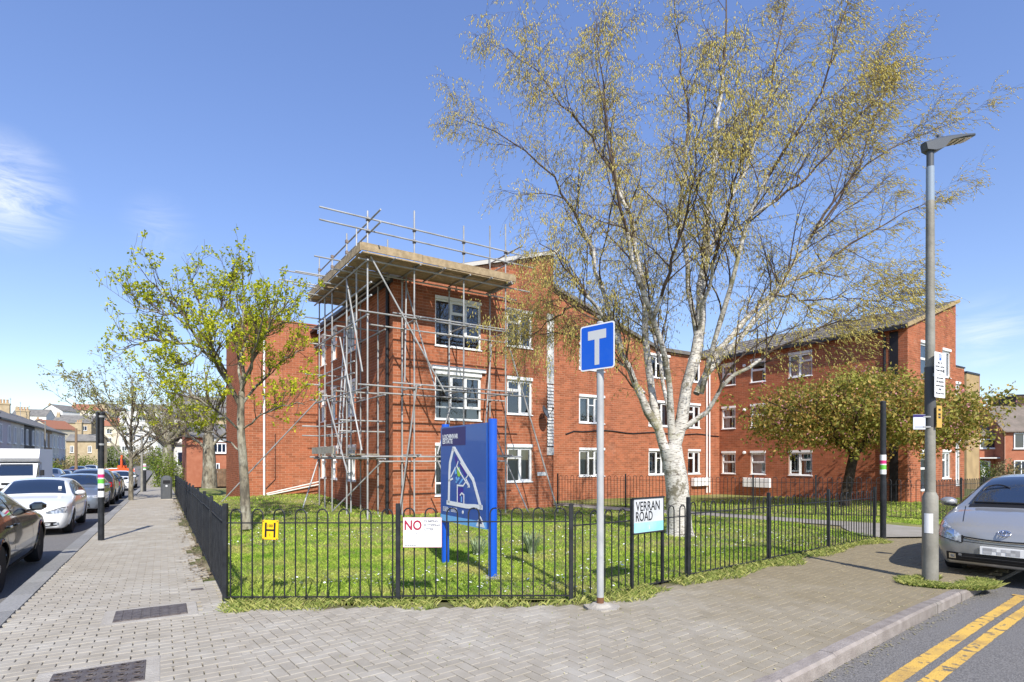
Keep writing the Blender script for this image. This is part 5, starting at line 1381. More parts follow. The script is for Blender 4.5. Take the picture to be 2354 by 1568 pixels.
MB().box(c + n * 0.004, (0.155, 0.006, 0.205), (r, n, u)).build('plate', M('pale_blue_plate', (0.62, 0.66, 0.74), 0.5), p)
flat(c, r, u, n, -0.0775, 0.0775, 0.065, 0.1, m_mapnavy, p, 'title_bar', 0.001, 0.007)
poly_flat(c, r, u, n, [(-0.06, -0.05), (0.01, 0.0), (0.02, 0.025), (-0.06, -0.025)], m_signwhite, p, 'arrow', 0.007)
for y in (-0.06, -0.075, -0.088): flat(c, r, u, n, -0.06, 0.055, y, y + 0.006, m_greyp, p, 'small_print', 0.001, 0.007)
MB().box(c + r * 0.10 + u * 0.07 + n * 0.0, (0.10, 0.02, 0.02), (r, n, u)).box(c + r * 0.10 - u * 0.07, (0.10, 0.02, 0.02), (r, n, u)).build('bracket', m_steel, p)

# ------------------------------------------------------------------ black street posts
m_mag = M('magenta_sticker', (0.62, 0.03, 0.17), 0.5); m_grs = M('green_sticker', (0.13, 0.48, 0.06), 0.5)
def black_post(o, H, label, box=False, r=0.058, sticker=True):
    o = Vector(o); o.z = zg(o.x, o.y)
    t = empty('street_post', o, label, 'post', 'slim black street posts')
    MB().tube([o + ZV * z for z in (0, 0.01, 0.9, H)], [r, r, r, r * 0.95], 14).build('post', m_iron, t, True)
    MB().lathe([(r, 0), (r * 0.8, 0.02), (r * 0.3, 0.03)], 12, o + ZV * H).build('cap', m_iron, t, True)
    if sticker:
        z = 1.12 if box else 1.42
        for a, b, m in ((0, 0.10, m_signwhite), (0.10, 0.2, m_grs), (0.2, 0.225, m_signwhite), (0.225, 0.30, m_mag), (0.30, 0.42, m_signwhite)): MB().tube([o + ZV * (z + a), o + ZV * (z + b)], r * 1.03, 14, False).build('sticker', m, t, True)
    if box:
        MB().tube([o + ZV * 0.93, o + ZV * 1.06], r * 1.03, 14, False).build('sticker', m_signwhite, t, True)
        c = o + ZV * (H - 0.36); d = Vector((-0.72, -0.69, 0)); d2 = ZV.cross(d)
        MB().bevbox(c + d * 0.07, (0.03, 0.15, 0.80), 0.004, (d, d2, ZV)).build('sign_plate', m_trim, t)
        for z in (-0.3, 0.3): MB().tube([c + ZV * (z - 0.02), c + ZV * (z + 0.02)], r * 1.2, 12).build('clip', m_steel, t, True)
    return t
black_post((-8.83, 12.2, 0), 2.72, 'tall black street post with banded stickers and edge-on plate near the parked cars', True)
black_post((8.04, 12.3, 0), 2.98, 'tall black post with banded stickers at the end of the railings by the entrance', False)

# ------------------------------------------------------------------ litter bin on the left pavement
c = Vector(SP(24.0, -1.75)); t = empty('litter_bin', c, 'dark grey domed litter bin standing on the left pavement by the railings', 'litter bin')
m_bin = M('bin_grey', (0.075, 0.082, 0.09), 0.55, col2=(0.10, 0.105, 0.11), nscale=3)
fr = (ACR, E, ZV)
sec = [(0.235, 0.0), (0.24, 0.05), (0.245, 0.9), (0.225, 1.06), (0.13, 1.16), (0.04, 1.18)]
vs = []; 
for hw, z in sec:
    for sx, sy in ((1, 0.7), (0.7, 1), (-0.7, 1), (-1, 0.7), (-1, -0.7), (-0.7, -1), (0.7, -1), (1, -0.7)): vs.append(c + ACR * (sx * hw) + E * (sy * hw) + ZV * z)
fs = [(i * 8 + k, i * 8 + (k + 1) % 8, (i + 1) * 8 + (k + 1) % 8, (i + 1) * 8 + k) for i in range(len(sec) - 1) for k in range(8)] + [tuple(range(7, -1, -1)), tuple(range(40, 48))]
MB().add(vs, fs).build('body', m_bin, t)
MB().box(c - E * 0.245 + ZV * 0.88, (0.30, 0.03, 0.16), fr).build('slot', m_trim, t)
MB().lathe([(0.05, 0), (0.05, 0.006)], 12, c - E * 0.248 + ZV * 0.68, (ACR, ZV, -E)).build('emblem', m_plate, t)
MB().box(c + ZV * 0.02, (0.56, 0.56, 0.05), fr).build('plinth', m_concrete, t)

# ------------------------------------------------------------------ daffodil clumps
def clump(c, nl, h, label):
    c = Vector(c); c.z = zl(c.x, c.y); t = empty('daffodil_clump', c, label, 'plant', 'daffodil clumps in the lawn')
    V, F = [], []
    for i in range(nl):
        a = rng.uniform(0, 6.283); rr = rng.uniform(0, 0.09); lean = rng.uniform(0.1, 0.8) * h; L = h * rng.uniform(0.65, 1.15)
        bx, by = c.x + rr * math.cos(a), c.y + rr * math.sin(a); ta = a + rng.normal(0, 0.5); wd = rng.uniform(0.006, 0.012); px, py = -math.sin(ta) * wd, math.cos(ta) * wd
        k = len(V); m = 5; droop = rng.uniform(0, 0.5)
        for j in range(m):
            s = j / (m - 1); x = bx + math.cos(ta) * lean * s ** 1.7; y = by + math.sin(ta) * lean * s ** 1.7; z = c.z + L * (s - droop * 0.45 * s ** 3); ww = (1 - s ** 3)
            V += [(x - px * ww, y - py * ww, z), (x + px * ww, y + py * ww, z)]
        F += [(k + 2 * j, k + 2 * j + 1, k + 2 * j + 3, k + 2 * j + 2) for j in range(m - 1)]
    link('leaves', np_mesh('leaves', V, F, True), m_daff, t)
    mb = MB()
    for i in range(9):
        a = rng.uniform(0, 6.283); p = Vector((c.x + 0.16 * math.cos(a), c.y + 0.16 * math.sin(a), c.z + h * rng.uniform(0.7, 1.0)))
        mb.tube([Vector((c.x, c.y, c.z)), p], 0.004, 4); mb.lathe([(0.003, 0), (0.014, 0.012), (0.02, 0.03), (0.004, 0.02)], 6, p)
    mb.build('faded_flowers', m_daff, t)
clump((-0.60, 10.0, 0), 75, 0.34, 'smaller tufted clump of daffodil leaves behind the blue map board')
clump((0.34, 10.2, 0), 130, 0.46, 'larger tufted clump of daffodil leaves right of the blue map board')
# ------------------------------------------------------------------ trees
def nrm(v): return v / np.maximum(np.linalg.norm(v, axis=-1, keepdims=True), 1e-9)
def tube_batch(P, R, sides):
    """P (N, m, 3) centre lines, R (N, m) radii -> vertices, quads"""
    N, m, _ = P.shape
    T = np.empty_like(P); T[:, 1:-1] = P[:, 2:] - P[:, :-2]; T[:, 0] = P[:, 1] - P[:, 0]; T[:, -1] = P[:, -1] - P[:, -2]; T = nrm(T)
    ref = np.where(np.abs(T[:, :1, 2:3]) > 0.85, np.array([1.0, 0.1, 0.0]), np.array([0.05, 0.02, 1.0])); ref = np.broadcast_to(ref, T.shape)
    A = nrm(np.cross(T, ref)); B = np.cross(T, A)
    an = np.arange(sides) * 2 * np.pi / sides
    V = P[:, :, None] + (A[:, :, None] * np.cos(an)[None, None, :, None] + B[:, :, None] * np.sin(an)[None, None, :, None]) * R[:, :, None, None]
    i = np.arange(m - 1)[:, None] * sides; k = np.arange(sides)[None]; k2 = (k + 1) % sides
    f = np.stack([i + k, i + k2, i + sides + k2, i + sides + k], -1).reshape(-1, 4)
    F = (f[None] + (np.arange(N) * m * sides)[:, None, None]).reshape(-1, 4)
    return V.reshape(-1, 3), F
def resample(pts, m):
    P = np.array([tuple(p) for p in pts], float); d = np.r_[0, np.cumsum(np.linalg.norm(np.diff(P, axis=0), axis=1))]
    t = np.linspace(0, d[-1], m)
    # smooth the corners a little
    Q = np.stack([np.interp(t, d, P[:, k]) for k in range(3)], -1)
    for _ in range(2): Q[1:-1] = 0.5 * Q[1:-1] + 0.25 * (Q[:-2] + Q[2:])
    return Q
def grow(P0, D0, L, R0, m, wander, trop, taper=0.25, rg=rng):
    """grow branches from points P0 in directions D0; trop(P) -> pull per step"""
    N = len(P0); P = np.empty((N, m, 3)); P[:, 0] = P0; D = nrm(D0); st = (L / (m - 1))[:, None]
    for i in range(1, m):
        D = nrm(D + rg.normal(0, wander, (N, 3)) + trop(P[:, i - 1]) / (m - 1)); P[:, i] = P[:, i - 1] + D * st
    R = R0[:, None] * np.linspace(1, taper, m)[None]
    return P, R
def spawn(P, R, n, t0, t1, a0, a1, rg=rng, up=0.0):
    """n child starts on each branch: positions, directions, parent radius, parent index, t"""
    N, m, _ = P.shape; idx = np.repeat(np.arange(N), n); t = (np.tile(np.arange(n), N) + rg.random(N * n)) / n; t = t0 + (t1 - t0) * t
    f = t * (m - 1); i = np.minimum(f.astype(int), m - 2); w = (f - i)[:, None]
    S = P[idx, i] * (1 - w) + P[idx, i + 1] * w; T = nrm(P[idx, i + 1] - P[idx, i])
    r = R[idx, i] * (1 - w[:, 0]) + R[idx, i + 1] * w[:, 0]
    X = rg.normal(0, 1, (len(idx), 3)); X = nrm(X - T * np.sum(X * T, -1, keepdims=True)); an = rg.uniform(a0, a1, len(idx))[:, None]
    D = T * np.cos(an) + X * np.sin(an); D[:, 2] += up
    return S, nrm(D), r, idx, t
def leaf_quads(C, size, rg=rng, droop=0.0, aspect=0.55, axis=None):
    """pointed leaves: two triangles folded along the rib"""
    n = len(C); ax = nrm(rg.normal(0, 1, (n, 3)) + (0 if axis is None else axis) + np.array([0, 0, -droop])); sd = nrm(np.cross(ax, rg.normal(0, 1, (n, 3)))); nn = np.cross(ax, sd)
    s = (size * (0.65 + 0.7 * rg.random(n)))[:, None]
    V = np.empty((n, 4, 3)); V[:, 0] = C; V[:, 1] = C + ax * s * 0.5 + sd * s * aspect / 2 + nn * s * 0.08; V[:, 2] = C + ax * s; V[:, 3] = C + ax * s * 0.5 - sd * s * aspect / 2 + nn * s * 0.08
    F = (np.array([[0, 1, 2], [0, 2, 3]])[None] + (np.arange(n) * 4)[:, None, None]).reshape(-1, 3)
    return V.reshape(-1, 3), F
def cat_mesh(parts):
    V, F, k = [], [], 0
    for v, f in parts: V.append(v); F.append(f + k); k += len(v)
    return np.concatenate(V), np.concatenate(F)

# --- the birch -----------------------------------------------------------------
birch = empty('birch_tree', (3.86, 13.05, zl(3.86, 13.05)), 'large white-barked silver birch hung with yellow catkins on the lawn', 'tree')
def birch_bark():
    m = bpy.data.materials.new('birch_bark'); m.use_nodes = True; nt = m.node_tree; L = nt.links.new; b = nt.nodes['Principled BSDF']; b.inputs['Roughness'].default_value = 0.75
    tc = nt.nodes.new('ShaderNodeTexCoord')
    def noise(scale, sc, det=5, rough=0.6):
        mp = nt.nodes.new('ShaderNodeMapping'); mp.inputs['Scale'].default_value = sc; L(tc.outputs['Object'], mp.inputs['Vector'])
        n = _n(nt, 'ShaderNodeTexNoise', Scale=scale, Detail=det, Roughness=rough); L(mp.outputs[0], n.inputs['Vector']); return n.outputs['Fac']
    def rng_(v, a, c):
        r = _n(nt, 'ShaderNodeMapRange'); r.inputs['From Min'].default_value = a; r.inputs['From Max'].default_value = c; L(v, r.inputs['Value']); return r.outputs[0]
    def mx(f, a, c):
        x = nt.nodes.new('ShaderNodeMix'); x.data_type = 'RGBA'; L(f, x.inputs['Factor'])
        if isinstance(a, tuple): x.inputs['A'].default_value = a
        else: L(a, x.inputs['A'])
        x.inputs['B'].default_value = c; return x.outputs['Result']
    c = mx(rng_(noise(4, (1, 1, 1)), 0.3, 0.7), (0.66, 0.63, 0.58, 1), (0.46, 0.43, 0.375, 1))
    c = mx(rng_(noise(9, (1, 1, 5.5), 4), 0.545, 0.60), c, (0.14, 0.115, 0.10, 1))          # lenticels: short dark dashes across the stem
    c = mx(rng_(noise(2.6, (1, 1, 0.8), 7, 0.7), 0.535, 0.60), c, (0.17, 0.15, 0.105, 1))   # dark rough plates and lichen
    c = mx(rng_(noise(1.3, (1, 1, 1), 6, 0.7), 0.565, 0.66), c, (0.27, 0.25, 0.13, 1))
    L(c, b.inputs['Base Color'])
    bp = _n(nt, 'ShaderNodeBump', Strength=0.6, Distance=0.03); L(noise(14, (1, 1, 3)), bp.inputs['Height']); L(bp.outputs[0], b.inputs['Normal']); return m
m_birch = birch_bark()
def BP(L): return [at(*p) for p in L]
YB = 13.05
limbs = []                                             # (points in frame coordinates with depth, r0, r1)
trunk = [(1563, 1236, YB), (1562, 1190, YB), (1558, 1130, YB), (1550, 1070, YB), (1541, 1030, YB)]
limbs += [([(1538, 1060, YB), (1527, 1025, YB), (1491, 951, YB - .1), (1459, 869, YB - .3), (1429, 804, YB - .5), (1395, 740, YB - .8), (1340, 660, YB - 1.2), (1285, 590, YB - 1.6), (1240, 560, YB - 1.9)], 0.15, 0.03),
          ([(1515, 985, YB), (1503, 942, YB + .1), (1482, 839, YB + .3), (1476, 795, YB + .4), (1488, 721, YB + .6), (1470, 600, YB + 1.0), (1440, 450, YB + 1.3), (1390, 300, YB + 1.6), (1370, 150, YB + 1.8), (1365, 20, YB + 2)], 0.11, 0.025),
          ([(1544, 1010, YB), (1543, 913, YB - .2), (1535, 854, YB - .4), (1526, 789, YB - .6), (1500, 736, YB - .9), (1460, 620, YB - 1.3), (1440, 500, YB - 1.6), (1400, 340, YB - 2), (1385, 180, YB - 2.1), (1370, 40, YB - 2.2)], 0.095, 0.02),
          ([(1546, 1040, YB), (1571, 957, YB), (1588, 907, YB), (1597, 839, YB), (1606, 780, YB), (1618, 730, YB), (1621, 662, YB + .1), (1622, 560, YB + .2), (1640, 400, YB + .3), (1655, 250, YB + .4), (1668, 100, YB + .4), (1672, -90, YB + .4)], 0.19, 0.045),
          ([(1604, 780, YB), (1591, 701, YB + .2), (1577, 618, YB + .4), (1560, 470, YB + .6), (1585, 300, YB + .8), (1560, 120, YB + 1), (1545, -60, YB + 1)], 0.085, 0.02),
          ([(1612, 905, YB), (1624, 868, YB - .2), (1633, 801, YB - .4), (1662, 740, YB - .6), (1674, 677, YB - .8), (1686, 610, YB - 1), (1720, 500, YB - 1.2), (1790, 370, YB - 1.4), (1880, 230, YB - 1.6), (1940, 60, YB - 1.7), (1955, -60, YB - 1.7)], 0.085, 0.02),
          ([(1600, 905, YB), (1636, 824, YB + .2), (1680, 778, YB + .4), (1712, 730, YB + .6), (1768, 674, YB + .8), (1850, 627, YB + 1.1), (1960, 565, YB + 1.4), (2060, 500, YB + 1.6), (2160, 440, YB + 1.8)], 0.095, 0.02),
          ([(1571, 985, YB), (1621, 954, YB - .2), (1642, 919, YB - .4), (1665, 886, YB - .6), (1740, 830, YB - .9), (1850, 770, YB - 1.3), (1960, 730, YB - 1.6), (2050, 720, YB - 1.8)], 0.075, 0.015),
          ([(1625, 860, YB), (1700, 780, YB + .2), (1741, 719, YB + .3), (1794, 677, YB + .5), (1850, 560, YB + .6), (1930, 430, YB + .7), (2030, 350, YB + .8), (2130, 300, YB + .9), (2200, 280, YB + 1)], 0.085, 0.015),
          ([(1480, 905, YB), (1420, 830, YB + .4), (1350, 780, YB + .8), (1270, 760, YB + 1.1), (1200, 775, YB + 1.3)], 0.06, 0.012),
          ([(1429, 804, YB - .5), (1390, 660, YB - .4), (1330, 500, YB - .2), (1255, 390, YB + .1), (1150, 300, YB + .3), (1050, 270, YB + .4)], 0.07, 0.015),
          ([(1440, 480, YB - 1.6), (1380, 340, YB - 1.5), (1270, 210, YB - 1.4), (1165, 110, YB - 1.3)], 0.04, 0.012),
          ([(1622, 600, YB + .2), (1700, 420, YB + 1.2), (1760, 250, YB + 2), (1800, 60, YB + 2.6), (1810, -60, YB + 2.8)], 0.07, 0.02),
          ([(1606, 760, YB), (1650, 560, YB - 1.4), (1700, 380, YB - 2.4), (1740, 200, YB - 3.0)], 0.06, 0.015),
          ([(1541, 960, YB), (1500, 760, YB + 1.6), (1460, 560, YB + 2.6), (1420, 380, YB + 3.3)], 0.07, 0.015),
          ([(1500, 740, YB - .9), (1560, 560, YB - 2.0), (1600, 380, YB - 2.8), (1620, 200, YB - 3.2)], 0.05, 0.015),
          ([(1400, 745, YB - .7), (1330, 700, YB - .4), (1265, 730, YB - .2), (1205, 790, YB)], 0.045, 0.01),
          ([(1768, 674, YB + .8), (1860, 690, YB + .5), (1960, 680, YB + .3), (2040, 700, YB + .2)], 0.035, 0.01),
          ([(1720, 500, YB - 1.2), (1830, 430, YB - 1.6), (1950, 300, YB - 1.7), (2060, 180, YB - 1.6)], 0.04, 0.012),
          ([(1850, 560, YB + .6), (1960, 420, YB + 1.2), (2020, 250, YB + 1.4), (2060, 110, YB + 1.5)], 0.04, 0.012)]
tr = resample(BP(trunk), 10); tr_r = np.interp(np.linspace(0, 1, 10), [0, 0.12, 0.5, 1], [0.345, 0.285, 0.262, 0.25])
parts = [tube_batch(tr[None], tr_r[None], 18)]
LP = []; LR = []
for pts, r0, r1 in limbs:
    Q = resample(BP(pts), 16); Q[2:-1] += rng.normal(0, 0.035, (13, 3)); LP.append(Q); LR.append((0.007 + (r0 * 0.83 - 0.007) * np.linspace(1, 0, 16) ** 1.25) * (1 + 0.05 * rng.normal(0, 1, 16)))
LP, LR = np.array(LP), np.array(LR)
thin = []
for Q, R_ in zip(LP, LR):
    k = int(np.argmax(R_ < 0.036)) if (R_ < 0.036).any() else 15
    k = max(2, min(k, 14)); parts.append(tube_batch(Q[None, :k + 1], R_[None, :k + 1], 10)); thin.append(tube_batch(Q[None, k:], R_[None, k:], 7))
v, f = cat_mesh(parts)
# bulge and rough the big stems a little
nz = (vnoise(v[:, 0] * 3 + v[:, 1] * 2, v[:, 2] * 1.6, 2.2) - 0.5); v[:, 0] += nz * 0.03
link('trunk', np_mesh('trunk', v, f, True), m_birch, birch)
def sway(P):
    """twigs hang on the left and trail to the right on the wind side"""
    k = np.clip((P[:, 0] - 4.5) / 4.0, 0, 1)[:, None]
    return np.array([0, 0, -1.0])[None] * (1 - 0.55 * k) + np.array([0.55, 0, 0.15])[None] * k
S, D, r, ix, t = spawn(LP, LR, 17, 0.2, 1.0, 0.4, 1.0, up=0.25)
L1 = rng.uniform(1.0, 2.4, len(S)) * (1.2 - 0.72 * t); P1, R1 = grow(S, D, L1, np.minimum(r * 0.5, 0.022), 9, 0.13, lambda P: np.array([0, 0, 0.35])[None] + 0 * P, 0.25)
S, D, r, ix, t = spawn(P1, R1, 8, 0.12, 1.0, 0.4, 1.0)
L2 = L1[ix] * rng.uniform(0.28, 0.62, len(S)); P2, R2 = grow(S, D, L2, np.minimum(r * 0.6, 0.0085), 7, 0.14, lambda P: sway(P) * 0.35, 0.4)
parts = thin + [tube_batch(P1, R1, 5), tube_batch(P2, R2, 3)]
S, D, r, ix, t = spawn(P2, R2, 8, 0.1, 1.0, 0.35, 0.95)
L3 = rng.uniform(0.16, 0.52, len(S)); P3, R3 = grow(S, D, L3, np.full(len(S), 0.0024), 4, 0.13, lambda P: sway(P) * 1.25, 0.6)
parts.append(tube_batch(P3, R3, 3))
v, f = cat_mesh(parts); link('twigs', np_mesh('twigs', v, f, True), m_twig, birch)
# catkins: slender spindles hanging in twos and threes from the twig ends, some tiny leaves
S, D, r, ix, t = spawn(P3, R3, 3, 0.3, 1.0, 0.2, 1.0)
keep = rng.random(len(S)) < 0.78; S = S[keep]; n = len(S)
D = nrm(rng.normal(0, 0.28, (n, 3)) + sway(S) * 1.0); Lc = rng.uniform(0.038, 0.08, n); Pc = np.stack([S, S + D * (Lc * 0.5)[:, None], S + D * Lc[:, None]], 1)
Rc = np.stack([np.full(n, 0.004), np.full(n, 0.0092), np.full(n, 0.003)], 1)
v, f = tube_batch(Pc, Rc, 3); tag(link('catkins', np_mesh('catkins', v, f, True), m_catkin, birch), kind='stuff')
S, D, r, ix, t = spawn(P3, R3, 1, 0.3, 1.0, 0.2, 1.0)
v, f = leaf_quads(S, 0.024, droop=0.4, aspect=0.7); tag(link('opening_leaves', np_mesh('opening_leaves', v, f), m_bud, birch), kind='stuff')
# --- leafy street tree by the left railings ------------------------------------------
def leafy(name, label, base, trunk, limbs, tr_r, bark, leafm, n1, n2, len1, len2, leaf, per, spread, group=None, dens=1.0, trop=(0, 0, 0.5), up=0.3, tw_r=0.006, seed=1, m3=0, colr=None, cat='tree', trop2=None, n0=0.25, limb_k=1.0):
    rg = np.random.default_rng(seed)
    t = empty(name, base, label, cat, group)
    Q = resample(trunk, 10); parts = [tube_batch(Q[None], np.interp(np.linspace(0, 1, 10), np.linspace(0, 1, len(tr_r)), tr_r)[None], 12)]
    P0 = np.array([resample(p, 12) for p, a, b in limbs]); P0[:, 2:-1] += rg.normal(0, 0.03, P0[:, 2:-1].shape); R0 = np.array([np.linspace(a * limb_k, b, 12) for p, a, b in limbs])
    parts.append(tube_batch(P0, R0, 8)); v, f = cat_mesh(parts); link('trunk', np_mesh('trunk', v, f, True), bark, t)
    tv = np.array(trop)[None]
    S, D, r, ix, tt = spawn(P0, R0, n1, n0, 1.0, 0.4, 1.05, rg, up)
    L1 = rg.uniform(*len1, len(S)); P1, R1 = grow(S, D, L1, np.minimum(r * 0.6, 0.03), 8, 0.13, lambda P: tv + 0 * P, 0.3, rg)
    S, D, r, ix, tt = spawn(P1, R1, n2, 0.2, 1.0, 0.4, 1.0, rg, up * 0.6)
    L2 = rg.uniform(*len2, len(S)); P2, R2 = grow(S, D, L2, np.minimum(r * 0.7, 0.009), 6, 0.14, lambda P: (tv if trop2 is None else np.array(trop2)[None]) + 0 * P, 0.5, rg)
    parts = [tube_batch(P1, R1, 5), tube_batch(P2, np.maximum(R2, tw_r * 0.6), 3)]
    E2 = P2
    if m3:
        S, D, r, ix, tt = spawn(P2, R2, m3, 0.2, 1.0, 0.4, 1.0, rg, 0.1)
        E2, R3 = grow(S, D, rg.uniform(0.1, 0.3, len(S)), np.full(len(S), tw_r * 0.6), 4, 0.12, lambda P: tv * 0.6 + 0 * P, 0.6, rg); parts.append(tube_batch(E2, R3, 3))
    v, f = cat_mesh(parts); link('twigs', np_mesh('twigs', v, f, True), m_twig if bark is not m_darkbark else m_darkbark, t)
    # rosettes of leaves at and near the twig ends
    ends = np.concatenate([E2[:, -1], E2[rg.random(len(E2)) < 0.55 * dens, -2], P1[:, -1]]); ends = ends[rg.random(len(ends)) < dens]
    C = np.repeat(ends, per, 0); dirs = rg.normal(0, 1, C.shape); C = C + dirs * spread * 0.5
    v, f = leaf_quads(C, leaf, rg, droop=0.25, axis=nrm(dirs) * 0.9); o = link('leaves', np_mesh('leaves', v, f), leafm, t); tag(o, kind='stuff')
    return t, ends
YL = 13.9
lt = lambda L: [at(*p) for p in L]
leafy('street_tree', 'young leafy tree with bright yellow-green leaf clusters behind the left railings', (at(563, 1213, YL).x, YL, zl(-6.5, YL)),
      lt([(566, 1216, YL), (563, 1130, YL), (558, 1040, YL), (550, 960, YL), (556, 900, YL)]),
      [(lt([(556, 910, YL), (560, 800, YL), (556, 735, YL + .1), (560, 685, YL + .1), (556, 640, YL)]), 0.085, 0.012),
       (lt([(551, 930, YL), (520, 870, YL - .2), (470, 800, YL - .5), (420, 720, YL - .8), (375, 680, YL - 1.1), (352, 650, YL - 1.2)]), 0.10, 0.015),
       (lt([(520, 870, YL - .2), (480, 760, YL + .2), (452, 690, YL + .4), (442, 640, YL + .5)]), 0.06, 0.012),
       (lt([(470, 800, YL - .5), (390, 780, YL - .6), (330, 785, YL - .7), (285, 800, YL - .8)]), 0.05, 0.012),
       (lt([(556, 930, YL), (600, 870, YL + .3), (650, 825, YL + .6), (700, 805, YL + .9)]), 0.06, 0.012),
       (lt([(558, 880, YL), (600, 780, YL - .5), (640, 720, YL - .9), (665, 690, YL - 1.1)]), 0.055, 0.012),
       (lt([(553, 990, YL), (490, 940, YL - .7), (430, 910, YL - 1.2), (375, 900, YL - 1.6)]), 0.045, 0.012),
       (lt([(556, 1040, YL), (500, 1000, YL + .4), (450, 985, YL + .7), (400, 960, YL + 1)]), 0.04, 0.01),
       (lt([(560, 985, YL), (610, 950, YL - .6), (660, 930, YL - 1), (700, 930, YL - 1.2)]), 0.04, 0.01),
       (lt([(556, 900, YL), (540, 780, YL + .9), (520, 710, YL + 1.5), (505, 665, YL + 1.8)]), 0.055, 0.012),
       (lt([(556, 900, YL), (590, 800, YL - 1.2), (600, 720, YL - 1.9)]), 0.045, 0.012),
       (lt([(420, 720, YL - .8), (360, 720, YL - .9), (310, 700, YL - 1)]), 0.035, 0.01),
       (lt([(480, 760, YL + .2), (520, 690, YL + .3), (540, 640, YL + .3)]), 0.04, 0.01), (lt([(560, 800, YL), (620, 760, YL + .5), (660, 740, YL + .8)]), 0.045, 0.01), (lt([(470, 800, YL - .5), (430, 840, YL - .9), (380, 850, YL - 1.1)]), 0.035, 0.01), (lt([(520, 870, YL), (500, 820, YL - 1.0), (470, 770, YL - 1.7)]), 0.045, 0.01)],
      [0.128, 0.11, 0.10, 0.088, 0.07], m_bark, m_leaf, 16, 6, (0.3, 0.95), (0.15, 0.5), 0.074, 9, 0.05, seed=3, trop=(0, 0, 0.75), up=0.35, dens=0.66, limb_k=0.62)

# --- cherry with bronze-green leaves ----------------------------------------------------
YC = 22.3
def cherry():
    rg = np.random.default_rng(11); base = Vector((13.1, YC, zl(13.1, YC)))
    t = empty('cherry_tree', base, 'low spreading cherry tree with bronze and green leaves and last pink blossom', 'tree')
    tk = [at(1940, 1162, YC), at(1950, 1110, YC), at(1958, 1065, YC), at(1966, 1035, YC)]
    Q = resample(tk, 8); parts = [tube_batch(Q[None], np.linspace(0.21, 0.17, 8)[None], 10)]
    P0, R0 = [], []
    for k in range(11):
        a = k / 11 * 6.283 + rg.normal(0, 0.2); L = rg.uniform(3.0, 4.9) * (1.0 if abs(math.cos(a)) > 0.4 else 0.7); d = Vector((math.cos(a), math.sin(a), 0))
        c = Vector(tk[-1]); P0.append(resample([c - ZV * 0.15, c + d * L * 0.2 + ZV * 0.5, c + d * L * 0.55 + ZV * 1.2, c + d * L + ZV * (1.35 + rg.uniform(-.4, .5))], 12)); R0.append(np.linspace(0.09, 0.015, 12))
    P0, R0 = np.array(P0), np.array(R0); parts.append(tube_batch(P0, R0, 6))
    S, D, r, ix, tt = spawn(P0, R0, 10, 0.2, 1, 0.4, 1.1, rg, 0.25); L1 = rg.uniform(0.5, 1.5, len(S)); P1, R1 = grow(S, D, L1, np.minimum(r * .5, .02), 6, 0.15, lambda P: np.array([0, 0, 0.3])[None] + 0 * P, .3, rg)
    parts.append(tube_batch(P1, R1, 4)); v, f = cat_mesh(parts); link('trunk', np_mesh('trunk', v, f, True), m_darkbark, t)
    # leaf clumps in a flattened dome, denser at its skin
    n = 430; c = np.array([at(1995, 960, YC).x, YC, 3.15]); u = nrm(rg.normal(0, 1, (n, 3))); rad = rg.random(n) ** 0.36
    lump = 0.80 + 0.34 * vnoise(u[:, 0] * 3 + 9, u[:, 1] * 3 + u[:, 2] * 4 + 9, 1.1) ; K = u * (rad * lump)[:, None] * np.array([4.75, 3.3, 1.62]) + c
    K[:, 2] = np.where(K[:, 2] < 2.35, 2.35 + (K[:, 2] - 2.35) * 0.30 + 0.25 * rg.normal(0, 1, n), K[:, 2]); K[:, 2] += np.exp(-((K[:, 0] - c[0] + 0.5) / 2.6) ** 2) * 0.45 - 0.1
    K = np.repeat(K, 7, 0); K = K + rg.normal(0, 1, K.shape) * np.array([0.30, 0.28, 0.17]); K = K[K[:, 2] > 1.7]
    ends = np.concatenate([K, P1[:, -1], P1[:, -3]]); C = np.repeat(ends, 9, 0) + rg.normal(0, 0.13, (len(ends) * 9, 3))
    v, f = leaf_quads(C, 0.135, rg, droop=0.5, aspect=0.6); tag(link('leaves', np_mesh('leaves', v, f), m_cherry, t), kind='stuff')
    B = ends[rg.random(len(ends)) < 0.17]; C = np.repeat(B, 5, 0) + rg.normal(0, 0.07, (len(B) * 5, 3)); v, f = leaf_quads(C, 0.065, rg, aspect=1.0); tag(link('blossom', np_mesh('blossom', v, f), m_pink, t), kind='stuff')
    # a few wild shoots reaching out to the right
    Ps = np.array([resample([at(2240, 950, YC), at(2275, 915, YC), at(2300, 905, YC)], 6), resample([at(2235, 960, YC - .4), at(2290, 925, YC - .4), at(2330, 893, YC - .4)], 6), resample([at(2230, 940, YC), at(2260, 915, YC), at(2285, 893, YC)], 6)])
    v, f = tube_batch(Ps, np.full((3, 6), 0.012), 4); link('shoots', np_mesh('shoots', v, f), m_darkbark, t)
    C = np.repeat(Ps.reshape(-1, 3)[1:], 4, 0) + rg.normal(0, 0.05, (17 * 4, 3)); v, f = leaf_quads(C, 0.11, rg); link('shoot_leaves', np_mesh('shoot_leaves', v, f), m_cherry, t)
cherry()

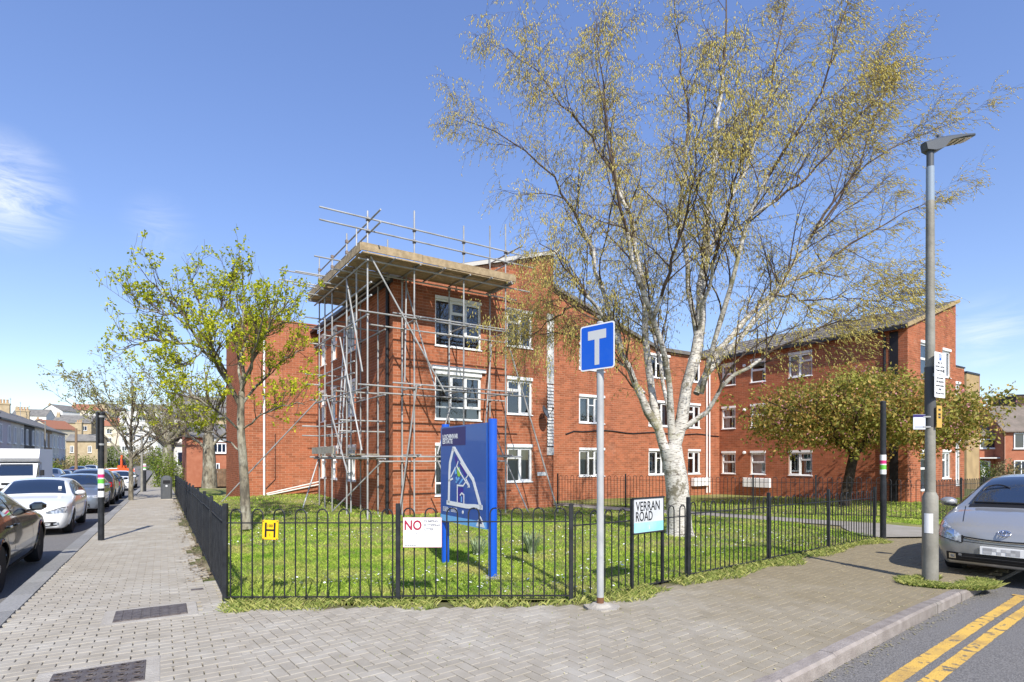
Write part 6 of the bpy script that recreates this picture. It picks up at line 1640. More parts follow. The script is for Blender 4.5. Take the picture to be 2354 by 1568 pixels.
# --- street trees down the left pavement --------------------------------------------------
def street_tree(px, Y, H, R, label, seed, tr=0.12, kind='young'):
    rg = np.random.default_rng(seed); b = Vector(((px - CXP) / FPX * Y, Y, 0)); b.z = zg(b.x, b.y); fork = b + ZV * H * 0.34
    limbs = []
    for k in range(9):
        a = k / 9 * 6.283 + rg.normal(0, 0.2); rr = R * rg.uniform(0.55, 1.05); h = H * rg.uniform(0.62, 0.95); d = Vector((math.cos(a), math.sin(a), 0)); z0 = H * rg.uniform(0.30, 0.5)
        limbs.append(([b + ZV * z0, b + d * rr * 0.35 + ZV * (z0 + (h - z0) * 0.35), b + d * rr * 0.7 + ZV * (z0 + (h - z0) * 0.75), b + d * rr + ZV * h], tr * 0.45, 0.012))
    limbs.append(([b + ZV * H * 0.3, b + ZV * H * 0.6, b + Vector((0.1, 0, H * 0.8)), b + ZV * H * 0.98], tr * 0.6, 0.015))
    leafy('street_tree', label, b, [b - ZV * 0.1, b + ZV * H * 0.2, b + ZV * H * 0.42], limbs, [tr, tr * 0.85, tr * 0.7], m_bark, m_leafd, 7, 6, (0.14 * H, 0.28 * H), (0.05 * H, 0.12 * H), 0.105, 8, 0.10, group='street trees down the left pavement', seed=seed, dens=0.8, up=0.25, tw_r=0.011, trop=(-0.25, 0, 0.15))
street_tree(301, 27.5, 6.2, 2.9, 'slim young street tree nearest among the parked cars, sparse pale leaves', 21, 0.11)
street_tree(385, 50, 8.6, 4.4, 'thick pale-trunked street tree farther along the left pavement', 22, 0.52)
street_tree(404, 66, 8.0, 4.0, 'farthest street tree at the end of the left pavement', 23, 0.3)
# big bare-trunked tree on the lawn behind the young one
def back_tree():
    Y = 31.0; rg = np.random.default_rng(5); P = lambda x, y, d=0: at(x, y, Y + d)
    limbs = [([P(478, 1010), P(470, 960), P(440, 900, 1), P(410, 860, 2)], .16, .03), ([P(480, 1000), P(495, 950), P(520, 900, -1), P(545, 870, -1.5)], .15, .03), ([P(478, 1010), P(480, 950), P(478, 900), P(470, 850)], .17, .03), ([P(484, 1030), P(510, 1000), P(540, 985, -1), P(565, 990, -1)], .09, .02), ([P(476, 1035), P(450, 1010), P(425, 1000, 1), P(400, 1010, 1)], .09, .02), ([P(478, 1000), P(460, 960, 2), P(450, 920, 3)], .1, .02)]
    leafy('lawn_tree', 'tall grey-trunked tree on the far lawn behind the young leafy tree', (P(481, 1118).x, Y, zl(P(481, 1118).x, Y)), [P(481, 1122), P(482, 1080), P(480, 1030), P(479, 1000)], limbs, [0.40, 0.34, 0.31, 0.27], m_bark, m_leafd, 7, 5, (0.8, 2.0), (0.4, 0.9), 0.09, 5, 0.1, seed=5, dens=0.7, tw_r=0.012, trop=(0, 0, .3))
back_tree()
# ------------------------------------------------------------------ cars
def pchip(xs, ys, xq):
    xs = np.asarray(xs, float); ys = np.asarray(ys, float); h = np.diff(xs); d = (np.diff(ys, axis=0).T / h).T
    m = np.zeros_like(ys); w1 = 2 * h[1:] + h[:-1]; w2 = h[1:] + 2 * h[:-1]
    if ys.ndim > 1: w1 = w1[:, None]; w2 = w2[:, None]
    with np.errstate(divide='ignore', invalid='ignore'):
        mm = (w1 + w2) / (w1 / d[:-1] + w2 / d[1:])
    m[1:-1] = np.where(d[:-1] * d[1:] > 0, mm, 0); m[0] = d[0]; m[-1] = d[-1]
    i = np.clip(np.searchsorted(xs, xq, side='right') - 1, 0, len(h) - 1); t = (xq - xs[i]) / h[i]; hh = h[i]
    if ys.ndim > 1: t = t[:, None]; hh = hh[:, None]
    return ys[i] * (2 * t ** 3 - 3 * t ** 2 + 1) + m[i] * hh * (t ** 3 - 2 * t ** 2 + t) + ys[i + 1] * (-2 * t ** 3 + 3 * t ** 2) + m[i + 1] * hh * (t ** 3 - t ** 2)
HATCH = dict(L=4.32, W=1.765, H=1.42, st=[(2.16, .30, .50, .60, .45, .56, .60, .48, .65, .67), (2.10, .22, .66, .74, .47, .70, .66, .58, .71, .73), (1.95, .19, .76, .83, .50, .79, .73, .64, .79, .81), (1.45, .18, .80, .875, .55, .84, .83, .68, .89, .92),
    (.95, .18, .81, .8825, .58, .85, .90, .69, .965, .99), (.82, .18, .81, .88, .58, .85, .91, .685, 1.0, 1.035), (.05, .18, .81, .88, .58, .85, .93, .575, 1.32, 1.38), (-.45, .18, .81, .88, .58, .85, .95, .575, 1.36, 1.42),
    (-1.15, .18, .81, .88, .58, .85, .97, .56, 1.345, 1.40), (-1.62, .18, .81, .88, .6, .84, .98, .53, 1.28, 1.33), (-1.95, .20, .80, .86, .6, .81, .97, .60, 1.03, 1.06), (-2.08, .24, .74, .82, .58, .76, .92, .62, .97, .98), (-2.16, .32, .60, .70, .55, .66, .84, .56, .88, .89)],
    axles=(1.33, -1.33), wr=0.315, cowl=.95, rf=.05, rr=-1.62, rb=-1.95)
PRI = dict(L=4.45, W=1.725, H=1.49, st=[(2.22, .32, .50, .60, .48, .55, .62, .46, .67, .69), (2.14, .22, .66, .74, .48, .70, .68, .58, .745, .77), (1.95, .19, .75, .82, .50, .78, .76, .62, .82, .845), (1.6, .18, .79, .8625, .55, .82, .86, .66, .915, .945),
    (1.32, .18, .79, .86, .58, .83, .91, .66, .965, .995), (1.2, .18, .79, .86, .58, .83, .93, .655, 1.01, 1.045), (.15, .18, .79, .86, .58, .83, .98, .56, 1.40, 1.455), (-.3, .18, .79, .86, .58, .83, 1.0, .56, 1.435, 1.49),
    (-1.0, .18, .79, .86, .58, .83, 1.01, .55, 1.385, 1.44), (-1.6, .18, .79, .86, .6, .82, 1.02, .50, 1.25, 1.30), (-2.0, .2, .78, .84, .6, .79, 1.0, .55, 1.1, 1.13), (-2.15, .26, .7, .78, .58, .72, .95, .56, 1.0, 1.01), (-2.22, .34, .58, .68, .55, .62, .85, .5, .88, .89)],
    axles=(1.33, -1.37), wr=0.305, cowl=1.32, rf=.15, rr=-1.55, rb=-2.0)
SEDAN = dict(L=4.86, W=1.86, H=1.45, st=[(2.43, .30, .55, .66, .45, .62, .60, .52, .66, .68), (2.36, .22, .72, .80, .48, .76, .67, .62, .73, .75), (2.15, .19, .80, .88, .50, .84, .75, .68, .81, .83), (1.55, .18, .84, .925, .55, .88, .85, .72, .91, .94),
    (.98, .18, .85, .93, .58, .89, .92, .72, .985, 1.01), (.84, .18, .85, .93, .58, .89, .93, .715, 1.02, 1.055), (-.05, .18, .85, .93, .58, .89, .95, .60, 1.355, 1.415), (-.5, .18, .85, .93, .58, .89, .96, .60, 1.39, 1.45),
    (-1.1, .18, .85, .93, .58, .89, .97, .585, 1.365, 1.425), (-1.45, .18, .85, .93, .6, .88, .98, .57, 1.30, 1.355), (-2.0, .20, .84, .91, .6, .86, .97, .66, 1.03, 1.06), (-2.3, .24, .78, .86, .58, .80, .95, .66, 1.0, 1.02), (-2.43, .34, .62, .72, .55, .70, .86, .58, .9, .91)],
    axles=(1.5, -1.38), wr=0.335, cowl=.98, rf=-.05, rr=-1.45, rb=-2.0)
def scaled(sp, L, W, H, wr=None):
    a, b, c = L / sp['L'], W / sp['W'], H / sp['H']; q = dict(sp); q['st'] = [(s[0] * a, s[1] * c, s[2] * b, s[3] * b, s[4] * c, s[5] * b, s[6] * c, s[7] * b, s[8] * c, s[9] * c) for s in sp['st']]
    q.update(L=L, W=W, H=H, axles=tuple(x * a for x in sp['axles']), cowl=sp['cowl'] * a, rf=sp['rf'] * a, rr=sp['rr'] * a, rb=sp['rb'] * a, wr=wr or sp['wr']); return q
SUV = scaled(HATCH, 4.45, 1.84, 1.68, 0.345)

def wheel_meshes(r, w=0.2, spokes=5):
    ax = (Vector((1, 0, 0)), Vector((0, 0, -1)), Vector((0, 1, 0)))
    ty = MB().lathe([(r * .66, -w / 2 + .01), (r * .92, -w / 2), (r * .985, -w * .36), (r, -w * .2), (r, w * .2), (r * .985, w * .36), (r * .92, w / 2), (r * .66, w / 2 - .01)], 28, (0, 0, 0), ax).mesh('tyre', True)
    ty.materials.append(m_tyre)
    rim = MB()
    n = 28
    for pr in ([(r * .70, -w / 2 + .012), (r * .62, -w / 2 + .012), (r * .60, -w / 2 + .06), (r * .62, w * .3), (r * .69, w * .3)],): rim.lathe(pr, n, (0, 0, 0), ax)
    rim.lathe([(r * .16, -w / 2 + .01), (r * .16, 0.0), (r * .02, 0.0)], 12, (0, 0, 0), ax)
    rim.lathe([(r * .17, w * .1), (r * .6, w * .1), (r * .6, w * .14)], 20, (0, 0, 0), ax)
    for k in range(spokes):
        a = k / spokes * 6.283; d = Vector((math.cos(a), 0, math.sin(a))); s = Vector((-math.sin(a), 0, math.cos(a)))
        for off in (-0.09, 0.09):
            c = d * (r * .38) + s * (off * r) + Vector((0, -w / 2 + 0.03, 0)); rim.box(c, (r * .54, r * .075, .03), ((d + s * off * 0.9).normalized(), (s - d * off * .9).normalized(), Vector((0, 1, 0))))
    rm = rim.mesh('rim', True); rm.materials.append(m_alloy); return ty, rm
WH = {}
def car(label, paint, sp, pos, yaw, group='parked cars', facing='front', detail=2, name='parked_car', extras=None, cat='car'):
    """pos = ground point under the car's centre; yaw = heading of its nose"""
    root = empty(name, pos, label, cat, group, yaw); 
    def part(nm, me, mat, par=None):
        o = bpy.data.objects.new(nm, me)
        if mat and not len(me.materials): me.materials.append(mat)
        COL.objects.link(o); o.parent = par or root; return o
    st = np.array(sp['st'][::-1]); X = st[:, 0]; nx = 96
    xs = np.unique(np.r_[np.linspace(X[0], X[-1], nx), X]); Cc = pchip(X, st[:, 1:], xs)
    zb, ws, wm, zm, wb, zbt, wt, zt, ztp = Cc.T
    Z = np.stack([zb, zb, zb + .05, zm, zbt, zt, zt + (ztp - zt) * .72, ztp], 1); Yh = np.stack([0 * ws, ws * .9, ws, wm, wb, wt, wt * .62, 0 * ws], 1)
    tq = np.linspace(0, 7, 29); base = np.arange(8.0)
    Zs = np.array([pchip(base, z, tq) for z in Z]); Ys = np.array([pchip(base, y, tq) for y in Yh])
    n = len(xs); Yf = np.concatenate([Ys, -Ys[:, -2:0:-1]], 1); Zf = np.concatenate([Zs, Zs[:, -2:0:-1]], 1); m = Yf.shape[1]
    V = np.stack([np.repeat(xs[:, None], m, 1), Yf, Zf], -1)
    i = np.arange(n - 1)[:, None] * m; k = np.arange(m)[None]; k2 = (k + 1) % m
    F = np.stack([i + k, i + m + k, i + m + k2, i + k2], -1).reshape(-1, 4)
    ctr = V.reshape(-1, 3)[F].mean(1)
    R = sp['wr'] + 0.055; keep = np.ones(len(F), bool)
    for ax in sp['axles']: keep &= ~((np.hypot(ctr[:, 0] - ax, ctr[:, 2] - sp['wr']) < R) & (np.abs(ctr[:, 1]) > .52 * sp['W'] / 2))
    Vl = V.reshape(-1, 3).tolist(); Fl = [tuple(f) for f in F[keep]] + [tuple(range(m)), tuple(range((n - 1) * m, n * m))[::-1]]
    me = bpy.data.meshes.new('body'); me.from_pydata(Vl, [], Fl)
    bm = bmesh.new(); bm.from_mesh(me); bmesh.ops.recalc_face_normals(bm, faces=bm.faces); bm.to_mesh(me); bm.free()
    me.polygons.foreach_set('use_smooth', [True] * len(me.polygons)); me.set_sharp_from_angle(angle=math.radians(55)); body = part('body', me, paint)
    bvh = BVHTree.FromPolygons(Vl, [tuple(f) for f in F] + Fl[-2:])
    c0 = Vector((0, 0, .7))
    def cast(o, d):
        h = bvh.ray_cast(Vector(o), Vector(d))
        if h[0] is None: return None
        nn = h[1] if h[1].dot(Vector(d)) < 0 else -h[1]
        return h[0], nn
    def patch(nm, mat, fn, cols, rows, plane, off=0.006, par=None):
        """fn(u, v) -> 2D point in the plane; projected onto the body"""
        V, F = [], []; ok = True
        for a in range(cols + 1):
            for b in range(rows + 1):
                p = fn(a / cols, b / rows)
                if plane == 'front': h = cast((4, p[0], p[1]), (-1, 0, 0))
                elif plane == 'rear': h = cast((-4, p[0], p[1]), (1, 0, 0))
                elif plane == 'left': h = cast((p[0], 3, p[1]), (0, -1, 0))
                elif plane == 'right': h = cast((p[0], -3, p[1]), (0, 1, 0))
                else: h = cast((p[0], p[1], 4), (0, 0, -1))
                if h is None: return None
                V.append(h[0] + h[1] * off)
        for a in range(cols):
            for b in range(rows): k = a * (rows + 1) + b; F.append((k, k + 1, k + rows + 2, k + rows + 1))
        me = np_mesh(nm, V, F, True); return part(nm, me, mat, par)
    fz = lambda col: (lambda x: float(np.interp(x, xs, Cc[:, col])))
    belt, edge, wtx, ztx = fz(5), fz(7), fz(6), fz(8)
    # glazing
    xa, xb_ = sp['cowl'] - .13, sp['rf'] + .06
    wsn = lambda u, v: (xa + (xb_ - xa) * v, (u - .5) * 2 * wtx(xa + (xb_ - xa) * v) * (.955 - .03 * v))
    patch('windscreen', m_carglass, wsn, 10, 8, 'top', .007)
    xa2, xb2 = sp['rb'] + .10, sp['rr'] - .02
    patch('rear_window', m_carglass, lambda u, v: (xa2 + (xb2 - xa2) * v, (u - .5) * 2 * wtx(xa2 + (xb2 - xa2) * v) * .9), 8, 5, 'top', .007)
    x0 = sp['cowl'] - .22; x3 = sp['rb'] + .22; xm = (sp['rf'] + sp['rr']) / 2 + .12
    for side in ('left', 'right'):
        for a, b in ((x0, xm + .04), (xm - .04, x3)):
            def sw(u, v, a=a, b=b):
                x = a + (b - a) * u; lo = belt(x) + .05; hi = max(lo + .004, edge(x) - .045); return (x, lo + (hi - lo) * v)
            patch('side_window', m_carglass, sw, 14, 4, side, .006)
        if detail > 1:
            for x in (sp['cowl'] - .30, xm, sp['axles'][1] + .30):
                patch('door_seam', m_trim, lambda u, v, x=x: (x + (u - .5) * .012, .27 + (belt(x) + .02 - .27) * v), 1, 8, side, .002)
            for x in (xm + .14, sp['axles'][1] + .42):
                s = 1 if side == 'left' else -1; h = cast((x, 3 * s, belt(x) - .11), (0, -s, 0))
                if h: part('door_handle', MB().bevbox(h[0] + h[1] * .02, (.17, .03, .03), .008).mesh('door_handle'), paint)
            patch('sill_trim', m_trim, lambda u, v: (sp['axles'][1] + R + .04 + (sp['axles'][0] - sp['axles'][1] - 2 * R - .08) * u, .235 + .05 * v), 8, 1, side, .004)
    # wheels and arches
    key = (round(sp['wr'], 3), detail)
    if key not in WH: WH[key] = wheel_meshes(sp['wr'])
    ty, rm = WH[key]
    for ax in sp['axles']:
        for s in (-1, 1):
            tw = sp['W'] / 2 - .125
            o = part('wheel', ty, None); o.location = (ax, s * tw, sp['wr']); o.rotation_euler = (0, rng.uniform(0, 6), math.pi if s > 0 else 0)
            rr_ = bpy.data.objects.new('rim', rm); COL.objects.link(rr_); rr_.parent = o
            if detail > 0:
                pts = []
                for a in np.linspace(-8, 188, 22):
                    p = (ax + R * math.cos(math.radians(a)), sp['wr'] + R * math.sin(math.radians(a)))
                    h = cast((p[0], 3 * s, p[1]), (0, -s, 0))
                    if h and abs(h[0].y) > .55 * sp['W'] / 2: pts.append(h[0])
                if len(pts) > 4: part('wheel_arch', MB().tube(pts, .02, 6).mesh('wheel_arch', True), paint)
    ub = MB(); ub.box((0, 0, .36), (sp['L'] * .86, sp['W'] * .52, .34)); part('underbody_light_block', ub.mesh('underbody_light_block'), m_trim)  # dark box added inside the body shell to block light between the wheel wells
    # mirrors
    for s in (-1, 1):
        x = sp['cowl'] - .32; z = belt(x) + .10; y = s * (sp['W'] / 2 + .06)
        mm = MB()
        secs = [(-.07, .6), (-.03, .95), (.03, 1.0), (.08, .75), (.115, .25)]; vs = []
        for dx, q in secs:
            for a in range(8): vs.append((x + dx, y + .115 * q * math.cos(a * math.pi / 4 + .39) * 1.05, z + .075 * q * math.sin(a * math.pi / 4 + .39)))
        mm.add(vs, [(i * 8 + a, i * 8 + (a + 1) % 8, i * 8 + 8 + (a + 1) % 8, i * 8 + 8 + a) for i in range(4) for a in range(8)] + [tuple(range(8)), tuple(range(39, 31, -1))])
        mo = part('door_mirror', mm.mesh('door_mirror', True), paint)
        part('mirror_arm', MB().box((x + .02, s * (sp['W'] / 2 - .05), z - .06), (.06, .14, .03)).mesh('mirror_arm'), m_trim, mo)
        part('mirror_glass', MB().box((x - .072, y, z), (.006, .13, .08)).mesh('mirror_glass'), m_carglass, mo)
    ctx = dict(part=part, patch=patch, sp=sp, cast=cast, paint=paint, root=root, belt=belt)
    (extras or std_face)(ctx)
    return root
def lerp(a, b, t): return a + (b - a) * t
def lights(c, nm, mat, ya, yb, lo, hi, plane, rows=4, off=.006, cols=8):
    """matching pair of lamps between |y| = ya and yb, lower and upper edges as functions of 0..1"""
    for s in (-1, 1): c['patch'](nm, mat, lambda u, v, s=s: (s * lerp(ya, yb, u), lerp(lo(u), hi(u), v)), cols, rows, plane, off)
def bumper(c, plane, z0, z1, y, mat=None, nm='lower_grille', off=.007): c['patch'](nm, mat or m_trim, lambda u, v: (lerp(-y, y, u), lerp(z0, z1, v)), 12, 2, plane, off)
def nplate(c, plane, z, w=.52, h=.11, smudge=False):
    h_ = c['cast']((4 if plane == 'front' else -4, 0, z), (-1 if plane == 'front' else 1, 0, 0)); s = 1 if plane == 'front' else -1
    x = h_[0].x + s * .022
    o = c['part']('number_plate', MB().bevbox((x, 0, z), (.02, w, h), .003).mesh('number_plate'), m_nplate)
    if smudge:
        for k in range(9):
            for j in range(2):
                if rng.random() < .8: c['part']('plate_smudge', MB().box((x + s * .0115, -w * .38 + k * w * .095, z - .022 + j * .04), (.003, w * .095, .04)).mesh('plate_smudge'), m_npgrey, o)
def std_face(c):
    sp = c['sp']; k = sp['W'] / 1.765; z = sp['H'] / 1.42
    lights(c, 'headlight', m_lamp, .46 * k, .80 * k, lambda u: (.60 - .015 * u) * z, lambda u: (.665 + .035 * u) * z, 'front')
    bumper(c, 'front', .27 * z, .39 * z, .52 * k); bumper(c, 'front', .545 * z, .62 * z, .36 * k, m_trim, 'upper_grille'); nplate(c, 'front', .45 * z)
    lights(c, 'tail_light', m_tail, .56 * k, .80 * k, lambda u: .72 * z, lambda u: .90 * z, 'rear'); nplate(c, 'rear', .62 * z); bumper(c, 'rear', .27 * z, .42 * z, .6 * k)
    for s in ('left', 'right'): c['patch']('tail_light', m_tail, lambda u, v: (lerp(-sp['L'] / 2 + .17, -sp['L'] / 2 + .32, u), lerp(.74, .90, v) * z), 3, 3, s, .006)
def white_face(c):
    sp = c['sp']
    lights(c, 'headlight', m_lamp, .42, .81, lambda u: .575 + .01 * u, lambda u: .605 + .10 * min(1, u * 1.3), 'front')
    for s in (-1, 1): c['patch']('headlight_rim', m_trim, lambda u, v, s=s: (s * lerp(.41, .815, u), lerp(.61, .625, v) + .10 * min(1, u * 1.3)), 8, 1, 'front', .008)
    for s in (-1, 1): c['patch']('kidney_grille', m_trim, lambda u, v, s=s: (s * lerp(.03, .24, u), lerp(.545, .665, v)), 4, 3, 'front', .008)
    bumper(c, 'front', .275, .375, .62)
    for zz in (.30, .33): bumper(c, 'front', zz, zz + .012, .5, m_white, 'grille_bar', .012)
    lights(c, 'fog_light', m_lamp, .56, .66, lambda u: .30, lambda u: .355, 'front', 3, .012); nplate(c, 'front', .44)
    lights(c, 'tail_light', m_tail, .56, .80, lambda u: .72, lambda u: .88, 'rear'); nplate(c, 'rear', .6)
    c['part']('tax_disc', MB().box((.60, .50, 1.16), (.01, .07, .07)).mesh('tax_disc'), m_nplate)
def prius_face(c):
    lights(c, 'headlight', m_lamp, .47, .80, lambda u: .535 + .07 * u, lambda u: .63 + .20 * u ** .8, 'front', 6, .006, 8)
    for s in (-1, 1): c['patch']('headlight_rim', m_trim, lambda u, v, s=s: (s * lerp(.455, .475, v), lerp(.535, .64, u)), 6, 1, 'front', .007)
    for s in (-1, 1): c['patch']('headlight_rim', m_trim, lambda u, v, s=s: (s * lerp(.47, .80, u), .535 + .07 * u + lerp(-.012, .0, v)), 8, 1, 'front', .007)
    lights(c, 'lamp_reflector', m_chrome, .56, .66, lambda u: .60 + .03 * u, lambda u: .70 + .03 * u, 'front', 4, .010, 5)
    lights(c, 'turn_lamp', m_amber, .74, .80, lambda u: .74 + .02 * u, lambda u: .79 + .02 * u, 'front', 2, .009, 3)
    c['patch']('bonnet_slot', m_trim, lambda u, v: (lerp(-.46, .46, u), .595 - .03 * (1 - (2 * u - 1) ** 2) + lerp(0, .035, v)), 14, 1, 'front', .005)
    c['patch']('slot_trim', m_chrome, lambda u, v: (lerp(-.44, .44, u), .598 - .03 * (1 - (2 * u - 1) ** 2) + lerp(.004, .012, v)), 14, 1, 'front', .012)
    bumper(c, 'front', .265, .385, .66)
    for zz in (.30, .335): bumper(c, 'front', zz, zz + .008, .5, M('dark_grey_bar', (.04, .04, .043), .5), 'grille_bar', .012)
    lights(c, 'fog_light', m_chrome, .54, .625, lambda u: .295, lambda u: .365, 'front', 4, .012)
    lights(c, 'fog_lens', m_lamp, .56, .605, lambda u: .31, lambda u: .35, 'front', 4, .016)
    nplate(c, 'front', .45, smudge=True)
    # oval badge: three interlocking rings
    h = c['cast']((4, 0, .70), (-1, 0, 0)); h2 = c['cast']((4, 0, .74), (-1, 0, 0))
    if h is None or h2 is None: h = c['cast']((4, 0, .66), (-1, 0, 0)); h2 = c['cast']((4, 0, .68), (-1, 0, 0))
    if h and h2:
        up = (h2[0] - h[0]).normalized(); rt = Vector((0, 1, 0)); nn = rt.cross(up)
        if nn.x < 0: nn = -nn
        mb = MB(); o = h[0] + nn * .012
        for rx, ry, oy in ((.07, .048, 0), (.024, .045, .003), (.05, .017, .022)):
            ring = [o + rt * rx * math.cos(a) + up * (ry * math.sin(a) + oy) for a in np.linspace(0, 2 * math.pi, 21)]
            mb.tube(ring, .0065, 6, False)
        c['part']('badge', mb.mesh('badge', True), m_chrome)
    wp_ = [c['cast']((x, y, 4), (0, 0, -1)) for x, y in ((1.17, .52), (1.18, .3), (1.185, 0), (1.18, -.3), (1.16, -.55))]
    c['part']('wiper', MB().tube([h_[0] + h_[1] * .022 for h_ in wp_], .014, 6).mesh('wiper'), m_trim)
    c['patch']('cowl_strip', m_trim, lambda u, v: (lerp(1.19, 1.29, v), lerp(-.60, .60, u)), 12, 2, 'top', .006)
    for s in (-1, 1): c['patch']('bonnet_seam', m_trim, lambda u, v, s=s: (lerp(1.25, 2.0, u), s * (lerp(.64, .50, u) + lerp(0, .010, v))), 10, 1, 'top', .003)
    c['patch']('bumper_seam', m_trim, lambda u, v: (lerp(-.5, .5, u), .555 - .02 * (1 - (2 * u - 1) ** 2) + lerp(0, .008, v)), 12, 1, 'front', .003)
    c['part']('steering_wheel', MB().tube([(.78 - .12 * math.sin(a), -.36 + .18 * math.cos(a), 1.2 + .12 * math.sin(a)) for a in np.linspace(0, math.pi, 12)], .012, 6).mesh('steering_wheel'), m_trim)
def paintm(nm, col, metal=.0, rough=.32): return M(nm, col, rough, metal=metal, coat=1.0)
p_silver = paintm('silver_paint', (.36, .36, .36), .45, .36); p_white = paintm('white_paint', (.80, .80, .79)); p_bronze = paintm('dark_bronze_paint', (.012, .010, .009), .0, .2)
p_grey = paintm('blue_grey_paint', (.24, .27, .32), .6); p_dark = paintm('dark_grey_paint', (.05, .052, .058), .4); p_black = paintm('black_paint', (.015, .016, .02), .2); p_red = paintm('red_paint', (.42, .02, .03)); p_blue = paintm('navy_paint', (.02, .05, .13), .3)
YAW_E = math.atan2(E.y, E.x)
def kerb_car(label, paint, sp, a_front, away, extras=None, gap=.30, detail=2, p=None):
    """parked along the left kerb: a_front is how far down the street its nearer end stands"""
    a = a_front + sp['L'] / 2; pp = (gap + sp['W'] / 2) if p is None else p
    v = SP(a, pp, -.13); return car(label, paint, sp, v, YAW_E + (0 if away else math.pi), detail=detail, extras=extras)
sl = math.atan(0.016 * .852)
kerb_car('dark bronze saloon parked nearest the camera at the left edge, facing away', p_bronze, SEDAN, 0.35, True, gap=.22)
kerb_car('white hatchback facing the camera behind the dark saloon', p_white, HATCH, 9.2, False, white_face, gap=.38)
kerb_car('blue-grey hatchback facing the camera behind the white hatchback', p_grey, scaled(HATCH, 4.4, 1.82, 1.46), 17.0, False, gap=.30)
kerb_car('dark grey tall car with red tail lamps behind the black street post', p_dark, SUV, 22.6, True, gap=.28, detail=1)
kerb_car('black car with red tail lamps beyond the dark grey tall car', p_black, scaled(HATCH, 4.2, 1.78, 1.5), 28.3, True, gap=.3, detail=1)
kerb_car('white hatchback facing the camera beyond the slim street tree', p_white, scaled(HATCH, 4.25, 1.79, 1.48), 41.5, False, gap=.3, detail=1)
kerb_car('dark car beyond the farther white hatchback on the near kerb', p_dark, HATCH, 47.5, False, gap=.3, detail=0)
for i, (a, pm, sp_, lb) in enumerate(((46, p_black, HATCH, 'black car on the far kerb just past the white box van'), (51.5, p_grey, SUV, 'blue-grey car on the far kerb, second past the van'), (58, p_black, HATCH, 'small black car on the far kerb below the terrace'), (64, p_red, HATCH, 'red car on the far kerb below the terrace'), (70, p_blue, SUV, 'navy car on the far kerb beside the red one'), (77, p_silver, HATCH, 'silver car on the far kerb, farthest but one'), (84, p_white, SUV, 'white car farthest along the far kerb'))):
    kerb_car(lb, pm, sp_, a, False, None, detail=0, p=6.7)

# silver car standing half on the pavement at the right edge
YAW_V = math.atan2(VK.y, VK.x)
nose = Vector((6.78, 7.82, 0)); cpos = nose + Vector((0.782, 0.623, 0)) * 2.22
car('silver hatchback with sloping nose parked half on the pavement at the right edge', p_silver, PRI, (cpos.x, cpos.y, zg(cpos.x, cpos.y) - .035), YAW_V + math.pi, extras=prius_face)

# ------------------------------------------------------------------ white box van
def van():
    v = SP(37.6, 5.85, -.13); t = empty('box_van', v, 'white box van with body over the cab on the far side of the street', 'van', None, YAW_E + math.pi)
    def part(nm, mb, mat, par=None, smooth=False):
        o = bpy.data.objects.new(nm, mb.mesh(nm, smooth)); o.data.materials.append(mat); COL.objects.link(o); o.parent = par or t; return o
    W = 2.0
    cab = MB(); prof = [(2.9, .35), (2.98, .6), (2.95, .95), (2.35, 1.22), (1.75, 1.98), (1.0, 2.05), (1.0, .35)]
    cab.prism([(x, -W / 2 + .03, z) for x, z in prof], (0, W - .06, 0)); part('cab', cab, p_white)
    box = MB(); bp = [(1.0, .72), (1.0, 2.02), (1.55, 2.06), (2.05, 2.30), (1.75, 2.86), (-2.9, 2.9), (-2.9, .72)]
    box.prism([(x, -W / 2 - .06, z) for x, z in bp], (0, W + .12, 0)); part('box_body', box, M('van_box_white', (.76, .76, .76), .5))
    nx, nz = Vector((.76, 0, .60)).normalized(), None
    part('windscreen', MB().prism([(2.33 + .015, -.82, 1.26), (2.33 + .015, .82, 1.26), (1.80 + .015, .74, 1.93), (1.80 + .015, -.74, 1.93)], (.02, 0, .016)), m_carglass)
    for s in (-1, 1):
        part('side_window', MB().prism([(2.15, s * (W / 2 - .028), 1.24), (1.78, s * (W / 2 - .028), 1.85), (1.2, s * (W / 2 - .028), 1.88), (1.2, s * (W / 2 - .028), 1.24)], (0, s * .012, 0)), m_carglass)
        part('headlight', MB().bevbox((2.93, s * .72, .80), (.12, .36, .2), .03), m_lamp)
        part('door_mirror', MB().bevbox((2.1, s * 1.22, 1.42), (.09, .2, .34), .03), m_trim); part('mirror_arm', MB().tube([(2.1, s * .97, 1.35), (2.1, s * 1.15, 1.42)], .02, 6), m_trim)
    part('grille', MB().box((2.965, 0, .80), (.04, 1.0, .14)), m_trim); part('badge', MB().lathe([(.07, 0), (.06, .03)], 14, (2.98, 0, .86), (Vector((0, 1, 0)), ZV, Vector((1, 0, 0)))), m_chrome)
    part('bumper', MB().bevbox((2.95, 0, .45), (.16, 1.92, .22), .03), m_trim); part('number_plate', MB().box((3.04, 0, .5), (.02, .52, .11)), m_nplate)
    ty, rm = wheel_meshes(.34, .22)
    for x in (2.1, -1.5):
        for s in (-1, 1):
            o = bpy.data.objects.new('wheel', ty); COL.objects.link(o); o.parent = t; o.location = (x, s * .86, .34); o.rotation_euler = (0, 0, math.pi if s > 0 else 0); q = bpy.data.objects.new('rim', rm); COL.objects.link(q); q.parent = o
    part('chassis', MB().box((-.9, 0, .58), (3.8, 1.5, .22)), m_trim)
van()
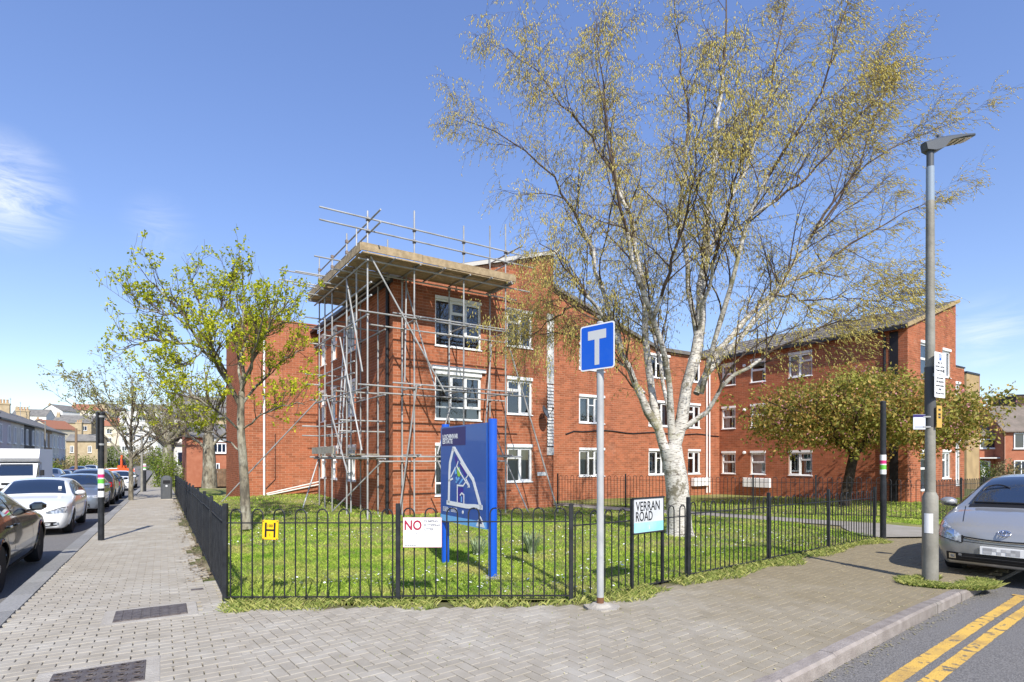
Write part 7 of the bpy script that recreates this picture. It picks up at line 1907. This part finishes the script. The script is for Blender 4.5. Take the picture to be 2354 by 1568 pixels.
# ------------------------------------------------------------------ terrace down the left street
m_hw = M('painted_white_front', (.64, .61, .55), .8, col2=(.52, .49, .43), nscale=.8); m_hg = M('grey_brick_front', (.24, .17, .11), .9, col2=(.32, .24, .16), nscale=1.2); m_hb = M('black_painted_front', (.05, .05, .055), .7)
m_hl = M('lilac_painted_front', (.54, .50, .52), .8); m_stock = M('london_stock_brick', (.46, .37, .235), .9, col2=(.37, .29, .18), nscale=1.5, bump=.4, bscale=9)
def terrace(a0, w, mat, label, chim=True, ze=5.75, zr=7.9):
    O = SP(a0, 12.0); O.z = 0; t, wl_ = block_house('terraced_house', label, 'house', Vector((O.x, O.y, 0)), E, -NP, w, 8.5, -0.9, ze, mat, 'terraced houses on the left street', 'gable', .3, m_slate, zr=zr)
    for s in (0.9, w - 1.9):
        far_window(t, wl_, s, s + 1.0, 3.3, 5.1); far_window(t, wl_, s, s + 1.0, 0.5, 2.4)
    o = MB().box(wl_.P(w / 2, .55, .03), (.95, .1, 2.3), (E, -NP, ZV)).build('door', m_mapnavy, t); MB().lathe([(.03, 0), (.03, .05)], 8, wl_.P(w / 2 + .3, .5, .09), (E, ZV, -NP)).build('handle', m_chrome, o)
    MB().box(wl_.P(w / 2, ze - .12, .3), (w, .12, .12), (E, -NP, ZV)).build('gutter', m_iron, t)
    if w > 0 and (int(a0) % 2): MB().tube([wl_.P(w * .7, zr, -4.2), wl_.P(w * .7, zr + 2.2, -4.2)], .03, 5).tube([wl_.P(w * .7 - .7, zr + 2.0, -4.2), wl_.P(w * .7 + .7, zr + 2.1, -4.2)], .02, 5).build('aerial', m_steel, t)
    if chim: chimney(t, wl_.P(w - .1, zr - .9, -4.2), 2.0, 1.5, .55, -NP, E, m_stock, 4)
cols = [(m_hg, 'brown brick'), (m_hl, 'lilac painted'), (m_hw, 'white painted'), (m_hb, 'black painted'), (m_hw, 'white painted'), (m_hg, 'brown brick'), (m_hw, 'white painted'), (m_hl, 'lilac painted')]
ords = ['nearest', 'second', 'third', 'fourth', 'fifth', 'sixth', 'seventh', 'last']
for i, (m_, nm) in enumerate(cols):
    terrace(57 + i * 6.4, 6.38, m_, f'{nm} terraced house, {ords[i]} from the left edge of the picture', i % 2 == 0 or i < 3, 5.7 + (0.5 if i == 0 else 0), 7.8 + (0.6 if i == 0 else 0))
# yellow stock-brick house across the end of the terrace
O = at(152, 1070, 120); t, w = block_house('end_house', 'pale yellow brick house with two windows across the end of the terrace', 'house', Vector((O.x, O.y, 0)), Vector((1, 0.12, 0)).normalized(), Vector((0.12, -1, 0)).normalized(), 6.4, 3, -1, 5.6, m_stock, None, 'gable', .3, m_slate, zr=6.8)
far_window(t, w, .8, 1.5, 3.0, 4.4); far_window(t, w, 4.3, 5.0, 3.0, 4.4); chimney(t, w.P(.6, 7.0, -3.4), 2.6, 1.2, .6, w.d, w.n, m_stock, 3)
# houses on the rising ground beyond
hillrow = [(60, 170, 9, 'cream', 0), (120, 190, 11, 'stock', 1), (182, 205, 10, 'white', 0), (235, 180, 9, 'cream', 1), (275, 160, 12, 'flat', 0), (322, 185, 9, 'white', 1), (352, 210, 10, 'stock', 0), (25, 215, 11, 'white', 1), (95, 235, 10, 'white', 0), (160, 245, 12, 'cream', 1), (210, 250, 10, 'stock', 0), (300, 245, 12, 'white', 1), (395, 230, 11, 'cream', 0)]
hm = {'cream': M('cream_render', (.60, .54, .42), .85), 'stock': m_stock, 'white': M('white_render', (.72, .71, .68), .85), 'flat': M('pale_concrete', (.66, .65, .62), .85)}
wd = ['leftmost', 'second', 'third', 'fourth', 'fifth', 'sixth', 'seventh', 'eighth', 'ninth', 'tenth', 'eleventh', 'twelfth', 'last']
order = sorted(range(len(hillrow)), key=lambda k: hillrow[k][0])
for k, (px, Y, w_, kind, rot) in enumerate(hillrow):
    O = at(px, 1055, Y); zb_ = zg(O.x, O.y) + hill_z(O.x, O.y); d = Vector((1, .35 if rot else -.15, 0)).normalized(); n_ = Vector((d.y, -d.x, 0)); nm = wd[order.index(k)]
    if kind == 'flat':
        t, w = block_house('hill_flats', f'white flat-roofed block on the far hill, {nm} along the skyline', 'building', Vector((O.x, O.y, 0)), d, n_, w_, 8, zb_ - 3, zb_ + 12, hm[kind], 'buildings on the far hill')
        for fl in range(4):
            for s in range(4): far_window(t, w, .8 + s * 2.8, 2.4 + s * 2.8, zb_ + .8 + fl * 2.8, zb_ + 2.2 + fl * 2.8, bars=1)
        continue
    ze = zb_ + 6.2; t, w = block_house('hill_house', f'{kind} walled house on the far hill, {nm} along the skyline', 'house', Vector((O.x, O.y, 0)), d, n_, w_, 8, zb_ - 3, ze, hm[kind], 'buildings on the far hill', 'gable' if rot else 'gable_end', .3, m_slate if k % 3 else M('red_tile_far', (.30, .13, .08), .9), zr=ze + 2.6)
    for s in (1.2, w_ - 2.6):
        for z in (.8, 3.6): far_window(t, w, s, s + 1.4, zb_ + z, zb_ + z + 1.5)
    chimney(t, w.P(.7, ze, -3), 3.2, .9, .6, w.d, w.n, m_stock, 2)
# brick house and bay-fronted house at the end of the lawn, left
hb_lbl = 'red brick house with white upper windows beyond the left lawn'
O = SP(50, -3.4); t, w = block_house('brick_house', hb_lbl, 'house', Vector((O.x, O.y, 0)), UF, NFR, 9.5, 6, -.9, 3.7, m_rb, None, 'gable', .3, m_slate, zr=4.9)
far_window(t, w, 2.1, 3.2, 2.2, 3.1, bars=2); far_window(t, w, 2.1, 2.65, .45, 1.25); far_window(t, w, 3.75, 4.3, .45, 1.25)
MB().box(w.P(2.65, 3.38, .05), (1.2, .12, .35), (UF, NFR, ZV)).build('fascia_panel', m_white, t)
tim = empty('timber_fence', w.P(2.8, -.6, 2.5), 'brown close-boarded timber fence before the far brick house', 'fence')
for k in range(20): MB().box(w.P(1.4 + k * .21, -.05 + rng.normal(0, .01), 1.2 + rng.normal(0, .01)), (.2, .03, 1.6), (UF, NFR, ZV)).build('board', M('brown_timber', (.19, .12, .07), .9, col2=(.12, .075, .045), nscale=4, island=.2), tim)
O = SP(60, -2.6); t, w = block_house('bay_house', 'house with white bay window and grey roof beside the far end of the left pavement', 'house', Vector((O.x, O.y, 0)), UF, NFR, 6, 9, -.9, 6.2, m_stock, None, 'gable', .3, m_slate, zr=8.6)
MB().box(w.P(.9, 2.6, .5), (1.9, 1.0, 6.2), (UF, NFR, ZV)).build('bay', m_hw, t)
for z in (.9, 3.8):
    o = MB().box(w.P(.9, z + .75, 1.01), (1.5, .03, 1.6), (UF, NFR, ZV)).build('window', m_white, t); MB().box(w.P(.9, z + .75, 1.03), (1.25, .02, 1.35), (UF, NFR, ZV)).build('pane', m_carglass, o)
MB().box(w.P(.9, 3.2, .6), (2.3, 1.4, .14), (UF, NFR, ZV)).build('porch_roof', m_slate, t)
# hedges and shrubs
def shrub(name, label, c, rx, ry, rz, n, mat, leaf=.12, group=None, seed=0, trunk=True):
    rg = np.random.default_rng(seed + 100); t = empty(name, c, label, 'shrub', group); c = np.array(tuple(c))
    u = nrm(rg.normal(0, 1, (n, 3))); u[:, 2] = np.abs(u[:, 2]) * 1.0; rad = rg.random(n) ** .4 * (0.75 + .4 * vnoise(u[:, 0] * 3 + 7, u[:, 1] * 3 + u[:, 2] * 2 + 7, 1.3))
    C = c + u * rad[:, None] * np.array([rx, ry, rz]); v, f = leaf_quads(C, leaf, rg, aspect=.7); tag(link('foliage', np_mesh('foliage', v, f), mat, t), kind='stuff')
    mb = MB(); cv = Vector(c)
    for k in range(6): a = k * 1.05; mb.tube([cv - ZV * .1, cv + Vector((math.cos(a) * rx * .5, math.sin(a) * ry * .5, rz * .7))], [.04, .012], 5)
    mb.build('stems', m_darkbark, t)
m_hedge2 = M('olive_shrub_leaf', (.19, .18, .07), .7, isl2=(.30, .24, .11), island=.25, translucent=.3)
for i, (px, py, Y, rx, rz, mt, lb) in enumerate(((20, 1062, 52, 3.2, 2.6, m_hedge2, 'olive brown hedge before the terrace at the left edge'), (62, 1062, 56, 2.6, 2.2, m_hedge2, 'brownish hedge above the white van'), (110, 1072, 62, 2.0, 2.6, m_hedge, 'yellow-green flowering shrub right of the white van'), (140, 1074, 70, 2.2, 2.4, m_hedge2, 'olive shrub behind the yellow-green one'), (172, 1075, 84, 3.2, 3.2, m_hedge, 'green bush before the end house'), (205, 1075, 92, 3.5, 3.0, m_hedge, 'dark green bush at the foot of the end house'))):
    b = at(px, py, Y); shrub('hedge_shrub', lb, Vector((b.x, Y, zg(b.x, Y) - .1)), rx, rx * .8, rz, 2600, mt, .17, 'shrubs along the left street', i)
for i, (px, Y, rx, rz, lb) in enumerate(((262, 128, 4.5, 5.0, 'broad green bush closing the left side of the far street'), (330, 135, 5.0, 6.0, 'tall green bush in the middle distance behind the orange digger'), (372, 120, 4.0, 5.5, 'dark bush right of the far end of the street'))):
    b = at(px, 1060, Y); shrub('hedge_shrub', lb, Vector((b.x, Y, zg(b.x, Y) + hill_z(b.x, Y) - .3)), rx, rx * .8, rz, 2600, (m_hedge, m_hedge2, m_hedge)[i], .3, 'bushes at the far end of the street', 60 + i)
b = SP(46, -2.0); shrub('hedge_shrub', 'bright yellow-green bush at the far end of the left railings', Vector((b.x, b.y, zg(b.x, b.y))), 1.3, 1.3, 3.0, 3600, M('lime_leaf', (.25, .30, .02), .6, isl2=(.12, .19, .02), island=.25, translucent=.35), .11, None, 9)
# poles, lamps
def far_pole(px, py_top, Y, r, label, mat, name='utility_pole', arm=False):
    b = at(px, 1055, Y); z0 = zg(b.x, Y); top = at(px, py_top, Y); t = empty(name, (b.x, Y, z0), label, 'pole'); B = Vector((b.x, Y, z0))
    MB().tube([B, Vector((b.x, Y, top.z))], [r, r * .7], 8).build('pole', mat, t, True)
    if arm: MB().tube([Vector((b.x, Y, top.z - .1)), Vector((b.x - .8, Y, top.z + .05))], r * .6, 6).bevbox(Vector((b.x - 1.0, Y, top.z + .05)), (.6, .2, .12), .03).build('lantern', m_lantern, t)
    else: MB().box(Vector((b.x, Y, top.z - .25)), (.9, .08, .08)).build('crossarm', mat, t)
far_pole(175, 985, 62, .16, 'brown timber utility pole among the far parked cars', M('pole_timber', (.23, .16, .10), .9)); far_pole(104, 968, 72, .09, 'pale slim lamp post before the terrace', m_galv, 'far_lamp', True); far_pole(326, 1000, 37.0, .085, 'pale slim lamp post on the left pavement beyond the young tree', m_galv, 'far_lamp', True)
far_pole(226, 1000, 78, .09, 'slim lamp post near the end house', m_galv, 'far_lamp', True)
b = SP(36.5, -.55); black_post((b.x, b.y, 0), 1.55, 'short dark street post with banded stickers beside the pale lamp post', False, .10, True)
# orange and white roadworks barriers far down the street
m_or = M('barrier_orange', (.70, .10, .02), .6)
def barrier(p, d, label, mat):
    t = empty('road_barrier', p, label, 'barrier', 'roadworks barriers far down the street'); p = Vector(p)
    for z in (.35, .85): MB().box(p + ZV * z, (1.9, .06, .28), (d, ZV.cross(d), ZV)).build('rail', mat, t)
    for s in (-.85, .85): MB().box(p + d * s + ZV * .5, (.08, .08, 1.05), (d, ZV.cross(d), ZV)).build('leg', m_or, t); MB().box(p + d * s + ZV * .04, (.12, .6, .08), (d, ZV.cross(d), ZV)).build('foot', m_trim, t)
for i, (a, p_, dd, mt, lb) in enumerate(((92, 3.0, NP, m_or, 'orange roadworks barrier nearest the middle of the street'), (95, 4.8, NP, m_or, 'orange roadworks barrier left of the nearest one'), (98, 2.2, E, m_signwhite, 'white roadworks barrier turned along the street'), (102, 3.6, NP, m_or, 'orange roadworks barrier behind the first row'), (104, 5.6, NP, m_signwhite, 'white roadworks barrier behind the orange row'))):
    v = SP(a, p_, -.13); barrier(v, dd.copy(), lb, mt)
dg = SP(106, 4.2, -.13); t = empty('digger', dg, 'small orange digger among the far roadworks barriers', 'digger')
MB().box(dg + ZV * .35, (2.0, 1.4, .5), (E, NP, ZV)).build('tracks', m_trim, t); MB().bevbox(dg + ZV * 1.0, (1.6, 1.3, .8), .1, (E, NP, ZV)).build('body', m_or, t); MB().bevbox(dg + ZV * 1.9 - E * .2, (1.0, 1.0, 1.1), .08, (E, NP, ZV)).build('cab', m_carglass, t); MB().tube([dg + ZV * 1.2 - E * .8, dg + ZV * 3.0 - E * 1.6, dg + ZV * 2.2 - E * 3.0, dg + ZV * .6 - E * 3.3], [.14, .13, .1, .08], 6).build('arm', m_or, t)
# ------------------------------------------------------------------ someone walking far down the pavement
def walker():
    b = SP(52, -1.2); t = empty('person', b, 'person in dark clothes walking far down the left pavement', 'person')
    s = 1.72; J = {'pel': (0, 0, .53), 'chest': (0, .01, .72), 'neck': (0, .01, .84), 'head': (0, .03, .93), 'ls': (-.10, 0, .81), 'le': (-.135, -.03, .64), 'lh': (-.13, .05, .50), 'rs': (.10, 0, .81), 're': (.135, .03, .64), 'rh': (.13, -.02, .50), 'lhip': (-.05, 0, .50), 'lk': (-.05, .08, .28), 'lf': (-.05, .06, .03), 'rhip': (.05, 0, .50), 'rk': (.05, -.04, .28), 'rf': (.05, -.16, .04)}
    ed = [('pel', 'chest'), ('chest', 'neck'), ('neck', 'head'), ('chest', 'ls'), ('ls', 'le'), ('le', 'lh'), ('chest', 'rs'), ('rs', 're'), ('re', 'rh'), ('pel', 'lhip'), ('lhip', 'lk'), ('lk', 'lf'), ('pel', 'rhip'), ('rhip', 'rk'), ('rk', 'rf')]
    rad = {'pel': .085, 'chest': .095, 'neck': .035, 'head': .062, 'ls': .045, 'le': .03, 'lh': .022, 'rs': .045, 're': .03, 'rh': .022, 'lhip': .06, 'lk': .04, 'lf': .03, 'rhip': .06, 'rk': .04, 'rf': .03}
    nm = list(J); me = bpy.data.meshes.new('body'); me.from_pydata([tuple(c * s for c in J[k]) for k in nm], [(nm.index(a), nm.index(c)) for a, c in ed], [])
    bm = bmesh.new(); bm.from_mesh(me); ly = bm.verts.layers.skin.verify(); bm.verts.ensure_lookup_table()
    for i, k in enumerate(nm): bm.verts[i][ly].radius = (rad[k] * s, rad[k] * s); bm.verts[i][ly].use_root = k == 'pel'
    bm.to_mesh(me); bm.free(); o = bpy.data.objects.new('body', me); o.data.materials.append(M('dark_clothes', (.02, .02, .035), .9)); COL.objects.link(o); o.parent = t
    o.modifiers.new('skin', 'SKIN'); q = o.modifiers.new('sub', 'SUBSURF'); q.levels = q.render_levels = 1
    h = MB().lathe([(.02, 0), (.085, .05), (.1, .13), (.07, .22), (.02, .25)], 10, (0, .04, .88 * s)).mesh('face', True); ho = bpy.data.objects.new('head_and_hair', h); h.materials.append(M('hair_and_skin', (.16, .10, .07), .8)); COL.objects.link(ho); ho.parent = t
walker()
# ------------------------------------------------------------------ houses at the end of Verran Road
rt = M('brown_roof_tile', (.16, .135, .11), .9, col2=(.22, .18, .15), nscale=1.5, bump=.6, bscale=6)
dv = Vector((1, -0.25, 0)).normalized(); nv = Vector((-0.25, -1, 0)).normalized()
O = at(2232, 1055, 60); t, w = block_house('brick_house', 'red brick house with wide white upper window beyond the right block', 'house', Vector((O.x, O.y, 0)), dv, nv, 4.2, 7, -1, 4.15, m_rb, 'houses at the end of Verran Road', 'gable', .3, rt, zr=6.3)
far_window(t, w, -.8, 2.4, 2.75, 3.75, bars=1); o = MB().box(w.P(1.2, .35, .05), (1.0, .1, 2.2), (dv, nv, ZV)).build('door', m_white, t); MB().lathe([(.3, 0), (.3, .02)], 14, w.P(1.2, 1.1, .11), (dv, ZV, nv)).build('fanlight', m_carglass, o); MB().box(w.P(1.4, 1.75, .5), (3.0, 1.1, .12), (dv, nv, ZV)).build('porch_roof', m_wtim, t)
O = at(2306, 1055, 58); t, w = block_house('brick_house', 'red brick house with white windows at the far right edge', 'house', Vector((O.x, O.y, 0)), dv, nv, 9, 7, -1, 4.6, m_rb, 'houses at the end of Verran Road', 'gable', .35, rt, zr=7.2)
far_window(t, w, .9, 2.6, 2.7, 4.3, bars=1); far_window(t, w, .9, 2.8, -.1, 1.5, bars=2); MB().tube([w.P(.1, -.8, .08), w.P(.1, 4.5, .08)], .06, 8).build('downpipe', M('terracotta_pipe', (.42, .22, .15), .8), t)
O = at(2336, 1055, 75); t, w = block_house('dark_block', 'dark brick flat-roofed block rising behind the right houses', 'building', Vector((O.x, O.y, 0)), dv, nv, 8, 6, -1, 10.0, M('dark_brown_brick', (.075, .05, .04), .9)); far_window(t, w, 1.0, 2.2, 7.6, 8.9)
b = at(2255, 1080, 50); shrub('hedge_shrub', 'leafy shrub before the far right houses', Vector((b.x, 50, -.7)), 1.6, 1.2, 2.2, 2200, m_hedge, .14, 'shrubs by the right houses', 31)
b = at(2318, 1085, 48); shrub('hedge_shrub', 'yellowish shrub at the right edge above the silver car', Vector((b.x, 48, -.7)), 1.6, 1.1, 2.3, 2200, m_hedge2, .14, 'shrubs by the right houses', 32)
def far_tree(px, Y, H, R, label, seed):
    rg = np.random.default_rng(seed); b = Vector(((px - CXP) / FPX * Y, Y, -.7)); limbs = []
    for k in range(7):
        a = k * .9 + rg.normal(0, .2); d = Vector((math.cos(a), math.sin(a), 0)); limbs.append(([b + ZV * H * .35, b + d * R * .4 + ZV * H * .6, b + d * R + ZV * H * rg.uniform(.7, .98)], .12, .02))
    leafy('far_tree', label, b, [b, b + ZV * H * .25, b + ZV * H * .5], limbs, [.25, .2, .15], m_darkbark, m_leafd, 6, 5, (.8, 2.0), (.4, .9), .13, 5, .15, 'trees behind the right houses', .6, tw_r=.02, seed=seed)
far_tree(2290, 85, 8.6, 3.6, 'sparse tree showing over the roofs between the right houses', 41); far_tree(2318, 90, 9.6, 3.6, 'second sparse tree behind the right houses, by the dark block', 42)
